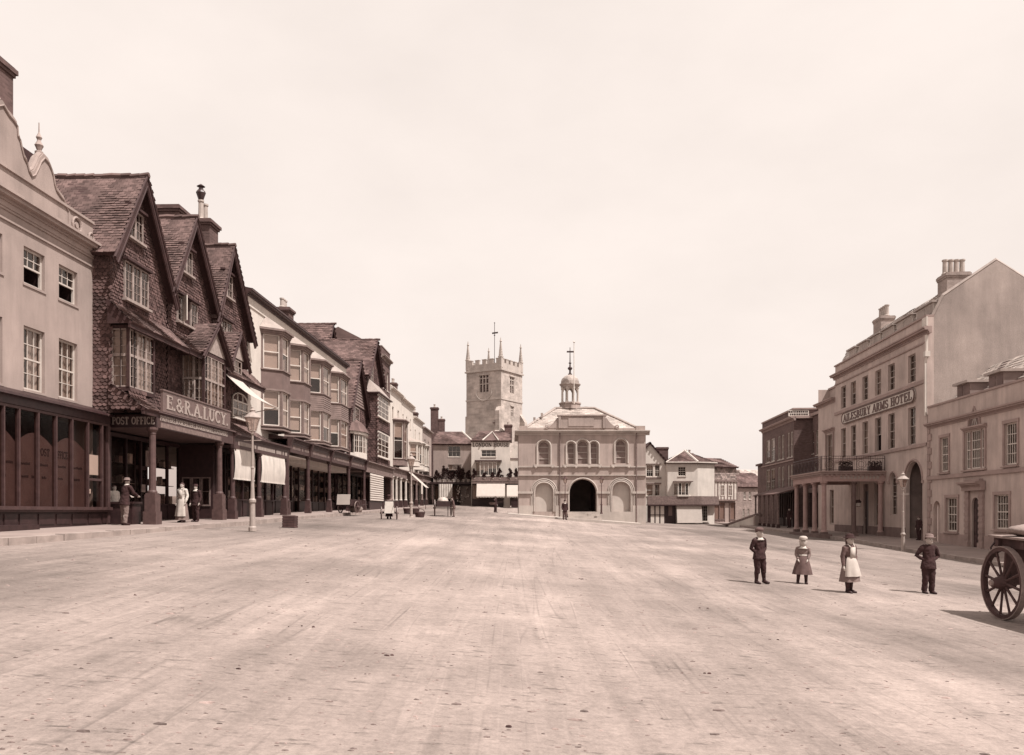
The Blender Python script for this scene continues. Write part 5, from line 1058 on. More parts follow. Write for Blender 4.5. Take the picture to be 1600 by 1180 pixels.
BL = M('louvre_shutter', .16, .2, 3, bump=.3, bscale=20)
for (a, b, c, d) in up:
    r = (q(b) - q(a)) / 2; P = [(q(a), y(c)), (q(b), y(c))] + arch_pts(q(a), q(b), y(d) - r, 10)[::-1]
    o = MB().pxz(P, -.34, -.3).build('window', BL, th_); f = MB(); pp = [(x, -.24, z) for x, z in [(q(a) + .03, y(c))] + arch_pts(q(a) + .03, q(b) - .03, y(d) - r, 10) + [(q(b) - .03, y(c))]]; f.path(pp, .05, 4)
    for k in range(1, 4): zz_ = y(c) + (y(d) - y(c)) * k / 4; f.box(q(a), q(b), -.3, -.25, zz_ - .03, zz_ + .03)
    f.build('window_frame', STONE, o)
    ar = MB(); cu = (q(a) + q(b)) / 2; ro = r + .16; ar.path([(q(a) - .12, .02, y(c))] + [(x, .02, z) for x, z in arch_pts(cu - ro + .04, cu + ro - .04, y(d) - r, 12)] + [(q(b) + .12, .02, y(c))], .085, 5); ar.build('architrave', STONE, th_)
for (a, b) in ((836, 864), (957, 983.5), (882, 938)):
    s = MB(); s.box(q(a) - .12, q(b) + .12, 0, .16, y(729) - .02, y(726)); s.build('sill', STONE, th_)
    for x in ((a + 1, b - 1) if b - a < 40 else (a + 1, 900, 920.5, b - 1)): MB().lathe([(.03, y(732.5)), (.13, y(731)), (.14, y(729.3)), (.1, y(729))], 6, (q(x), .08)).build('sill_bracket', STONE, th_)
# bands
bd = MB(); bd.box(-.04, uE + .04, 0, .09, y(730.5), y(728.5)); bd.box(-.05, uE + .05, 0, .12, y(743.5), y(742)); 
for a, b in ((806, 833), (867.5, 889.5), (932, 953.5), (987.5, 1009.5)): bd.box(q(a) if a > 810 else -.06, q(b) if b < 1009 else uE + .06, 0, .13, y(771.5), y(768))
bd.build('string_course', STONE, th_, each=True)
pl_ = MB(); pl_.box(0, q(832), 0, .08, -.6, y(790)); pl_.box(q(868), q(889), 0, .08, -.6, y(790)); pl_.box(q(933), q(953), 0, .08, -.6, y(790)); pl_.box(q(988), uE, 0, .08, -.6, y(790)); pl_.box(q(953), q(988), 0, .08, -.6, y(799.6)); pl_.build('plinth', STONE, th_, each=True)
# blind arches and the open passage
for a, b, c in ((836.6, 863.2, 755.5), (957, 984, 754)):
    MB().box(q(a) - .05, q(b) + .05, -.4, -.3, -.6, y(c) + .1).build('blind_arch_panel', M('panel_stucco', .40, .1, 1, streak=.1), th_)
for a, b, c, k in ((836.6, 863.2, 755.5, 3), (957, 984, 754, 3), (890, 931.5, 749, 1)):
    r = (q(b) - q(a)) / 2; cu = (q(a) + q(b)) / 2
    for j in range(k):
        ro = r + .1 + j * .14; m_ = MB(); m_.path([(cu - ro, .03 + .0, y(799.5))] + [(x, .03, z) for x, z in arch_pts(cu - ro, cu + ro, y(c) - r, 14)] + [(cu + ro, .03, y(799.5))], .05 if j else .07, 5); m_.build('arch_moulding', STONE, th_)
tn = MB(); a, b = q(890) - .3, q(931.5) + .3; tn.poly([(a, -.35, -.3), (a, -8, -.3), (a, -8, 4.5), (a, -.35, 4.5)]); tn.poly([(b, -.35, -.3), (b, -8, -.3), (b, -8, 4.5), (b, -.35, 4.5)]); tn.poly([(a, -8, -.3), (b, -8, -.3), (b, -8, 4.5), (a, -8, 4.5)]); tn.poly([(a, -.35, 4.5), (b, -.35, 4.5), (b, -8, 4.5), (a, -8, 4.5)]); tn.poly([(a, -.35, y(799)), (b, -.35, y(799)), (b, -8, y(799)), (a, -8, y(799))]); tn.build('passage', M('passage_wall', .18, .3, 1), th_)
# cornice, parapet, attic with scrolls
c = MB(); cornice(c, 0, uE, 0, y(680), ((0, .05), (.1, .1), (.2, .25), (.32, .34)), e0=.33, e1=.33); c.box(-.33, 0, -9, -.05, y(680) + .2, y(680) + .42); c.build('cornice', STONE, th_)
pa = MB(); zp = y(665.5); pa.box(.05, q(824), -.5, .0, zc + .2, zp); pa.box(q(994), uE - .05, -.5, 0, zc + .2, zp); pa.box(q(824), q(994), -.45, -.05, zc + .2, y(669)); pa.build('parapet', TH, th_, each=True)
at = MB(); a0, a1, zt = q(872.7), q(946), y(648); at.box(a0, a1, -.5, .02, y(669), zt - .12); at.box(a0 - .1, a1 + .1, -.55, .12, zt - .12, zt); at.box(q(888), q(928), .02, .06, y(666), y(653)); at.box(a0, q(876.5), .02, .1, y(669), zt - .12); at.box(q(942), a1, .02, .1, y(669), zt - .12); at.build('attic_panel', TH, th_)
for s, x0 in ((-1, a0), (1, a1)):
    P = [(x0 + s * .02, y(669)), (x0 + s * .02, zt - .35)]
    for k in range(9): t = k / 8; P.append((x0 + s * (.1 + 1.0 * t), zt - .35 - .75 * (1 - (1 - t) ** 2.2)))
    P.append((x0 + s * 1.1, y(669)))
    g = MB(); g.pxz(P, -.4, -.02); g.path([(x, -.1, z + .03) for x, z in P[1:-1]], .06, 5); g.path([(x0 + s * 1.0 + .14 * math.cos(t * .7), 0.0, y(667) + .14 * math.sin(t * .7)) for t in range(10)], .05, 5); g.build('scroll', TH, th_)
ro_ = dict(mat=SLATE, tw=.45, th=.28, under=LEAD, name='slates', thick=.008); ze = zc + .3; zr_ = y(634.5); A, B = (.35, -.5, ze), (uE - .35, -.5, ze); C, D_ = (q(936), -4.0, zr_ + .25), (q(872), -4.0, zr_ + .25)
A2, B2 = (.35, -8.7, ze), (uE - .35, -8.7, ze); C2, D2 = (q(936), -5.2, zr_ + .25), (q(872), -5.2, zr_ + .25)
roof_plane(th_, A, B, C, D_, **ro_); roof_plane(th_, A2, A, D_, D2, **ro_); roof_plane(th_, B, B2, C2, C, **ro_)
hp_ = MB(); hp_.path([(p[0], p[1], p[2] + .07) for p in (A, D_, C, B)], .13, 6); hp_.build('hip_roll', LEAD, th_); MB().box(q(872), q(936), -5.2, -4.0, zr_ + .1, zr_ + .3).build('lead_flat', LEAD, th_)
# cupola
cu, cv = q(896.5), -4.6; k = 71.4 / (71.4 + 4.6); zy = lambda py: (HOR - py) / FPX * (HD + 4.6) + 1.15
cb = MB(); cb.lathe([(.95, zy(640)), (.95, zy(632)), (1.02, zy(632)), (1.02, zy(630)), (.9, zy(629.5))], 12, (cu, cv)); cb.build('cupola_base', TH, th_)
for t in range(8):
    an_ = 2 * math.pi * (t + .5) / 8; x, v_ = cu + .76 * math.cos(an_), cv + .76 * math.sin(an_)
    o = MB().lathe([(.12, zy(629.5)), (.12, zy(628)), (.085, zy(627.5)), (.075, zy(609)), (.12, zy(608)), (.12, zy(606))], 8, (x, v_)).build('cupola_column', CREAMP, th_)
dm = MB(); dm.lathe([(.82, zy(606.5)), (.86, zy(605)), (.86, zy(603.5)), (.97, zy(602)), (.97, zy(600.5)), (.84, zy(600.3)), (.82, zy(596)), (.73, zy(592)), (.54, zy(588.8)), (.3, zy(586.6)), (.12, zy(585.6))], 16, (cu, cv)); dm.build('cupola_dome', M('dome_lead', .30, .25, 1.5, streak=.3), th_, smooth=False)
ar = MB()
for t in range(8):
    an0, an1 = 2 * math.pi * (t + .5) / 8, 2 * math.pi * (t + 1.5) / 8; n = 6; zt0 = zy(606.4)
    for j in range(n):
        s0, s1 = j / n, (j + 1) / n; pt = lambda s: (cu + .76 * (math.cos(an0) * (1 - s) + math.cos(an1) * s), cv + .76 * (math.sin(an0) * (1 - s) + math.sin(an1) * s)); h = lambda s: zt0 - .5 + .42 * math.sin(math.pi * s); a, b = pt(s0), pt(s1); ar.ext([(*a, h(s0)), (*b, h(s1)), (*b, zt0), (*a, zt0)], [((a[0] - cu) * .9 + cu, (a[1] - cv) * .9 + cv, h(s0)), ((b[0] - cu) * .9 + cu, (b[1] - cv) * .9 + cv, h(s1)), ((b[0] - cu) * .9 + cu, (b[1] - cv) * .9 + cv, zt0), ((a[0] - cu) * .9 + cu, (a[1] - cv) * .9 + cv, zt0)])
ar.build('cupola_arches', CREAMP, th_)
fn = MB(); fn.lathe([(.16, zy(586)), (.2, zy(584.5)), (.1, zy(583.5)), (.08, zy(579)), (.2, zy(577)), (.22, zy(575)), (.08, zy(573)), (.06, zy(569)), (.15, zy(567.5)), (.05, zy(566)), (.03, zy(543))], 8, (cu, cv)); fn.box(cu - .3, cu + .35, cv - .02, cv + .02, zy(551), zy(548.5)); fn.build('cupola_finial', IRON, th_)
fp_ = MB(); fp_.path([(cu + .28, cv + 1.15, zy(634)), (cu + .28, cv + 1.15, zy(538.5))], [.06, .035], 6); fp_.lathe([(.02, zy(540)), (.12, zy(538.5)), (.02, zy(537))], 6, (cu + .28, cv + 1.15)); fp_.build('flagpole', WHITEP, th_)
chk = MB(); chk.box(q(920), q(925), -4.6, -4.3, zr_ + .2, zr_ + .5); chk.build('roof_hatch', LEAD, th_)
for px, py in ((848, 650), (836, 657)): MB().box(q(px) - .1, q(px) + .1, -2.2, -2.0, y(py) + .1, y(py) + .5).build('roof_vent', LEAD, th_)
dp = MB()
for px in (874.6, 994.2): dp.path([(q(px), .09, y(676)), (q(px), .09, -.3)], .055, 6)
dp.build('downpipe', GREYW, th_, each=True)
# steps and low platform
for k in range(4): o = MB().box(q(886), q(937), .1, 1.9 - .42 * k, -1.2, y(799.5) - .17 * (3 - k) - .02).build('step', STONE, th_)
pf = MB(); pf.ext([(-.9, .0, y(804) - .4), (-.9, 2.4, y(804) - .4), (q(996), 2.4, -1.6), (q(996), 0, -1.6)], [(-.9, 0, y(801.5)), (-.9, 2.4, y(802.5)), (q(996), 2.4, y(817.6)), (q(996), 0, y(816.6))]); pf.build('platform', STONE, th_)

# street lamps -----------------------------------------------------------------------------------
def lamp(name, label, loc, h, kind='post', group='street lamps', pm=None):
    t_ = thing(name, label, 'lamp', loc, 0.0, group); s = h / 4.0; pm = pm or PALEIRON; sl = .82
    lz = h - .78 * s
    MB().lathe([(.16 * s * sl, 0), (.16 * s * sl, .12 * s), (.12 * s * sl, .16 * s), (.105 * s * sl, .9 * s), (.14 * s * sl, .93 * s), (.14 * s * sl, 1.0 * s), (.09 * s * sl, 1.05 * s), (.075 * s * sl, 1.3 * s), (.055 * s * sl, 2.0 * s), (.075 * s * sl, 2.03 * s), (.05 * s * sl, 2.1 * s), (.04 * s * sl, lz - .12 * s), (.07 * s * sl, lz - .1 * s), (.04 * s * sl, lz - .04 * s), (.05 * s * sl, lz)], 10).build('post', pm, t_, smooth=False)
    MB().path([(-.28 * s, 0, lz - .3 * s), (.28 * s, 0, lz - .3 * s)], .015 * s, 5).build('ladder_bar', pm, t_)
    n = 6; r0, r1 = .12 * s, .235 * s; z0, z1 = lz, lz + .42 * s; f = MB()
    ring = lambda r, z, o=0: [(r * math.cos(2 * math.pi * (k + o) / n), r * math.sin(2 * math.pi * (k + o) / n), z) for k in range(n)]
    A_, B_ = ring(r0, z0), ring(r1, z1)
    for k in range(n): f.path([A_[k], B_[k]], .012 * s, 4); f.path([A_[k], A_[(k + 1) % n]], .012 * s, 4); f.path([B_[k], B_[(k + 1) % n]], .015 * s, 4)
    f.build('lantern_frame', IRON if pm is IRON else pm, t_)
    for k in range(n): MB().poly([A_[k], A_[(k + 1) % n], B_[(k + 1) % n], B_[k]]).build('pane', Mglass('lamp_glass', .8, .3), t_)
    MB().lathe([(.27 * s, z1), (.27 * s, z1 + .02 * s), (.12 * s, z1 + .16 * s), (.085 * s, z1 + .18 * s), (.085 * s, z1 + .24 * s), (.1 * s, z1 + .25 * s), (.03 * s, z1 + .31 * s), (.035 * s, z1 + .34 * s), (.008 * s, z1 + .37 * s)], 12).build('lantern_cap', pm, t_)
    MB().lathe([(.012 * s, z0), (.012 * s, z0 + .16 * s), (.03 * s, z0 + .18 * s), (.004, z0 + .26 * s)], 6).build('burner', CREAMP, t_)
    return t_
def at(px, py, D): return ((px - 800) / FPX * D, D, (HOR - py) / FPX * D + CZ)
lamp('street_lamp', 'pale iron street lamp in front of the shop blinds on the left pavement', at(394.5, 830, 27.6), 4.12)
lamp('street_lamp', 'distant street lamp on the left beside the wicker baskets', at(642.5, 811, 52), 4.1)
lamp('street_lamp', 'street lamp on the right pavement before the coach archway', at(1411, 866, 40.5), 4.0)
for i, px in enumerate((883, 939.7)):
    x, yy, zz_ = at(px, 803, 69.6); lamp('archway_lamp', ('dark lamp standard left of the market house archway', 'dark lamp standard right of the market house archway')[i], (x, yy, zz_), 3.2, pm=M('dark_lamp_iron', .05), group='lamps beside the archway')

# ================================================================== houses right of the market house
FD = 93.0; fr = Fr((1005 - 800) / FPX * FD, FD, 0.0, -1.5); q = fr.u; y = lambda py: fr.z(1000, py)
gw = fr.root('white_gabled_house', 'white gabled house half hidden behind the right corner of the market house', 'house')
wl = MB(); ws = [(q(1010), q(1020.6), y(745), y(726.5), W_(cols=3, rows=3, dress='blind')), (q(1023), q(1031), y(745), y(726.5), W_(cols=2, rows=3)), (q(1010), q(1020.6), y(775), y(757), W_(cols=1, rows=2, dress=.9)), (q(1023), q(1031), y(775), y(757), W_(cols=2, rows=3))]
wall_windows(gw, wl, ws, q(990), q(1042), y(822), y(722), 0, .2, .06); body(wl, q(990), q(1042), y(822), y(722), 0, -7); wl.pxz([(q(990), y(722)), (q(1042), y(722)), (q(1015.5), y(692))], -7, 0); wl.build('wall', LIME, gw)
b = MB(); b.box(q(1009), q(1033), 0, .1, y(727) + .1, y(724.5)); b.box(q(1009), q(1033), 0, .14, y(748), y(746)); b.box(q(1009), q(1033), 0, .14, y(757) + .05, y(754.5)); b.build('window_band', GREYW, gw, each=True)
roof_plane(gw, (q(1043.5), .2, y(723.5)), (q(1043.5), -7, y(723.5)), (q(1015.5), -7, y(691.5)), (q(1015.5), .2, y(691.5)), tw=.3, th=.22); roof_plane(gw, (q(988), -7, y(723.5)), (q(988), .2, y(723.5)), (q(1015.5), .2, y(691.5)), (q(1015.5), -7, y(691.5)), tw=.3, th=.22)
chimney(gw, q(1039), -2, 1.3, 1.0, y(725), y(697), 0, BRICK)
FD = 92.0; fr = Fr((1043 - 800) / FPX * FD, FD, 0.0, -1.5); q = fr.u; y = lambda py: fr.z(1060, py)
hw = fr.root('white_hipped_house', 'white corner house with pyramid tile roof and shop front with large blind', 'house')
uC = q(1090); ang = math.radians(38); wl = MB()
wall_windows(hw, wl, [(q(1059.5), q(1071.7), y(744), y(729.5), W_(cols=3, rows=4, dress='none'))], 0, uC, y(823), y(723), 0, .2, .06); wl.poly([(0, 0, y(823)), (0, -6, y(823)), (0, -6, y(723)), (0, 0, y(723))])
rx, rv = uC + 2.1, -1.0; wl.poly([(uC, 0, y(823)), (rx, rv, y(823)), (rx, rv, y(723)), (uC, 0, y(723))]); wl.poly([(rx, rv, y(823)), (rx, -6, y(823)), (rx, -6, y(723)), (rx, rv, y(723))]); wl.build('wall', LIME, hw)
oriel(hw, q(1052.6), q(1079.3), 0, .65, y(774), y(755), 3, 1, 4, fm=WHITEP, mid=False, cant=.35, dress='none'); MB().box(q(1051.5), q(1080.5), 0, .8, y(755) + .1, y(752)).build('oriel_roof', GREYW, hw)
ze, ap = y(723), (q(1077), -2.6, y(702))
for A_, B_ in (((-.2, .25, ze), (uC, .25, ze)), ((uC, .25, ze), (rx + .3, rv + .1, ze)), ((rx + .3, rv + .1, ze), (rx + .3, -6, ze)), ((-.2, -6, ze), (-.2, .25, ze))): roof_plane(hw, A_, B_, ap, ap, tw=.3, th=.2)
hp_ = MB(); hp_.path([(uC, .25, ze + .05), (ap[0], ap[1], ap[2] + .05)], .14, 6); hp_.path([(-.2, .25, ze + .05), (ap[0], ap[1], ap[2] + .05)], .07, 6); hp_.path([(-.2, .27, ze + .02), (uC, .27, ze + .02), (rx + .3, rv + .12, ze + .02)], .07, 5); hp_.build('hip_tiles', CREAMP, hw)
chimney(hw, q(1086), -3.8, .8, .7, y(715), y(706), 2, ph=.5); chimney(hw, q(1095), -4.2, .6, .6, y(715), y(711), 1, ph=.5)
s0 = q(1011); fb = MB(); fb.box(s0, uC + .3, .02, .55, y(789), y(775.5)); fb.ext([(uC + .3, .55, y(789)), (rx + .4, rv + .45, y(789)), (rx + .4, rv, y(789)), (uC + .3, .02, y(789))], [(uC + .3, .55, y(775.5)), (rx + .4, rv + .45, y(775.5)), (rx + .4, rv, y(775.5)), (uC + .3, .02, y(775.5))]); fb.build('shop_fascia', GREYW, hw); MB().box(s0 - .1, rx + .5, .0, .75, y(790), y(788.5)).build('fascia_cornice', BROWNW, hw)
sw = MB(); sw.box(s0, q(1039), .2, .3, y(820), y(788))
o = sw.build('shop_shutters', DARKW, hw)
for k in range(3):
    a, b = q(1016 + k * 7.6), q(1016 + k * 7.6 + 5.6)
    for (c, d) in ((818.5, 805.5), (804, 791)): MB().box(a, b, .3, .33, y(c), y(d)).build('shutter_panel', WHITEP, o)
d = MB(); d.box(q(1039), q(1055.5), .05, .12, y(820), y(789)); dd = d.build('door', DARKW, hw); MB().box(q(1044), q(1050), .12, .14, y(806), y(791)).build('pane', M('dim_pane', .12), dd)
bl = MB(); bl.ext([(q(1055.7), .5, y(789)), (q(1094.6), .5, y(789)), (q(1094.6), .95, y(817)), (q(1055.7), .95, y(817))], [(q(1055.7), .47, y(789)), (q(1094.6), .47, y(789)), (q(1094.6), .92, y(817)), (q(1055.7), .92, y(817))]); bl.build('shop_blind', M('awning_canvas', .38), hw)
window(hw, q(1095), q(1105), y(815), y(790), .2, 3, 5, WHITEP, sash=False, dress='none'); 
# timbered house and stone house further back
FD = 99.0; fr = Fr((1114 - 800) / FPX * FD, FD, math.radians(-24) * -1, -1.6); q = fr.u; y = lambda py: fr.z(1130, py)
tbh = fr.root('timbered_house', 'old timber and tile house with jettied storey beside the white corner house', 'house'); a, b = q(1114), q(1149)
wl = MB(); wl.box(a, b, -6, 0, y(822), y(782)); wl.build('wall', STUCCO, tbh); wl = MB(); wl.box(a, b, -6, .3, y(782), y(752)); wl.build('timber_storey', M('plaster_panel', .42, .2, 2), tbh); wl = MB(); wl.box(a, b, -6, .15, y(752), y(730)); wl.build('upper_storey', TILE_U, tbh)
tiles(MB(), (0, .16, 0), (1, 0, 0), (0, 0, 1), (0, 1, 0), [(a, y(752)), (b, y(752)), (b, y(730)), (a, y(730))], .28, .2, .02, 'fish').build('hung_tiles', M('pale_hung_tile', .2, .3, 1, island=.5), tbh, 'stuff')
tm = MB(); n = 7
for k in range(n + 1): x = a + (b - a) * k / n; tm.box(x - .07, x + .07, .3, .34, y(782), y(752))
tm.box(a, b, .28, .42, y(753), y(750.5)); tm.box(a, b, .28, .4, y(783), y(780.5)); tm.build('timber', GREYW, tbh)
for x in (.25, .6): window(tbh, a + (b - a) * x, a + (b - a) * (x + .18), y(775), y(758), .36, 2, 3, WHITEP, sash=False, sill=False)
shopfront(tbh, a + .1, b - .1, y(821), y(784), .1, 4, mat=GREYW, door=2)
roof_plane(tbh, (a - .1, .5, y(730)), (b + .1, .5, y(730)), (b + .1, -3, y(714)), (a - .1, -3, y(714)), tw=.3, th=.22)
FD = 112.0; fr = Fr((1147 - 800) / FPX * FD, FD, math.radians(20), -1.6); q = fr.u; y = lambda py: fr.z(1165, py)
sh_ = fr.root('low_stone_house', 'low pale stone house at the far end of the right side', 'house'); a, b = q(1147), q(1200)
wl = MB(); ws = [(q(1162), q(1165.5), y(780), y(768), W_(cols=2, rows=2)), (q(1170), q(1173.5), y(780), y(768), W_(cols=2, rows=2)), (q(1160.5), q(1163.5), y(812), y(795), W_(cols=2, rows=4)), (q(1168), q(1171), y(812), y(795), W_(cols=2, rows=4))]
wall_windows(sh_, wl, ws, a, b, y(822), y(760), 0, .2, .06); body(wl, a, b, y(822), y(760), 0, -6); wl.build('wall', BRICKL, sh_)
roof_plane(sh_, (a - .2, .3, y(761)), (b, .3, y(761)), (b, -3, y(738)), (a - .2, -3, y(738)), tw=.3, th=.22); chimney(sh_, q(1168), -3, 1.0, .8, y(745), y(733), 0, BRICKL)
FD = 125.0; fr = Fr((1170 - 800) / FPX * FD, FD, math.radians(10), -1.6); q = fr.u; y = lambda py: fr.z(1185, py)
rh_ = fr.root('far_slate_house', 'distant house roof catching light behind the brick terrace', 'house'); a, b = q(1168), q(1215); wl = MB(); wl.box(a, b, -7, 0, y(822), y(752)); wl.build('wall', STUCCO, rh_); roof_plane(rh_, (a, .3, y(753)), (b, .3, y(753)), (b, -3.4, y(733)), (a, -3.4, y(733)), mat=SLATE, tw=.4, th=.3)
# ramp wall with handrail
rw = thing('ramp_wall', 'pale low wall with a sloping stone coping by the brick terrace', 'wall', at(1138, 824, 84))
p0, p1 = Vector(at(1138, 820, 84)), Vector(at(1181, 805, 80)); o_ = Vector(rw.location)
def vv_(p): p = p - o_; return (p.x, -p.y, p.z)
w1 = MB(); dn = Vector((0, 0, -2.4)); bk2 = Vector((.1, .4, 0)); w1.ext([vv_(p0), vv_(p1), vv_(p1 + dn), vv_(p0 + Vector((0, 0, -1.2)))], [vv_(p0 + bk2), vv_(p1 + bk2), vv_(p1 + dn + bk2), vv_(p0 + Vector((0, 0, -1.2)) + bk2)]); w1.build('wall', LIME, rw)
w1 = MB(); w1.path([vv_(p0 + bk2 * .5 + Vector((-.3, 0, -.05))), vv_(p0 + bk2 * .5), vv_(p1 + bk2 * .5), vv_(p1 + bk2 * .5 + Vector((.6, 0, .02)))], .17, 6); w1.build('coping', GREYW, rw)
w1 = MB(); e = Vector(at(1182, 806, 79.5)) ; w1.box(*[0, 0.45], -(e - o_).y - .2, -(e - o_).y + .2, -2, 1.2); o = w1.build('pier', STUCCO, rw); o.location = ((e - o_).x - .25, 0, (e - o_).z - 1.2)

# ================================================================== RIGHT SIDE
SH = M('hotel_stucco', .36, .2, .45, bump=.12, bscale=40, streak=.2, fine=.06, lit=1.2)
TRIM = M('hotel_trim', .24, .15, 1.5, lit=1.2)
# ---- brick terrace, far
BRR = M('red_brick', .09, .25, 1.0, rough=.9, brick=(.24, .08, .01, .25))
D1 = 79.5; fr = RF(91.0, -1.25); Z = fr.Z; U = lambda D: (91.0 - D) * NR
bt_ = fr.root('brick_terrace', 'dark three storey brick terrace with tall paired windows and lean-to arcade', 'building'); v0 = 0.0; uE = U(74.6)
# front plane at v0; widths by photo columns
wn = []
for (p, r_) in ((1197, 1203), (1204.5, 1210.5), (1215.5, 1219), (1221, 1225), (1230.5, 1233.5), (1235, 1238.5)):
    for (z0_, z1_) in ((5.0, 7.3), (1.9, 4.3)): wn.append((fr.u(p, v0), fr.u(r_, v0), Z(z0_), Z(z1_), W_(cols=2, rows=4, fw=.09, dress='blind')))
uR = fr.u(1240.5, v0); wl = MB(); wall_windows(bt_, wl, wn, fr.u(1191, v0), uR, Z(-1.4), Z(9.2), v0, .2, .06, fm=CREAMP); body(wl, fr.u(1191, v0), uR, Z(-1.4), Z(9.2), v0, -7); wl.build('wall', BRR, bt_)
c = MB(); cornice(c, fr.u(1191, v0), uR, v0, Z(8.2), ((0, .05), (.1, .12), (.2, .3), (.3, .36)), e1=.3); c.box(fr.u(1191, v0), uR + .1, -7, v0 + .1, Z(9.2), Z(9.35)); c.box(uR, uR + .3, -7, v0, Z(8.4), Z(8.6)); c.box(fr.u(1191, v0), uR + .05, v0, v0 + .1, Z(4.65), Z(4.75)); c.build('cornice', TRIM, bt_)
sg = MB(); sg.box(uR, uR + .06, -1.3, .5, Z(8.5) + .1, Z(9.15)); o = sg.build('painted_sign', LIME, bt_)
lt = MB()
for r_ in range(2):
    x = -1.2
    while x < .4: w_ = rnd.uniform(.06, .14); lt.box(uR + .06, uR + .068, x, x + w_, Z(8.68) + r_ * .24, Z(8.84) + r_ * .24); x += w_ + .05
lt.build('lettering', M('black_letter', .012), o, 'stuff')
wl = MB(); wl.box(fr.u(1184, v0), fr.u(1191, v0), -6, v0, Z(-1.4), Z(4.9)); wl.box(fr.u(1183.5, v0), fr.u(1191, v0), -6, v0 + .2, Z(4.9), Z(5.1)); wl.build('end_wall', BRR, bt_)
lr = MB(); a, b = fr.u(1178, 2.3), U(70.5); lr.ext([(a, v0, Z(2.35)), (b, v0, Z(2.35)), (b, 2.4, Z(1.6)), (a, 2.4, Z(1.6))], [(a, v0, Z(2.2)), (b, v0, Z(2.2)), (b, 2.4, Z(1.5)), (a, 2.4, Z(1.5))]); lr.build('lean_to_roof', TILE_R, bt_)
k = a + .3
while k < b - .3: column(bt_, k, 2.2, Z(-1.35), Z(1.55), .2, .3, .26, mat=GREYW, round_=False); k += 1.75
shopfront(bt_, a + .5, uR, Z(-1.3), Z(1.9), v0 + .1, 8, door=3, goods=True)
# recessed brick link between terrace and hotel, with its chimney
fr = RF(74.7, -1.36); Z = fr.Z; U = lambda D: (74.7 - D) * NR; LV = -1.6
lk = fr.root('brick_link_house', 'narrow recessed brick house between the brick terrace and the hotel', 'house')
wn = [(fr.u(1269, LV), fr.u(1272, LV), Z(5.2), Z(7.2), W_(cols=1, rows=2, dress=.5)), (fr.u(1275, LV), fr.u(1279, LV), Z(5.0), Z(7.2), W_(cols=2, rows=4)), (fr.u(1272, LV), fr.u(1277, LV), Z(2.4), Z(4.4), W_(cols=2, rows=4))]
wl = MB(); wall_windows(lk, wl, wn, 0, U(67.6), Z(-1.5), Z(8.6), LV, .2, .06, fm=CREAMP); body(wl, 0, U(67.6), Z(-1.5), Z(8.6), LV, -7); wl.build('wall', BRR, lk)
c = MB(); c.box(0, U(67.6), LV - .5, LV + .15, Z(8.55), Z(8.8)); c.build('cornice', TRIM, lk)
rf = MB(); rf.pvz([(LV, Z(8.8)), (-4.5, Z(9.7)), (-7, Z(8.8))], 0, U(67.6)); rf.build('roof', TILE_R, lk)
chimney(lk, U(68.0), -2.1, .75, .8, Z(8), Z(10.6), 1, BRICK, ph=.75)
a = .05; shopfront(lk, a, U(67.6), Z(-1.4), Z(1.7), LV + .05, 4, door=2); bb = MB(); bb.box(a, U(67.6), LV + 0.02, LV + .4, Z(1.7), Z(2.1)); bb.build('shop_fascia', GREYW, lk)
# ---- hotel
fr = RF(67.5, -1.5); Z = fr.Z; U = lambda D: (67.5 - D) * NR
ho = fr.root('hotel', 'three storey stucco hotel lettered AILESBURY ARMS HOTEL with dormers and porch', 'hotel'); u0 = U(63.1); uE = U(46.75)
cen = [1318, 1333.3, 1351.7, 1372, 1392.7, 1424.6]; wn = []
for i, px in enumerate(cen):
    c_ = fr.u(px, 0); h = .54
    wn.append((c_ - h, c_ + h, Z(7.62), Z(9.25), W_(cols=2, rows=4, dress=('none', 'blind', 'none', 'curtain', 'none', 'none')[i]))); wn.append((c_ - h, c_ + h, Z(3.95), Z(6.15), W_(cols=2, rows=4, dress=('curtain', 'none', 'curtain', 'none', 'none', 'none')[i], open_low=(.0, 0, 0, .5, 0, 0)[i])))
ga = (fr.u(1414.8, 0), fr.u(1441.3, 0), Z(-1.75), Z(2.95), 'arch'); sa = (fr.u(1391, 0), fr.u(1401.5, 0), Z(-.2), Z(2.4), 'arch')
gr_ = [(fr.u(1296, 0), fr.u(1302.5, 0), Z(-.9), Z(1.7), W_(cols=2, rows=4)), (fr.u(1330, 0), fr.u(1336, 0), Z(-.9), Z(1.7), W_(cols=2, rows=4)), (fr.u(1366, 0), fr.u(1374, 0), Z(-.9), Z(1.9), W_(cols=2, rows=4))]
dr = (fr.u(1349, 0), fr.u(1357, 0), Z(-1.55), Z(1.9))
wl = MB(); hs_ = [w_[:4] for w_ in wn] + [ga, sa, dr] + [w_[:4] for w_ in gr_[1:]]
wall_holes(wl, u0, uE, Z(-2.2), Z(10.98), hs_, 0, .25)
for w_ in wn + gr_[1:]: window(ho, *w_[:4], -.12, fm=M('hotel_sash', .3, .15), sillm=SH, **w_[4])
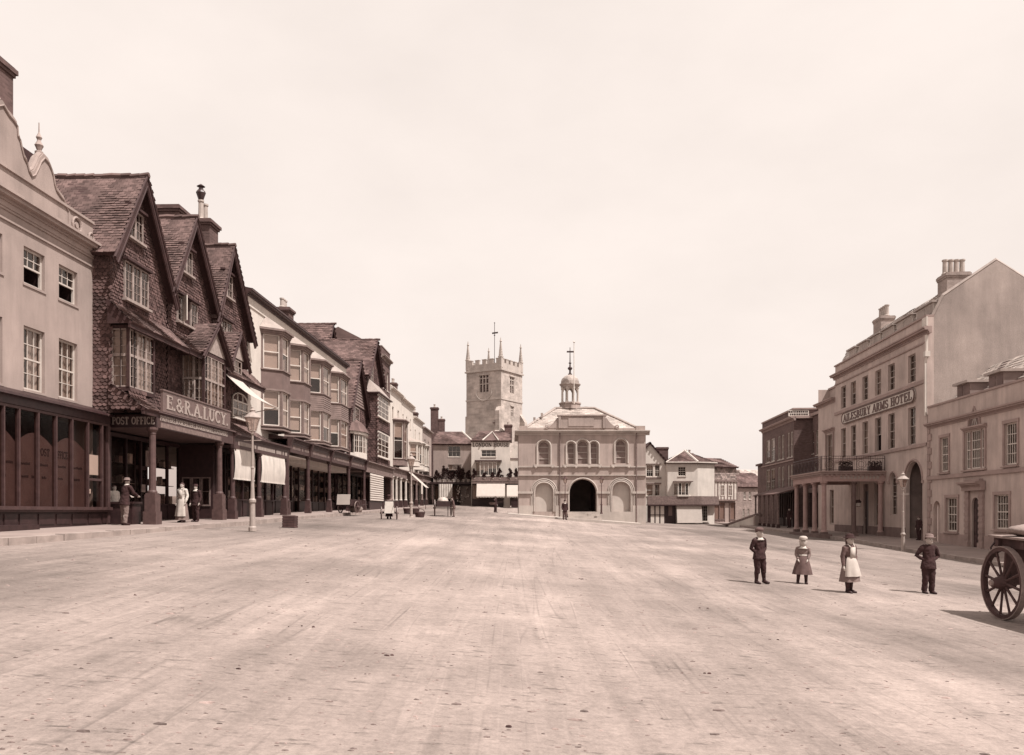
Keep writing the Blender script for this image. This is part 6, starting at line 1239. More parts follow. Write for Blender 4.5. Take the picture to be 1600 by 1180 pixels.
# side gable, back
wl.poly([(u0, 0, Z(-2)), (u0, -7.4, Z(-2)), (u0, -7.4, Z(10.98)), (u0, 0, Z(10.98))]); wl.poly([(u0, -7.4, Z(-2)), (uE, -7.4, Z(-2)), (uE, -7.4, Z(10.9)), (u0, -7.4, Z(10.9))]); wl.build('wall', SH, ho)
gs = MB(); GP = [(-.32, -2), (-7.4, -2), (-7.4, Z(10.9)), (-6.6, Z(12.1)), (-3.75, Z(14.05)), (-.9, Z(12.1)), (-.32, Z(10.9))]; gs.pvz(GP, uE - .3, uE); gs.build('gable_wall', M('roughcast', .28, .24, .35, bump=.4, bscale=25, streak=.14, fine=.2, lit=1.8), ho)
MB().box(uE - .5, uE + .03, -.33, .04, Z(-2), Z(10.98)).build('corner_pier', SH, ho)
cp = MB(); cp.path([(uE - .15, v, z + .06) for v, z in GP[2:]], .13, 5); cp.build('gable_coping', LEAD, ho)
for a, b in (((-.3, Z(10.8)), (-.9, Z(12.1))), ((-.9, Z(12.1)), (-3.75, Z(14.05)))): roof_plane(ho, (u0, a[0], a[1]), (uE - .3, a[0], a[1]), (uE - .3, b[0], b[1]), (u0, b[0], b[1]), mat=SLATE, tw=.35, th=.25, thick=.008)
MB().poly([(u0, -3.75, Z(14.05)), (uE - .3, -3.75, Z(14.05)), (uE - .3, -7.4, Z(10.9)), (u0, -7.4, Z(10.9))]).build('rear_slope', SLATE, ho)
c = MB(); cornice(c, u0, uE, 0, Z(10.0), ((0, .05), (.1, .1), (.18, .3), (.28, .36)), e0=.3, e1=.36); c.box(u0 - .02, uE + .02, 0, .07, Z(9.55), Z(9.63)); c.box(u0 - .05, uE + .04, -.35, .09, Z(10.98), Z(11.08)); c.box(u0, uE + .02, 0, .08, Z(7.3), Z(7.5)); c.box(u0, uE + .02, 0, .09, Z(3.72), Z(3.9)); c.build('cornice', TRIM, ho)
MB().box(uE - .55, uE + .06, .0, .08, Z(10.45), Z(10.98)).build('parapet_block', LIME, ho)
for (px0, px1, py) in ((1325, 1340.5, 546), (1341, 1358.5, 535), (1358.5, 1378.6, 525), (1378, 1400, 511), (1400, 1429, 498), (1431, 1462, 478)):
    a, b = fr.u(px0 + 2, -.6), fr.u(px1 - 2, -.6); b = min(b, uE - .5); zt = Z(12.0); d = MB(); d.box(a, b, -1.9, -.55, Z(10.9), zt - .1); o = d.build('dormer', CREAMP, ho); MB().box(a - .12, b + .12, -2, -.4, zt - .1, zt).build('dormer_roof', LEAD, o); window_u = (a + .12, b - .12)
    g = MB(); g.box(a + .12, (a + b) / 2 - .03, -.56, -.535, Z(11.05), zt - .2); g.box((a + b) / 2 + .03, b - .12, -.56, -.535, Z(11.05), zt - .2); g.build('pane', M('dormer_pane', .3, .2), o, each=True)
chimney(ho, fr.u(1380, -3.7), -3.75, 1.6, 1.0, Z(13), Z(14.75), 4, M('pale_chimney_brick', .24, .2, brick=(.23, .08, .01, .15)), ph=.85, pr=1.25); chimney(ho, uE - .75, -1.75, 1.2, 1.25, Z(11.6), fr.z(1490, 432, -1.9), 4, MATS['pale_chimney_brick'], ph=.85, pr=1.15)
# name board
a, b = fr.u(1315.5, .1), fr.u(1428.5, .1); r = .38; nb = MB(); P = [(a + r * (1 - math.sin(t)), Z(6.82) - r * math.cos(t)) for t in [math.pi * k / 8 for k in range(9)]][::1]; P2 = [(b - r * (1 - math.sin(t)), Z(6.82) + r * math.cos(t)) for t in [math.pi * k / 8 for k in range(9)]]
nb.pxz(P[::-1] + P2[::-1] if False else [(x, z) for x, z in P] + [(x, z) for x, z in P2], .02, .1); o = nb.build('name_board', M('hotel_board', .5, .08), ho)
fr_ = MB(); ring = [(x, .11, z) for x, z in P + P2]; fr_.path(ring + ring[:1], .045, 5); fr_.build('board_moulding', M('hotel_board_edge', .12), o)
letters('AILESBURY ARMS HOTEL', a + .35, b - .3, Z(6.56), Z(7.08), .1, .035, M('hotel_letter', .10, .2), o)
# carriage arch and small arched window
ti = MB(); a, b = ga[0] - .2, ga[1] + .2
for x in (a, b): ti.poly([(x, -.25, Z(-2.2)), (x, -6, Z(-2.2)), (x, -6, Z(3.1)), (x, -.25, Z(3.1))])
ti.poly([(a, -6, Z(-2.2)), (b, -6, Z(-2.2)), (b, -6, Z(3.1)), (a, -6, Z(3.1))]); ti.poly([(a, -.25, Z(3.1)), (b, -.25, Z(3.1)), (b, -6, Z(3.1)), (a, -6, Z(3.1))]); ti.build('archway_interior', MATS['passage_wall'], ho)
for hh in (ga, sa):
    r = (hh[1] - hh[0]) / 2; m_ = MB(); cu = (hh[0] + hh[1]) / 2; m_.path([(x, .02, z) for x, z in arch_pts(cu - r - .1, cu + r + .1, hh[3] - r, 14)], .07, 5); m_.box(hh[0] - .35, hh[0] - .02, 0, .08, hh[3] - r - .1, hh[3] - r + .06); m_.box(hh[1] + .02, hh[1] + .3, 0, .08, hh[3] - r - .1, hh[3] - r + .06); m_.build('arch_moulding', TRIM, ho)
window(ho, sa[0], sa[1], sa[2], sa[3] - .25, -.14, 2, 5, M('hotel_sash', .3), dress='none'); MB().pxz([(sa[0], sa[3] - .6), (sa[1], sa[3] - .6), (sa[1], sa[3]), (sa[0], sa[3])], -.3, -.27).build('fanlight', M('dim_pane', .12), ho)
d = MB(); d.box(dr[0], dr[1], -.2, -.14, dr[2], dr[3] - .5); o = d.build('door', DARKW, ho); MB().box(dr[0], dr[1], -.19, -.16, dr[3] - .5, dr[3]).build('fanlight', M('dim_pane', .12), o); MB().lathe([(.03, 0), (.04, .03), (.02, .06)], 6).build('door_knob', GOLD, o).location = (dr[0] + .15, .12, dr[2] + 1.1)
pl_ = MB(); segs = [u0, dr[0], dr[1], ga[0], ga[1], uE]; 
for a, b in ((segs[0], segs[1]), (segs[2], segs[3]), (segs[4], segs[5] - .5)): pl_.box(a, b, .0, .06, Z(-2.2), Z(-.95))
pl_.build('plinth', M('plinth_paint', .12, .2), ho, each=True)
dp = MB(); x = uE + .12; dp.box(x - .14, x + .14, -.05, .22, Z(8.7), Z(9.0)); dp.path([(x, .1, Z(9.9)), (x, .1, Z(9.0))], .08, 6); dp.path([(x, .1, Z(8.7)), (x - .12, .12, Z(8.35)), (x - .12, .12, Z(5.4))], .07, 6); dp.build('downpipe', LIME, ho)
# lower wing left of the main block
wl = MB(); wn2 = [(fr.u(1291, 0), fr.u(1302, 0), Z(2.6), Z(6.0), W_(cols=4, rows=4, dress='curtain'))] + gr_[:1]
wall_holes(wl, 0, u0, Z(-2), Z(8.85), [w_[:4] for w_ in wn2], -.02, .25); body(wl, 0, u0, Z(-2), Z(9.9), -.02, -6); wl.poly([(0, -.9, Z(8.85)), (u0, -.9, Z(8.85)), (u0, -.9, Z(9.9)), (0, -.9, Z(9.9))]); wl.build('wing_wall', SH, ho)
for w_ in wn2: window(ho, *w_[:4], -.14, fm=M('hotel_sash', .3), **w_[4])
c = MB(); cornice(c, 0, u0, -.02, Z(8.35), ((0, .05), (.1, .1), (.18, .3), (.28, .36)), e0=.3); c.box(-.1, u0, -1.1, -.8, Z(9.85), Z(10.0)); cornice(c, fr.u(1290, 0) - .2, fr.u(1302, 0) + .25, 0, Z(6.15), ((0, .05), (.1, .12), (.2, .25))); c.box(fr.u(1291, 0) - .14, fr.u(1291, 0), 0, .06, Z(2.6), Z(6.1)); c.box(fr.u(1302, 0), fr.u(1302, 0) + .14, 0, .06, Z(2.6), Z(6.1)); c.build('wing_cornice', TRIM, ho)
# porch and balcony
pa, pb, pv = U(60.0), U(53.0), 3.95
en = MB(); zb0, zb1 = Z(1.95), Z(2.42)
en.box(pa, pb, pv - .35, pv, zb0, zb1); en.box(pb - .35, pb, 0, pv - .351, zb0, zb1); en.box(pa, pa + .35, 0, pv - .351, zb0, zb1); en.build('porch_entablature', M('porch_paint', .25, .15, 2, lit=.8), ho)
en = MB(); en.box(pa - .12, pb + .12, 0, pv + .12, zb1, zb1 + .12); en.box(pa - .2, pb + .2, 0, pv + .2, zb1 + .12, zb1 + .2); k = pa
while k < pb: en.box(k, k + .12, pv, pv + .1, zb1 - .12, zb1 - .02); k += .3
k = 0
while k < pv: en.box(pb, pb + .1, k, k + .12, zb1 - .12, zb1 - .02); k += .3
en.build('balcony_floor', TRIM, ho)
lt = MB(); x = .4
while x < pv - 1.2: w_ = rnd.uniform(.1, .18); lt.box(pb, pb + .015, x, x + w_, zb0 + .16, zb0 + .36); x += w_ + .08
lt.build('lettering', GOLD, ho, 'stuff')
PC = M('porch_column_paint', .25, .15, 3, lit=.8)
for D in (53.25, 55.3, 57.5, 59.75): column(ho, U(D), pv - .2, Z(zR(D)) - .05, zb0, .31, .3, .4, mat=PC, bmat=M('plinth_paint', .12), round_=True)
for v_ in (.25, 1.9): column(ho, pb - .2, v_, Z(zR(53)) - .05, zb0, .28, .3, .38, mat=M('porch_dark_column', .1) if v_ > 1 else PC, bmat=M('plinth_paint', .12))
st_ = MB(); st_.box(pa, pb + .3, pv - .55, pv + .25, Z(-2), Z(zR(53)) + .12); st_.build('porch_step', M('plinth_paint', .12), ho)
def railing(x0, v0, x1, v1, z):
    r_ = MB(); L_ = math.hypot(x1 - x0, v1 - v0); n = int(L_ / .14); P = lambda t, zz: (x0 + (x1 - x0) * t, v0 + (v1 - v0) * t, zz)
    for k in range(n + 1): r_.path([P(k / n, z), P(k / n, z + .95)], .008 if k % 6 else .02, 4)
    for zz in (z + .08, z + .78, z + .95): r_.path([P(0, zz), P(1, zz)], .016, 4)
    m_ = max(1, int(L_ / .84))
    for k in range(m_):
        t0 = (k + .5) / m_
        for ra in (.3, .18): r_.path([P(t0 + ra / L_ * math.cos(a), z + .43 + ra * math.sin(a)) for a in [i * math.pi / 6 for i in range(13)]], .011, 4)
    r_.build('balcony_railing', IRON, ho)
railing(pa + .05, pv, pb - .05, pv, zb1 + .2); railing(pb, .05, pb, pv, zb1 + .2)
for k, v_ in enumerate((.6, 2.4)):
    t_ = thing('window_box', ('plant box on the hotel balcony nearest the wall', 'plant box on the hotel balcony further from the wall')[k], 'plant box', (0, 0, 0), 0, 'balcony plant boxes'); p = fr.o + fr.t * (pb - .2) + fr.n * v_; t_.location = (p.x, p.y, zb1 + .2 + fr.zb + CZ); t_.rotation_euler = (0, 0, fr.a)
    MB().box(-.18, .18, -.4, .4, 0, .3).build('box', DARKW, t_); lf = MB()
    for j in range(4): leaf_blob(lf, (0, -.3 + .2 * j, .45), (.2, .16, .2), 60, .06, 90 + j + k * 5)
    lf.build('foliage', LEAF, t_)
# hanging lamps in the porch
for k, v_ in enumerate((.9, 1.3)):
    t_ = thing('porch_lantern', ('hanging porch lantern by the hotel door, left one', 'hanging porch lantern by the hotel door, right one')[k], 'lantern', (0, 0, 0), 0, 'porch lanterns'); p = fr.o + fr.t * (pb - 1.0 - 1.6 * (1 - k)) + fr.n * v_; t_.location = (p.x, p.y, Z(.35) + fr.zb + CZ)
    MB().lathe([(.08, 0), (.14, .3), (.17, .32), (.04, .45), (.015, .5), (.015, zb0 - Z(.35))], 6).build('frame', IRON, t_); MB().lathe([(.09, .03), (.135, .28)], 6).build('pane', CREAMP, t_)

# ---- low house at the right edge
fr = RF(46.6, -1.7); Z = fr.Z; U = lambda D: (46.6 - D) * NR; uE = U(30)
lo = fr.root('low_parapet_house', 'low two storey stucco house with venetian window and pedimented door, right edge', 'house')
Lw = .04
wn = [(fr.u(1469.7, Lw), fr.u(1482.5, Lw), Z(2.15), Z(4.0), W_(cols=4, rows=4)), (fr.u(1508, Lw), fr.u(1539, Lw), Z(2.15), Z(4.05), None), (fr.u(1570, Lw), fr.u(1590, Lw), Z(2.15), Z(4.05), W_(cols=5, rows=4)),
      (fr.u(1479, Lw), fr.u(1496.5, Lw), Z(-1.02), Z(.75), W_(cols=4, rows=4)), (fr.u(1555, Lw), fr.u(1577, Lw), Z(-.8), Z(.8), W_(cols=5, rows=4))]
dr = (fr.u(1518.2, Lw), fr.u(1529.8, Lw), Z(-1.85), Z(.72), 'arch'); ni = (fr.u(1458.2, Lw), fr.u(1469.3, Lw), Z(-1.6), Z(.6), 'arch')
wl = MB(); wall_holes(wl, 0, uE, Z(-2.4), Z(5.8), [w_[:4] for w_ in wn] + [dr, ni], Lw, .22); body(wl, 0, uE, Z(-2.4), Z(5.8), Lw, -7); wl.build('wall', SH, lo)
for w_ in wn:
    if w_[4]:
        window(lo, *w_[:4], Lw - .09, fm=WHITEP, sillm=TRIM, dress='none', each=True, fw=.06, bar=.03, **w_[4]); a, b, c_, d_ = w_[:4]; ar = MB(); ar.box(a - .14, a, Lw, Lw + .05, c_, d_); ar.box(b, b + .14, Lw, Lw + .05, c_, d_); ar.box(a - .16, b + .16, Lw, Lw + .06, d_, d_ + .15); ar.box(a - .16, b + .16, Lw - .02, Lw + .14, c_ - .12, c_ - .07); ar.build('architrave', TRIM, lo)
a, b, c_, d_ = wn[1][:4]; w3 = (b - a) / 4
for (p, r_, n) in ((a, a + w3, 2), (a + w3, b - w3, 4), (b - w3, b, 2)): window(lo, p + .04, r_ - .04, c_, d_, Lw - .08, n, 4, WHITEP, dress='none', each=True, fw=.05, bar=.03, sill=False)
m_ = MB(); cornice(m_, a - .2, b + .2, Lw, d_ + .02, ((0, .04), (.06, .1), (.12, .16))); m_.box(a - .15, a, Lw, Lw + .06, c_, d_); m_.box(b, b + .15, Lw, Lw + .06, c_, d_); m_.box(a - .2, b + .2, Lw, Lw + .14, c_ - .12, c_ - .05); m_.box(a + w3 - .05, a + w3 + .05, Lw - .2, Lw - .05, c_, d_); m_.box(b - w3 - .05, b - w3 + .05, Lw - .2, Lw - .05, c_, d_)
og = [(a + w3 - .1, d_ + .2), (a + w3 - .05, d_ + .5), (a + w3 + .12, d_ + .78), ((a + b) / 2 - .1, d_ + .95), ((a + b) / 2, d_ + 1.15), ((a + b) / 2 + .1, d_ + .95), (b - w3 - .12, d_ + .78), (b - w3 + .05, d_ + .5), (b - w3 + .1, d_ + .2)]
m_.path([(x, Lw + .03, z) for x, z in og], .06, 5); m_.build('venetian_surround', TRIM, lo); MB().pxz(og, Lw - .05, Lw + .012).build('ogee_fanlight', M('dim_pane', .12), lo)
gb = MB()
for k in (-.25, 0, .25): gb.path([((a + b) / 2 + k * 2.2 * .5, Lw + .02, d_ + .2), ((a + b) / 2 - k * .3, Lw + .02, d_ + .9)], .018, 4)
gb.build('fanlight_bars', WHITEP, lo)
c = MB(); cornice(c, 0, uE, Lw, Z(4.62), ((0, .04), (.08, .08), (.14, .2), (.22, .26))); c.box(0, uE, Lw - .3, Lw + .06, Z(5.8), Z(5.9)); c.box(0, uE, Lw, Lw + .08, Z(1.78), Z(1.98)); c.build('cornice', TRIM, lo)
# door surround
a, b = dr[0], dr[1]; ds = MB()
for s, x in ((-1, a - .35), (1, b + .35)): ds.box(x - .2, x + .2, Lw, Lw + .1, Z(-1.5), Z(1.05)); ds.box(x - .24, x + .24, Lw, Lw + .16, Z(-2.3), Z(-1.5))
for k in range(8): 
    for x in (a - .35, b + .35): ds.box(x - .21, x + .21, Lw + .02, Lw + .125, Z(-1.35) + k * .29, Z(-1.2) + k * .29)
cornice(ds, a - .65, b + .65, Lw + .12, Z(1.05), ((0, .1), (.2, .14), (.28, .28), (.36, .36))); ds.box(a - .62, b + .62, Lw, Lw + .14, Z(1.05), Z(1.45)); ds.box(a - .4, b + .4, Lw, Lw + .2, Z(1.45), Z(1.62)); ds.build('door_surround', TRIM, lo)
d = MB(); d.box(a, b, Lw - .14, Lw - .1, dr[2], dr[3]); o = d.build('door', DARKW, lo)
for k in range(2):
    for j in range(3): MB().box(a + .08 + k * (b - a) / 2, a - .06 + (k + 1) * (b - a) / 2, Lw - .1, Lw - .088, dr[2] + .15 + j * .65, dr[2] + .7 + j * .65).build('door_panel', BROWNW, o)
MB().lathe([(.03, 0), (.04, .03), (.02, .06)], 6).build('door_knob', GOLD, o).location = (a + .12, .18, dr[2] + 1.05)
MB().pxz([(ni[0], ni[2]), (ni[1], ni[2]), (ni[1], ni[3]), (ni[0], ni[3])], Lw - .34, Lw - .26).build('niche_back', SH, lo)
pl_ = MB()
for p, r_ in ((0, ni[0]), (ni[1], a - .62), (b + .62, uE)): pl_.box(p, r_, Lw, Lw + .07, Z(-2.4), Z(-1.15))
pl_.build('plinth', TRIM, lo, each=True)
qn = MB(); z = Z(-1.1)
k = 0
while z < Z(4.6): qn.box(.02, .5 if k % 2 else .32, Lw, Lw + .05, z, z + .36); z += .39; k += 1
qn.build('quoins', TRIM, lo)
roof_plane(lo, (0, -.6, Z(5.6)), (uE, -.6, Z(5.6)), (uE, -3.6, Z(8.2)), (0, -3.6, Z(8.2)), mat=SLATE, tw=.4, th=.28, thick=.01)
for p0, p1 in ((1491, 1511), (1540, 1563)):
    a, b = fr.u(p0, -.6), fr.u(p1, -.6); d = MB(); d.box(a, b, -3, -.75, Z(5.6), Z(6.75)); o = d.build('dormer', M('dormer_lead', .16, .2), lo); MB().box(a - .12, b + .12, -3.1, -.55, Z(6.75), Z(6.88)).build('dormer_roof', LEAD, o)
    for k in range(2): MB().box(a + .08 + k * (b - a) / 2, a - .06 + (k + 1) * (b - a) / 2, -.75, -.73, Z(5.85), Z(6.65)).build('pane', M('dim_pane', .12), o)
# ================================================================== people
SKIN = M('skin', .34, .08, 8, rough=.6); HAIR = M('hair', .05, .3, 20); HAIRF = M('fair_hair', .3, .25, 20); BOOT = M('boot_leather', .02, .3, 10, rough=.5)
CL_DARK = M('dark_cloth', .022, .3, 6, rough=.95, bump=.2, bscale=40); CL_MID = M('mid_cloth', .075, .25, 6, rough=.95, bump=.2, bscale=40); CL_GREY = M('grey_cloth', .14, .2, 6, rough=.95, bump=.2, bscale=40); CL_WHITE = M('white_linen', .45, .1, 6, rough=.95); CL_APR = M('apron_linen', .38, .12, 6, rough=.95); STOCK = M('stocking', .03, .2, 8)
EYEM = M('eye_dark', .01)
def smoothed(o, vox=0.012, crease=0.0):
    m_ = o.modifiers.new('merge', 'REMESH'); m_.mode = 'VOXEL'; m_.voxel_size = vox; m_.use_smooth_shade = True
    s = o.modifiers.new('soft', 'SMOOTH'); s.factor = .4; s.iterations = 2
    if crease:
        if 'cloth_creases' not in bpy.data.textures: tx = bpy.data.textures.new('cloth_creases', 'CLOUDS'); tx.noise_scale = .07; tx.noise_depth = 2
        d = o.modifiers.new('creases', 'DISPLACE'); d.texture = bpy.data.textures['cloth_creases']; d.texture_coords = 'LOCAL'; d.strength = crease; d.mid_level = .5
def person(label, loc, rz, h, head=.15, pose=None, top=None, legs=None, skirt=None, apron=False, collar=None, hat=None, hair=None, sleeves=True, vox=.012, bend=0.0, boots=True, belt=None, group=None, fair=False, long_tr=True, stock=False, jl=.43, pocket=False):
    """v = forwards. pose: dict of right/left elbow and wrist offsets from the shoulder, in units of h; legs: foot spread"""
    t_ = thing('person', label, 'person', loc, rz, group); p = dict(eR=(.035, -.02, -.17), wR=(.03, .05, -.33), eL=(-.035, -.02, -.17), wL=(-.03, .05, -.33), fR=(.01, .02), fL=(-.01, -.02)); p.update(pose or {})
    k = h; hh = head * h; zn = h - hh; sh = zn - .035 * h; hip = .5 * h; sx = .105 * h; hx = .052 * h
    bn = lambda x, v, z: (x, v + (max(0, z - hip)) * bend, z - (max(0, z - hip)) * bend * bend * .35)
    R_, L_ = Vector(bn(sx, 0, sh)), Vector(bn(-sx, 0, sh)); eR, wR, eL, wL = [(R_ if n in ('eR', 'wR') else L_) + Vector(p[n]) * k for n in ('eR', 'wR', 'eL', 'wL')]
    b = MB()
    b.loft([(*bn(0, 0, z * 1.0), rx * k, rv * k) for z, rx, rv in ((hip - .04 * k, .07, .06), (hip, .088, .066), (hip + .07 * k, .08, .058), (hip + .13 * k, .074, .055), (sh - .09 * k, .09, .065), (sh - .02 * k, .1, .058), (sh + .015 * k, .07, .045), (sh + .035 * k, .036, .036), (zn + .03 * k, .032, .034))], 12)
    hc = bn(0, .012 * k, zn); wv = hh
    b.loft([(hc[0], hc[1] + dv * wv, hc[2] + z * wv, rx * wv, rv * wv) for z, dv, rx, rv in ((-.02, .06, .12, .14), (.06, .08, .24, .28), (.2, .06, .31, .36), (.38, .03, .345, .4), (.55, .0, .36, .425), (.72, -.02, .34, .41), (.86, -.03, .26, .31), (.96, -.03, .13, .16), (1.0, -.03, .03, .04))], 14)
    b.path([(hc[0], hc[1] + .36 * wv, hc[2] + .52 * wv), (hc[0], hc[1] + .47 * wv, hc[2] + .36 * wv), (hc[0], hc[1] + .36 * wv, hc[2] + .33 * wv)], [.03 * wv, .06 * wv, .04 * wv], 6)
    for s in (1, -1): b.path([(hc[0] + s * .34 * wv, hc[1] - .02 * wv, hc[2] + .55 * wv), (hc[0] + s * .4 * wv, hc[1] - .06 * wv, hc[2] + .47 * wv), (hc[0] + s * .34 * wv, hc[1] - .02 * wv, hc[2] + .36 * wv)], .05 * wv, 6)
    feet = []
    for s, f in ((1, p['fR']), (-1, p['fL'])):
        K_ = Vector((s * hx * 1.0 + f[0] * k * .5, f[1] * k * .5 + .012 * k, .275 * k)); A_ = Vector((s * hx + f[0] * k, f[1] * k - .01 * k, .045 * k)); feet.append((K_, A_, s))
        b.path([(s * hx, 0, hip + .01 * k), tuple((Vector((s * hx, 0, hip)) + K_) / 2), tuple(K_), tuple((K_ + A_) / 2 + Vector((0, -.012 * k, .03 * k))), tuple(A_)], [.054 * k, .05 * k, .037 * k, .036 * k, .023 * k], 10)
        b.path([tuple(A_ + Vector((0, -.02 * k, -.018 * k))), tuple(A_ + Vector((s * .008 * k, .05 * k, -.026 * k))), tuple(A_ + Vector((s * .012 * k, .1 * k, -.032 * k)))], [.024 * k, .026 * k, .018 * k], 8)
    for S_, E_, W2, s in ((R_, eR, wR, 1), (L_, eL, wL, -1)):
        b.path([tuple(S_ + Vector((-s * .02 * k, 0, .005 * k))), tuple((S_ + E_) / 2), tuple(E_), tuple((E_ + W2) / 2), tuple(W2)], [.034 * k, .029 * k, .024 * k, .022 * k, .016 * k], 9)
        d = (W2 - E_).normalized(); sd = d.cross(Vector((0, 1, 0))); sd = Vector((s, 0, 0)) if sd.length < .1 else sd.normalized(); nrm = d.cross(sd).normalized(); hl = .095 * k * (.4 if pocket else 1)
        b.path([tuple(W2), tuple(W2 + d * hl * .25), tuple(W2 + d * hl * .5)], [.016 * k, .023 * k, .022 * k], 8, flat=.6)
        for i, ln in enumerate((.42, .5, .46, .36)):
            o2 = nrm * (i - 1.5) * .0105 * k; q0 = W2 + d * hl * .48 + o2; q1 = q0 + d * hl * ln * .55; q2 = q1 + (d * .8 - sd * .45 * s).normalized() * hl * ln * .5; b.path([tuple(q0), tuple(q1), tuple(q2)], [.0068 * k, .006 * k, .0048 * k], 5)
        q0 = W2 + d * hl * .15 + nrm * .016 * k; b.path([tuple(q0), tuple(q0 + (d + nrm * .9) * hl * .2), tuple(q0 + (d * 1.4 + nrm * .9) * hl * .28)], [.008 * k, .007 * k, .005 * k], 5)
    o = b.build('body', SKIN, t_, smooth=True); smoothed(o, min(vox, .0105 * k) if h < 1.5 else vox)
    for s in (1, -1): MB().loft([(hc[0] + s * .14 * wv, hc[1] + .39 * wv, hc[2] + z * wv, r, r * .6) for z, r in ((.49, .005), (.52, .045 * wv), (.55, .005))], 6).build('eye', EYEM, t_)
    MB().box(hc[0] - .1 * wv, hc[0] + .1 * wv, hc[1] + .34 * wv, hc[1] + .375 * wv, hc[2] + .2 * wv, hc[2] + .225 * wv).build('mouth', M('lip', .12), t_)
    # hair cap
    hb = MB(); hr = [(z, dv, rx + .035, rv + .03) for z, dv, rx, rv in ((.5, -.14, .33, .3), (.62, -.09, .36, .36), (.74, -.05, .345, .4), (.88, -.04, .27, .31), (.99, -.03, .12, .14), (1.03, -.03, .02, .02))]
    if skirt: hr = [(-.1, -.22, .3, .2), (.2, -.2, .36, .24), (.38, -.18, .36, .26)] + hr
    hb.loft([(hc[0], hc[1] + dv * wv, hc[2] + z * wv, rx * wv, rv * wv) for z, dv, rx, rv in hr], 14); hb.build('hair', HAIRF if fair else (hair or HAIR), t_, smooth=True)
    # coat / bodice with sleeves
    c = MB(); e = 1.17; lo_ = jl * h if not skirt else hip + .1 * k
    rings = [(lo_, .138, .102), (hip - .01 * k, .128, .094), (hip + .12 * k, .098, .074), (sh - .09 * k, .103, .077), (sh - .02 * k, .112, .068), (sh + .02 * k, .082, .055), (sh + .034 * k, .046, .044)]
    if skirt: rings = [(hip + .1 * k, .084, .068)] + rings[3:]
    c.loft([(*bn(0, 0, z), rx * k, rv * k) for z, rx, rv in rings], 16)
    for S_, E_, W2, s in ((R_, eR, wR, 1), (L_, eL, wL, -1)): c.path([tuple(S_ + Vector((-s * .03 * k, 0, 0))), tuple(S_ + Vector((s * .005 * k, 0, -.02 * k))), tuple((S_ + E_) / 2), tuple(E_), tuple((E_ + W2) / 2), tuple(W2 - (W2 - E_).normalized() * .01 * k)], [.036 * k, .045 * k, .041 * k, .037 * k, .034 * k, .028 * k], 10)
    o = c.build('jacket' if not skirt else 'bodice', top or CL_DARK, t_, smooth=True); smoothed(o, .013, .02 * k)
    if not skirt:
        tr_ = MB(); tr_.loft([(0, 0, hip - .05 * k, .085 * k, .07 * k), (0, 0, hip + .0 * k, .096 * k, .074 * k), (0, 0, hip + .1 * k, .082 * k, .062 * k)], 14)
        for K_, A_, s in feet:
            end = A_ + Vector((0, 0, .0)) if long_tr else K_ - Vector((0, 0, .09 * k)); tr_.path([(s * hx, 0, hip - .0 * k), tuple((Vector((s * hx, 0, hip)) + K_) / 2), tuple(K_), tuple((K_ + end) / 2), tuple(end)], [.07 * k, .064 * k, .053 * k, .048 * k, .046 * k], 10)
        o = tr_.build('trousers', legs or CL_MID, t_, smooth=True); smoothed(o, .013, .02 * k)
    else:
        zt, zb_, r_ = skirt; sk = MB(); n = 36; rings = []
        for i in range(9):
            t = i / 8; z = zt * h + (zb_ - zt) * h * t; r0 = (.075 + (r_ - .075) * (t ** .62)) * h; rings.append((z, r0, t))
        for z, r0, t in rings:
            for j in range(n): a = 2 * math.pi * j / n; f = 1 + .07 * t * math.sin(9 * a + 1.3 * math.sin(2 * a)); sk.v.append((r0 * f * math.cos(a), r0 * .85 * f * math.sin(a), z))
        for i in range(8):
            for j in range(n): sk.f.append((i * n + j, i * n + (j + 1) % n, (i + 1) * n + (j + 1) % n, (i + 1) * n + j))
        sk.build('skirt', legs or CL_MID, t_, smooth=True)
        if apron:
            ap = MB(); m = 14
            for i in range(9):
                t = i / 8; z = zt * h + .01 + (zb_ + .09 - zt) * h * t; r0 = (.08 + (r_ - .075) * (t ** .62)) * h + .012
                for j in range(m + 1): a = math.radians(25 + 130 * j / m); f = 1 + .07 * t * math.sin(9 * a + 1.3 * math.sin(2 * a)); ap.v.append((r0 * f * math.cos(a), r0 * .87 * f * math.sin(a), z))
            for i in range(8):
                for j in range(m): ap.f.append((i * (m + 1) + j, i * (m + 1) + j + 1, (i + 1) * (m + 1) + j + 1, (i + 1) * (m + 1) + j))
            ap.box(-.05 * k, .05 * k, .066 * k, .09 * k, hip + .1 * k, sh - .01 * k); ap.path([(-.045 * k, .08 * k, sh - .02 * k), (-.06 * k, .03 * k, sh + .045 * k), (-.03 * k, -.07 * k, sh)], .012 * k, 5); ap.path([(.045 * k, .08 * k, sh - .02 * k), (.06 * k, .03 * k, sh + .045 * k), (.03 * k, -.07 * k, sh)], .012 * k, 5)
            ap.build('apron', CL_APR, t_, smooth=True)
    if boots:
        bo = MB()
        for K_, A_, s in feet: bo.path([tuple(A_ + Vector((0, -.002 * k, .045 * k))), tuple(A_ + Vector((0, -.005 * k, .0)))], [.033 * k, .032 * k], 9); bo.path([tuple(A_ + Vector((0, -.036 * k, -.016 * k))), tuple(A_ + Vector((0, 0, -.012 * k))), tuple(A_ + Vector((s * .008 * k, .055 * k, -.024 * k))), tuple(A_ + Vector((s * .014 * k, .112 * k, -.03 * k)))], [.022 * k, .033 * k, .031 * k, .02 * k], 9)
        bo.build('boots', BOOT, t_, smooth=True)
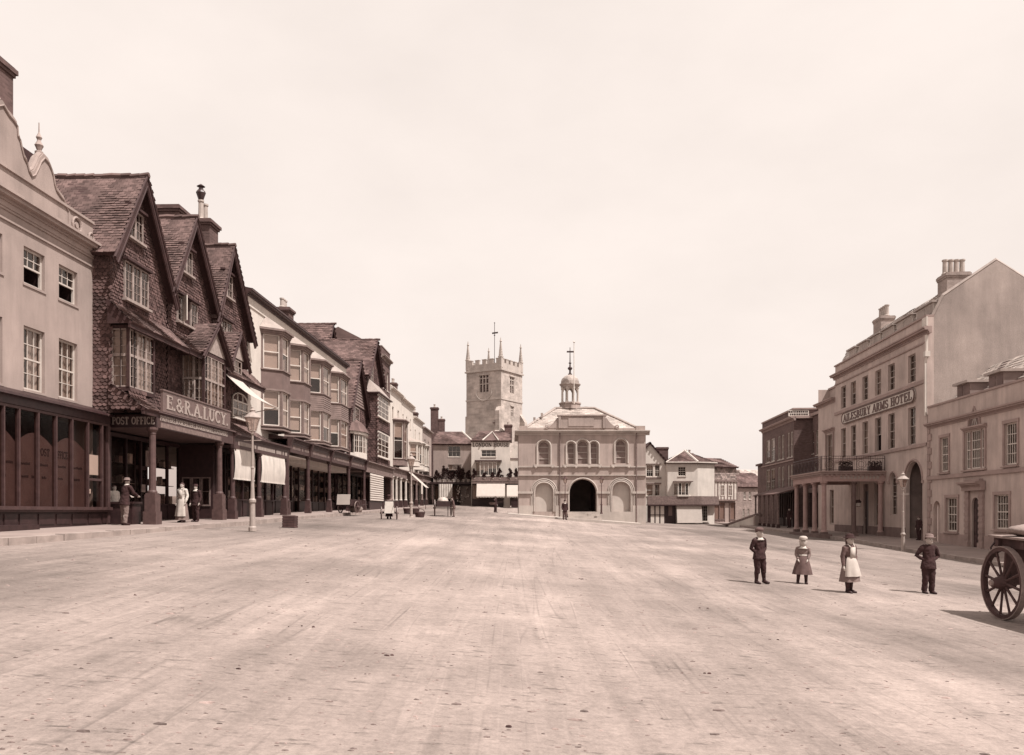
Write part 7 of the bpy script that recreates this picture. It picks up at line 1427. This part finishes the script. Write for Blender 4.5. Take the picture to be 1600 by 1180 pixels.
    if stock:
        so = MB()
        for K_, A_, s in feet: so.path([tuple(K_ + Vector((0, 0, .02 * k))), tuple((K_ + A_) / 2 + Vector((0, -.012 * k, .03 * k))), tuple(A_)], [.043 * k, .042 * k, .028 * k], 9)
        so.build('stockings', STOCK, t_, smooth=True)
    if collar:
        z = bn(0, 0, sh + .035 * k); cl = MB(); cl.loft([(z[0], z[1] + .004 * k, z[2] + dz * k, rx * k, rv * k) for dz, rx, rv in ((-.045 * collar, .085 * collar, .074 * collar), (-.028, .072, .066), (.0, .05, .05), (.014, .043, .045))], 16); cl.build('collar', CL_WHITE, t_, smooth=True)
    if belt: MB().loft([(*bn(0, 0, hip + z * k), .088 * k, .072 * k) for z in (.085, .12)], 14).build('waistband', belt, t_, smooth=True)
    if hat:
        kind, hm = hat; c0 = (hc[0], hc[1] - .02 * wv); z = hc[2]
        q = MB()
        if kind == 'cap': q.loft([(c0[0], c0[1], z + a * wv, r * wv, r2 * wv) for a, r, r2 in ((.66, .4, .45), (.78, .43, .48), (.92, .42, .46), (1.04, .28, .3), (1.07, .05, .05))], 16); q.loft([(c0[0], c0[1] + .34 * wv, z + a * wv, .27 * wv, .24 * wv) for a in (.64, .69)], 12)
        else: brim = {'straw': .66, 'brim': .62, 'bowler': .5}[kind]; q.loft([(c0[0], c0[1], z + a * wv, r * wv, r2 * wv) for a, r, r2 in ((.73, .2, .2), (.70, brim, brim), (.735, brim, brim), (.77, .42, .46), (.98, .4, .43), (1.1, .32, .34), (1.13, .1, .1))], 18)
        q.build('hat', hm, t_, smooth=True)
    return t_
def on_ground(px, py, D): x = (px - 800) / FPX * D; return (x, D, zg(x, D) + CZ)
def dist_for(px, py):
    """distance at which the road is seen at this photo row"""
    d = Vector(((px - 800) / FPX, 1)); lo_, hi_ = 4.0, 110.0; best = None; D = 5.0
    while D < 110:
        z = zg(d.x * D, D)
        if HOR - z / D * FPX <= py: return D
        D += .1
    return 100
def child_at(px, py): D = dist_for(px, py); return on_ground(px, py, D), D
(l1, D1), (l2, D2), (l3, D3), (l4, D4) = child_at(1187, 912), child_at(1253, 913), child_at(1327, 927), child_at(1450, 928)
person('boy in dark suit with white collar and cap, leftmost of the four children', l1, math.radians(26), 87 / FPX * D1, .165, dict(eR=(.055, -.03, -.16), wR=(-.035, .015, -.26), eL=(-.055, -.03, -.16), wL=(.035, .015, -.26), fR=(.035, .03), fL=(-.012, .0)), CL_DARK, CL_DARK, collar=1.15, hat=('cap', CL_MID), long_tr=False, stock=True, vox=.01, jl=.44, pocket=True)
person('small girl in short flared skirt with broad white collar, second child from the left', l2, math.radians(-16), 74 / FPX * D2, .2, dict(eR=(.03, -.01, -.14), wR=(-.01, .07, -.25), eL=(-.03, -.01, -.14), wL=(.01, .07, -.25), fR=(.03, .0), fL=(-.03, .02)), CL_GREY, CL_MID, skirt=(.6, .2, .2), collar=1.35, hat=('cap', M('pale_cap', .35)), fair=True, stock=True, vox=.01, belt=CL_WHITE)
person('girl in white apron and wide brimmed hat, third child from the left', l3, math.radians(24), 91 / FPX * D3, .165, dict(eR=(.04, -.02, -.16), wR=(.01, .03, -.29), eL=(-.04, -.01, -.17), wL=(-.05, .03, -.33), fR=(-.01, .0), fL=(-.005, .03)), CL_MID, CL_GREY, skirt=(.62, .2, .18), apron=True, hat=('straw', CL_DARK), stock=True, vox=.01)
person('boy in loose dark jacket and straw hat with hands in pockets, nearest the cart', l4, math.radians(6), 92 / FPX * D4, .16, dict(eR=(.09, -.04, -.16), wR=(-.05, .01, -.25), eL=(-.09, -.04, -.16), wL=(.05, .01, -.25), fR=(.005, .02), fL=(-.005, -.01)), CL_DARK, CL_DARK, hat=('straw', M('dim_straw', .12)), vox=.01, jl=.42, pocket=True)
for o_, rx_, ry_ in zip([o for o in COL.objects if o.name.startswith('person') and o.type == 'EMPTY'][:4], (.02, -.02, .03, -.01), (-.035, .03, -.03, .025)): o_.rotation_euler[0] = rx_; o_.rotation_euler[1] = ry_
def man_at(px, py, hpx, D, label, rz=0, z=None, **k):
    x, y_, zz_ = at(px, py, D); return person(label, (x, y_, zz_ if z is None else z), rz, hpx / FPX * D, .135, vox=.018, **k)
man_at(882.5, 813.5, 31, 68.5, 'man in dark suit standing before the market house steps', math.radians(10), z=zg(82.5 / FPX * 68.5, 68.5) + CZ, hat=('bowler', CL_DARK), collar=1.0)
man_at(774, 805, 25, 86, 'man carrying a basket across the street before LONDON HOUSE', math.radians(60), z=zg(-26 / FPX * 86, 86) + CZ, pose=dict(eL=(-.1, .05, -.1), wL=(-.22, .12, -.05)), hat=('cap', CL_DARK), legs=CL_DARK)
bk_ = thing('carried_basket', 'basket held by the man crossing before LONDON HOUSE', 'basket', at(769, 787, 85.6)); MB().lathe([(.22, -.12), (.34, .12), (.3, .12), (.2, -.08)], 10).build('basket', GREYW, bk_)
man_at(194, 820.5, 74, 27.6, 'man in dark jacket leaning on the counter by the post office', math.radians(150), z=zL(27.6) + CZ + .02, hat=('straw', M('dim_straw', .12)), bend=.16, collar=1.0, legs=CL_GREY, pose=dict(eR=(.05, .06, -.15), wR=(.02, .18, -.2), eL=(-.05, .06, -.15), wL=(-.02, .18, -.2), fR=(.01, .03)))
man_at(178, 814, 62, 29.0, 'person in a white shirt half hidden behind the post office counter', math.radians(60), z=zL(29) + CZ, top=CL_WHITE)
man_at(285, 812, 62, 31.0, 'woman in pale blouse and white apron standing in the arcade', math.radians(-20), z=zL(31) + CZ + .02, top=CL_WHITE, legs=CL_GREY, skirt=(.62, .06, .17), apron=True)
man_at(306, 812, 58, 32.0, 'man in black coat with white shirt front in the arcade', math.radians(-15), z=zL(32) + CZ + .02, collar=1.1, hat=('bowler', CL_DARK), legs=CL_DARK)
man_at(1233.5, 829, 31, 72, 'dark figure standing under the arcade of the brick terrace', math.radians(-60), z=zR(72) + CZ + .02, hat=('cap', CL_DARK), legs=CL_DARK)
man_at(1436, 848, 37, 47.6, 'dark figure leaning in the hotel coach archway', math.radians(-70), z=zR(47.6) + CZ + .02, hat=('cap', CL_MID), legs=CL_DARK)
man_at(709, 806, 31, 55.5, 'person in white apron beside the loaded handcart', math.radians(-70), z=zg(-91 / FPX * 55.5, 55.5) + CZ, top=CL_MID, legs=CL_GREY, apron=False, hat=('cap', CL_DARK), bend=.2)

# ================================================================== carts
WOODC = M('cart_wood', .045, .35, 5, rough=.8, bump=.3, bscale=20); TYRE = M('iron_tyre', .16, .3, 6, rough=.5, spec=.5)
def wheel(root, c, r, axis, nsp=12, w=.075, hubr=.12, hubl=.34, mat=None):
    """wheel in the plane across `axis` (unit vector in u, v); rim, tyre, each spoke, hub"""
    mat = mat or WOODC; ax = Vector((axis[0], axis[1], 0)).normalized(); e1 = Vector((0, 0, 1)); e2 = ax.cross(e1); c = Vector(c)
    def ringm(r0, r1, h, n=32):
        b = MB(); R = []
        for k in range(n):
            t = 2 * math.pi * k / n; d = e1 * math.cos(t) + e2 * math.sin(t); R.append([tuple(c + d * a + ax * b_) for a, b_ in ((r0, -h), (r1, -h), (r1, h), (r0, h))])
        o = len(b.v); 
        for x in R: b.v += x
        for k in range(n):
            for j in range(4): b.f.append((k * 4 + j, k * 4 + (j + 1) % 4, ((k + 1) % n) * 4 + (j + 1) % 4, ((k + 1) % n) * 4 + j))
        return b
    o = ringm(r * .87, r * .975, w * .48).build('wheel', mat, root); ringm(r * .972, r, w * .56).build('tyre', TYRE, o)
    for k in range(nsp):
        t = 2 * math.pi * (k + .3) / nsp; d = e1 * math.cos(t) + e2 * math.sin(t); MB().path([tuple(c + d * hubr * .6), tuple(c + d * r * .5), tuple(c + d * r * .89)], [.032 * r / .7, .024 * r / .7, .028 * r / .7], 6).build('spoke', mat, o)
    MB().path([tuple(c - ax * hubl / 2), tuple(c - ax * hubl * .3), tuple(c), tuple(c + ax * hubl * .3), tuple(c + ax * hubl / 2)], [hubr * .65, hubr * .8, hubr, hubr * .8, hubr * .6], 14).build('hub', mat, o)
    MB().path([tuple(c + ax * hubl / 2), tuple(c + ax * (hubl / 2 + .04))], [hubr * .45, hubr * .4], 10).build('axle_cap', TYRE, o)
    return o
# big cart at the right edge
wx, wy = (1561 - 800) / FPX * 15.8, 15.8; zgr = zg(wx, wy) + CZ; Rw = 115 / 2 / FPX * 15.8
cart = thing('farm_cart', 'farm cart with large spoked wheels cut off by the right edge', 'cart', (wx + .08, wy, zgr), 0.0)
wheel(cart, (0, 0, Rw), Rw, (-1, -.02), w=.1, hubr=.14, hubl=.42); wheel(cart, (1.55, -.1, Rw), Rw, (1, 0), w=.1, hubr=.14, hubl=.42)
MB().path([(-.1, 0, Rw), (1.65, -.1, Rw)], .045, 8).build('axle', TYRE, cart)
def tiltz(v, z): return z - v * .035
for k in range(5):
    x0 = .02 + k * .31; MB().ext([(x0, -.55, tiltz(-.55, 1.58)), (x0 + .295, -.55, tiltz(-.55, 1.58)), (x0 + .295, 2.6, tiltz(2.6, 1.58)), (x0, 2.6, tiltz(2.6, 1.58))], [(x0, -.55, tiltz(-.55, 1.54)), (x0 + .295, -.55, tiltz(-.55, 1.54)), (x0 + .295, 2.6, tiltz(2.6, 1.54)), (x0, 2.6, tiltz(2.6, 1.54))]).build('plank', M('cart_plank', .17, .3, 5, bump=.3), cart)
sd = MB()
for x in (.12, 1.45): sd.ext([(x, -.52, tiltz(-.52, 1.53)), (x + .09, -.52, tiltz(-.52, 1.53)), (x + .09, 2.5, tiltz(2.5, 1.53)), (x, 2.5, tiltz(2.5, 1.53))], [(x, -.52, tiltz(-.52, 1.36)), (x + .09, -.52, tiltz(-.52, 1.36)), (x + .09, 2.5, tiltz(2.5, 1.36)), (x, 2.5, tiltz(2.5, 1.36))])
for v_ in (-.3, .5, 1.4, 2.3): sd.box(.05, 1.6, v_ - .05, v_ + .05, tiltz(v_, 1.38), tiltz(v_, 1.5))
sd.build('frame', WOODC, cart)
sb = MB(); sb.box(.1, 1.5, -.1, .1, Rw - .02, 1.36); sb.build('axle_block', WOODC, cart)
hk = MB(); hk.path([(.1, -.4, 1.5), (.02, -.45, 1.35), (.04, -.42, 1.2), (.14, -.36, 1.16)], .018, 5); hk.build('chain_hook', IRON, cart)
for x in (.3, 1.3): MB().path([(x, 2.4, 1.4), (x, 4.6, 1.05)], [.05, .035], 7).build('shaft', WOODC, cart)
sk_ = thing('sack', 'lumpy pale sack lying on the bed of the farm cart', 'sack', (wx + .5, wy + .0, zgr + 1.585), .3); lm = MB(); n = 14; rows = []
for i in range(8):
    t = math.pi * i / 7
    for j in range(n): a = 2 * math.pi * j / n; f = 1 + .1 * math.sin(3 * a + i) + .07 * math.sin(5 * a - 2 * i); lm.v.append((.36 * math.sin(t) * math.cos(a) * f, .26 * math.sin(t) * math.sin(a) * f, .11 - .11 * math.cos(t) * f))
for i in range(7):
    for j in range(n): lm.f.append((i * n + j, i * n + (j + 1) % n, (i + 1) * n + (j + 1) % n, (i + 1) * n + j))
lm.build('sack_body', M('sacking', .2, .35, 4, bump=.6, bscale=9), sk_, smooth=True); MB().path([(.36, 0, .2), (.46, .02, .25), (.56, .03, .22)], [.1, .045, .09], 8).build('sack_neck', MATS['sacking'], sk_)
# wheeled bath chair with a passenger in white
x, y_, z_ = on_ground(608, 812, dist_for(608, 812)); 
Db = dist_for(608, 812); s_ = 1.0
bc = thing('bath_chair', 'wheeled bath chair draped in white cloth, rolling away up the street', 'bath chair', (x, y_, z_), math.radians(12)); 
for s in (-1, 1): wheel(bc, (s * .42, 0, .36), .36, (1, 0), 10, .04, .06, .16)
wheel(bc, (0, -.8, .2), .2, (1, 0), 8, .03, .04, .12)
MB().ext([(-.27, .16, .34), (.27, .16, .34), (.27, -.06, .34), (-.27, -.06, .34)], [(-.22, .08, 1.0), (.22, .08, 1.0), (.2, -.04, .99), (-.2, -.04, .99)]).build('draped_back', CL_WHITE, bc); sb = MB(); sb.box(-.34, .34, -.75, .05, .36, .44); sb.path([(-.42, 0, .36), (.42, 0, .36)], .03, 6); sb.path([(.1, -.3, .4), (.05, -.85, .2)], .03, 6); sb.path([(-.3, .12, .95), (-.36, .5, 1.0), (.36, .5, 1.0), (.3, .12, .95)], .02, 5); sb.build('carriage', DARKW, bc)
person('passenger in dark hat seated in the bath chair', (x - .05, y_ + .3, z_ + .03), math.radians(180), 1.32, .17, vox=.018, hat=('straw', CL_DARK), top=CL_GREY, legs=CL_DARK, skirt=(.6, .1, .15))
# handcarts
def handcart(label, px, py, D, rz, load, gz=None, wr=.55):
    x, y_, z_ = at(px, py, D); z_ = gz if gz is not None else zg(x, D) + CZ; t_ = thing('handcart', label, 'handcart', (x, D, z_), rz, 'handcarts on the left of the street')
    for s in (-1, 1): wheel(t_, (s * .55, 0, wr), wr, (1, 0), 12, .05, .07, .2)
    MB().path([(-.55, 0, wr), (.55, 0, wr)], .03, 6).build('axle', IRON, t_); dz = wr - .55
    b = MB(); b.box(-.45, .45, -.9, .75, .62 + dz, .68 + dz); b.box(-.45, -.41, -.9, .75, .68 + dz, 1.0 + dz); b.box(.41, .45, -.9, .75, .68 + dz, 1.0 + dz); b.box(-.41, .41, -.9, -.86, .68 + dz, 1.0 + dz); b.box(-.41, .41, .71, .75, .68 + dz, 1.0 + dz); b.build('box_body', DARKW, t_)
    for s in (-.36, .36): MB().path([(s, -.8, .65 + dz), (s, -1.9, .72 + dz)], .03, 6).build('handle', DARKW, t_)
    MB().path([(.3, .6, .62 + dz), (.3, .62, .0)], .025, 5).build('prop', DARKW, t_)
    if load == 'sheet': MB().ext([(-.42, .8, .5), (.42, .8, .5), (.42, .7, 1.12), (-.42, .7, 1.12)], [(-.42, .77, .5), (.42, .77, .5), (.42, .67, 1.12), (-.42, .67, 1.12)]).build('white_board', CANVAS, t_)
    else: MB().loft([(0, 0, .8, .36, .5), (0, 0, 1.02, .38, .5), (0, .0, 1.2, .3, .36), (0, 0, 1.26, .1, .1)], 10).build('load', GOODS[0], t_, smooth=True)
    return t_
handcart('handcart with white board parked at the left shop fronts', 545, 801.5, 50.5, math.radians(-14), 'sheet', zL(50.5) + CZ, .36)
sk2 = thing('bundle', 'pale bundle of cloth beside the parked handcart', 'bundle', at(556, 800, 51.5)); sk2.location.z = zL(51.5) + CZ + .02; MB().loft([(0, 0, 0, .35, .3), (.03, 0, .25, .42, .34), (-.04, 0, .5, .3, .26), (0, 0, .62, .1, .1)], 10).build('cloth', MATS['sacking'], sk2, smooth=True)
handcart('loaded two wheeled handcart standing in the far street on the left', 692, 805, 56, math.radians(8), 'load')
# crate, baskets
def crate(name, label, px, py, w_, h_, d_, rz, mat, slats=5, tilt=0.0):
    D = dist_for(px, py); x, y_, z_ = on_ground(px, py, D); t_ = thing(name, label, 'crate', (x, y_, z_), rz); t_.rotation_euler = (tilt, 0, rz)
    for k in range(slats):
        z0_, z1_ = h_ * k / slats + .008, h_ * (k + 1) / slats - .008
        for q in ((-w_ / 2, w_ / 2, d_ / 2 - .02, d_ / 2), (-w_ / 2, w_ / 2, -d_ / 2, -d_ / 2 + .02), (-w_ / 2, -w_ / 2 + .02, -d_ / 2 + .021, d_ / 2 - .021), (w_ / 2 - .02, w_ / 2, -d_ / 2 + .021, d_ / 2 - .021)): MB().box(*q, z0_, z1_).build('slat', mat, t_)
    MB().box(-w_ / 2 + .02, w_ / 2 - .02, -d_ / 2 + .02, d_ / 2 - .02, 0, h_ * .9).build('lining', DARKW, t_)
    return t_
crate('wooden_crate', 'slatted wooden crate standing in the gutter right of the left lamp', 453, 825, .5, .48, .34, math.radians(-8), WOODC, 5, math.radians(-4))
def basket(label, px, py, r, h_):
    D = dist_for(px, py); x, y_, z_ = on_ground(px, py, D); t_ = thing('wicker_basket', label, 'basket', (x, y_, z_), 0, 'baskets by the far lamp'); b = MB()
    for k in range(7): z = h_ * k / 7; rr_ = r * (.8 + .2 * k / 6); b.path([(rr_ * math.cos(a), rr_ * .75 * math.sin(a), z + .03) for a in [i * math.pi / 7 for i in range(15)]], h_ / 13, 5)
    b.build('weave', WOODC, t_); MB().lathe([(r * .75, 0), (r * .92, h_ * .85), (0.02, h_ * .86)], 12, sq=.75).build('lining', DARKW, t_)
    MB().path([(r * math.cos(a), 0, h_ * .8 + .28 * math.sin(a)) for a in [i * math.pi / 8 for i in range(9)]], .02, 5).build('handle', WOODC, t_)
basket('dark wicker basket right of the far left lamp, nearest the road', 656, 808.5, .32, .34); basket('wicker basket left of the far left lamp', 637, 803, .3, .4); basket('wicker basket just behind the far left lamp', 648.5, 803.5, .3, .42)
# hanging awning and sheet far left
fr = LF(84, zL(84)); t_ = fr.root('shop_awning', 'small white awning slanting over the pavement behind the far left lamp', 'awning'); Z = fr.Z
MB().ext([(0, CD + .1, Z(4.1)), (2.4, CD + .1, Z(4.1)), (2.4, 3.0, Z(2.5)), (0, 3.0, Z(2.5))], [(0, CD + .1, Z(4.07)), (2.4, CD + .1, Z(4.07)), (2.4, 3.0, Z(2.47)), (0, 3.0, Z(2.47))]).build('canvas', CANVAS, t_); MB().path([(.05, 3, Z(2.48)), (.05, 3.0, Z(zL(84)) - .2)], .03, 5).build('pole', DARKW, t_)
fr = LF(88, zL(88)); t_ = fr.root('hanging_cloth', 'white cloth hung outside a shop near the top of the left terrace', 'cloth'); Z = fr.Z; sh = MB()
for k in range(8): a, b = .0 + .14 * k, .14 * (k + 1); sh.ext([(a, 2.0 + .04 * (k % 2), Z(3.2)), (b, 2.0 + .04 * ((k + 1) % 2), Z(3.2)), (b, 2.0 + .04 * ((k + 1) % 2), Z(1.9)), (a, 2.0 + .04 * (k % 2), Z(1.9))], [(a, 1.98 + .04 * (k % 2), Z(3.2)), (b, 1.98 + .04 * ((k + 1) % 2), Z(3.2)), (b, 1.98 + .04 * ((k + 1) % 2), Z(1.9)), (a, 1.98 + .04 * (k % 2), Z(1.9))])
sh.build('cloth', CANVAS, t_)
# ------------------------------------------------------------------ road litter: clods, straw and stones
rq = random.Random(5)
st = MB()
for k in range(2600):
    D = 5 + 55 * rq.random() ** 1.9; X = rq.uniform(-.62, .62) * D
    if X < ML * D - 11.3 or X > MR * D + 16: continue
    z = zg(X, D) + CZ if k % 3 == 0 else None
    r = rq.uniform(.004, .012) * (1.9 if rq.random() < .05 else 1) * (1 + D * .02)
    st.v.append((X, D, r)) if False else None
    clods = (X, D, r)
    if k == 0: CL = []
    CL.append(clods)
Xa = np.array([c[0] for c in CL]); Da = np.array([c[1] for c in CL]); Za = zg_arr(Xa[None], Da[None])[0] + CZ + 0.02 * smooth_noise(Xa, Da, 3.0, 14.0, 5) + 0.012 * smooth_noise(Xa, Da, 1.6, 9, 9)
for (X, D, r), z in zip(CL, Za):
    e_ = rq.uniform(1, 3.2); st.loft([(X, -D, z - .01, r * e_, r), (X + rq.uniform(-.3, .3) * r, -D, z + r * rq.uniform(.2, .5), r * e_ * rq.uniform(.5, 1.0), r * rq.uniform(.5, 1)), (X, -D, z + r * rq.uniform(.5, .9), r * .25, r * .25)], 5)
st.build('stones', M('road_stone', .16, .4, 3, island=.5), None, 'stuff')['label'] = 'small stones and clods scattered over the dirt road'
dg = MB()
for (px, py) in ((204, 930), (350, 1048), (600, 1024), (686, 1088), (1060, 1052), (1210, 1000), (190, 862), (740, 1140), (1240, 1080), (450, 980), (1090, 950), (1015, 858), (1013, 874), (530, 837), (610, 820), (1120, 990), (560, 900), (900, 905)):
    D = dist_for(px, py); x, y_, z = on_ground(px, py, D)
    for k in range(4): r = rq.uniform(.004, .012); a, b = x + rq.gauss(0, .16), y_ + rq.gauss(0, .05); dg.loft([(a, -b, z - .01, r * 2.4, r), (a, -b, z + r * .4, r * 1.7, r), (a + .3 * r, -b, z + r * .7, r * .4, r * .3)], 6)
dg.build('dung_clods', M('dung', .05, .4, 5, island=.4), None, 'stuff')['label'] = 'dark clods of dung and straw lying on the road'
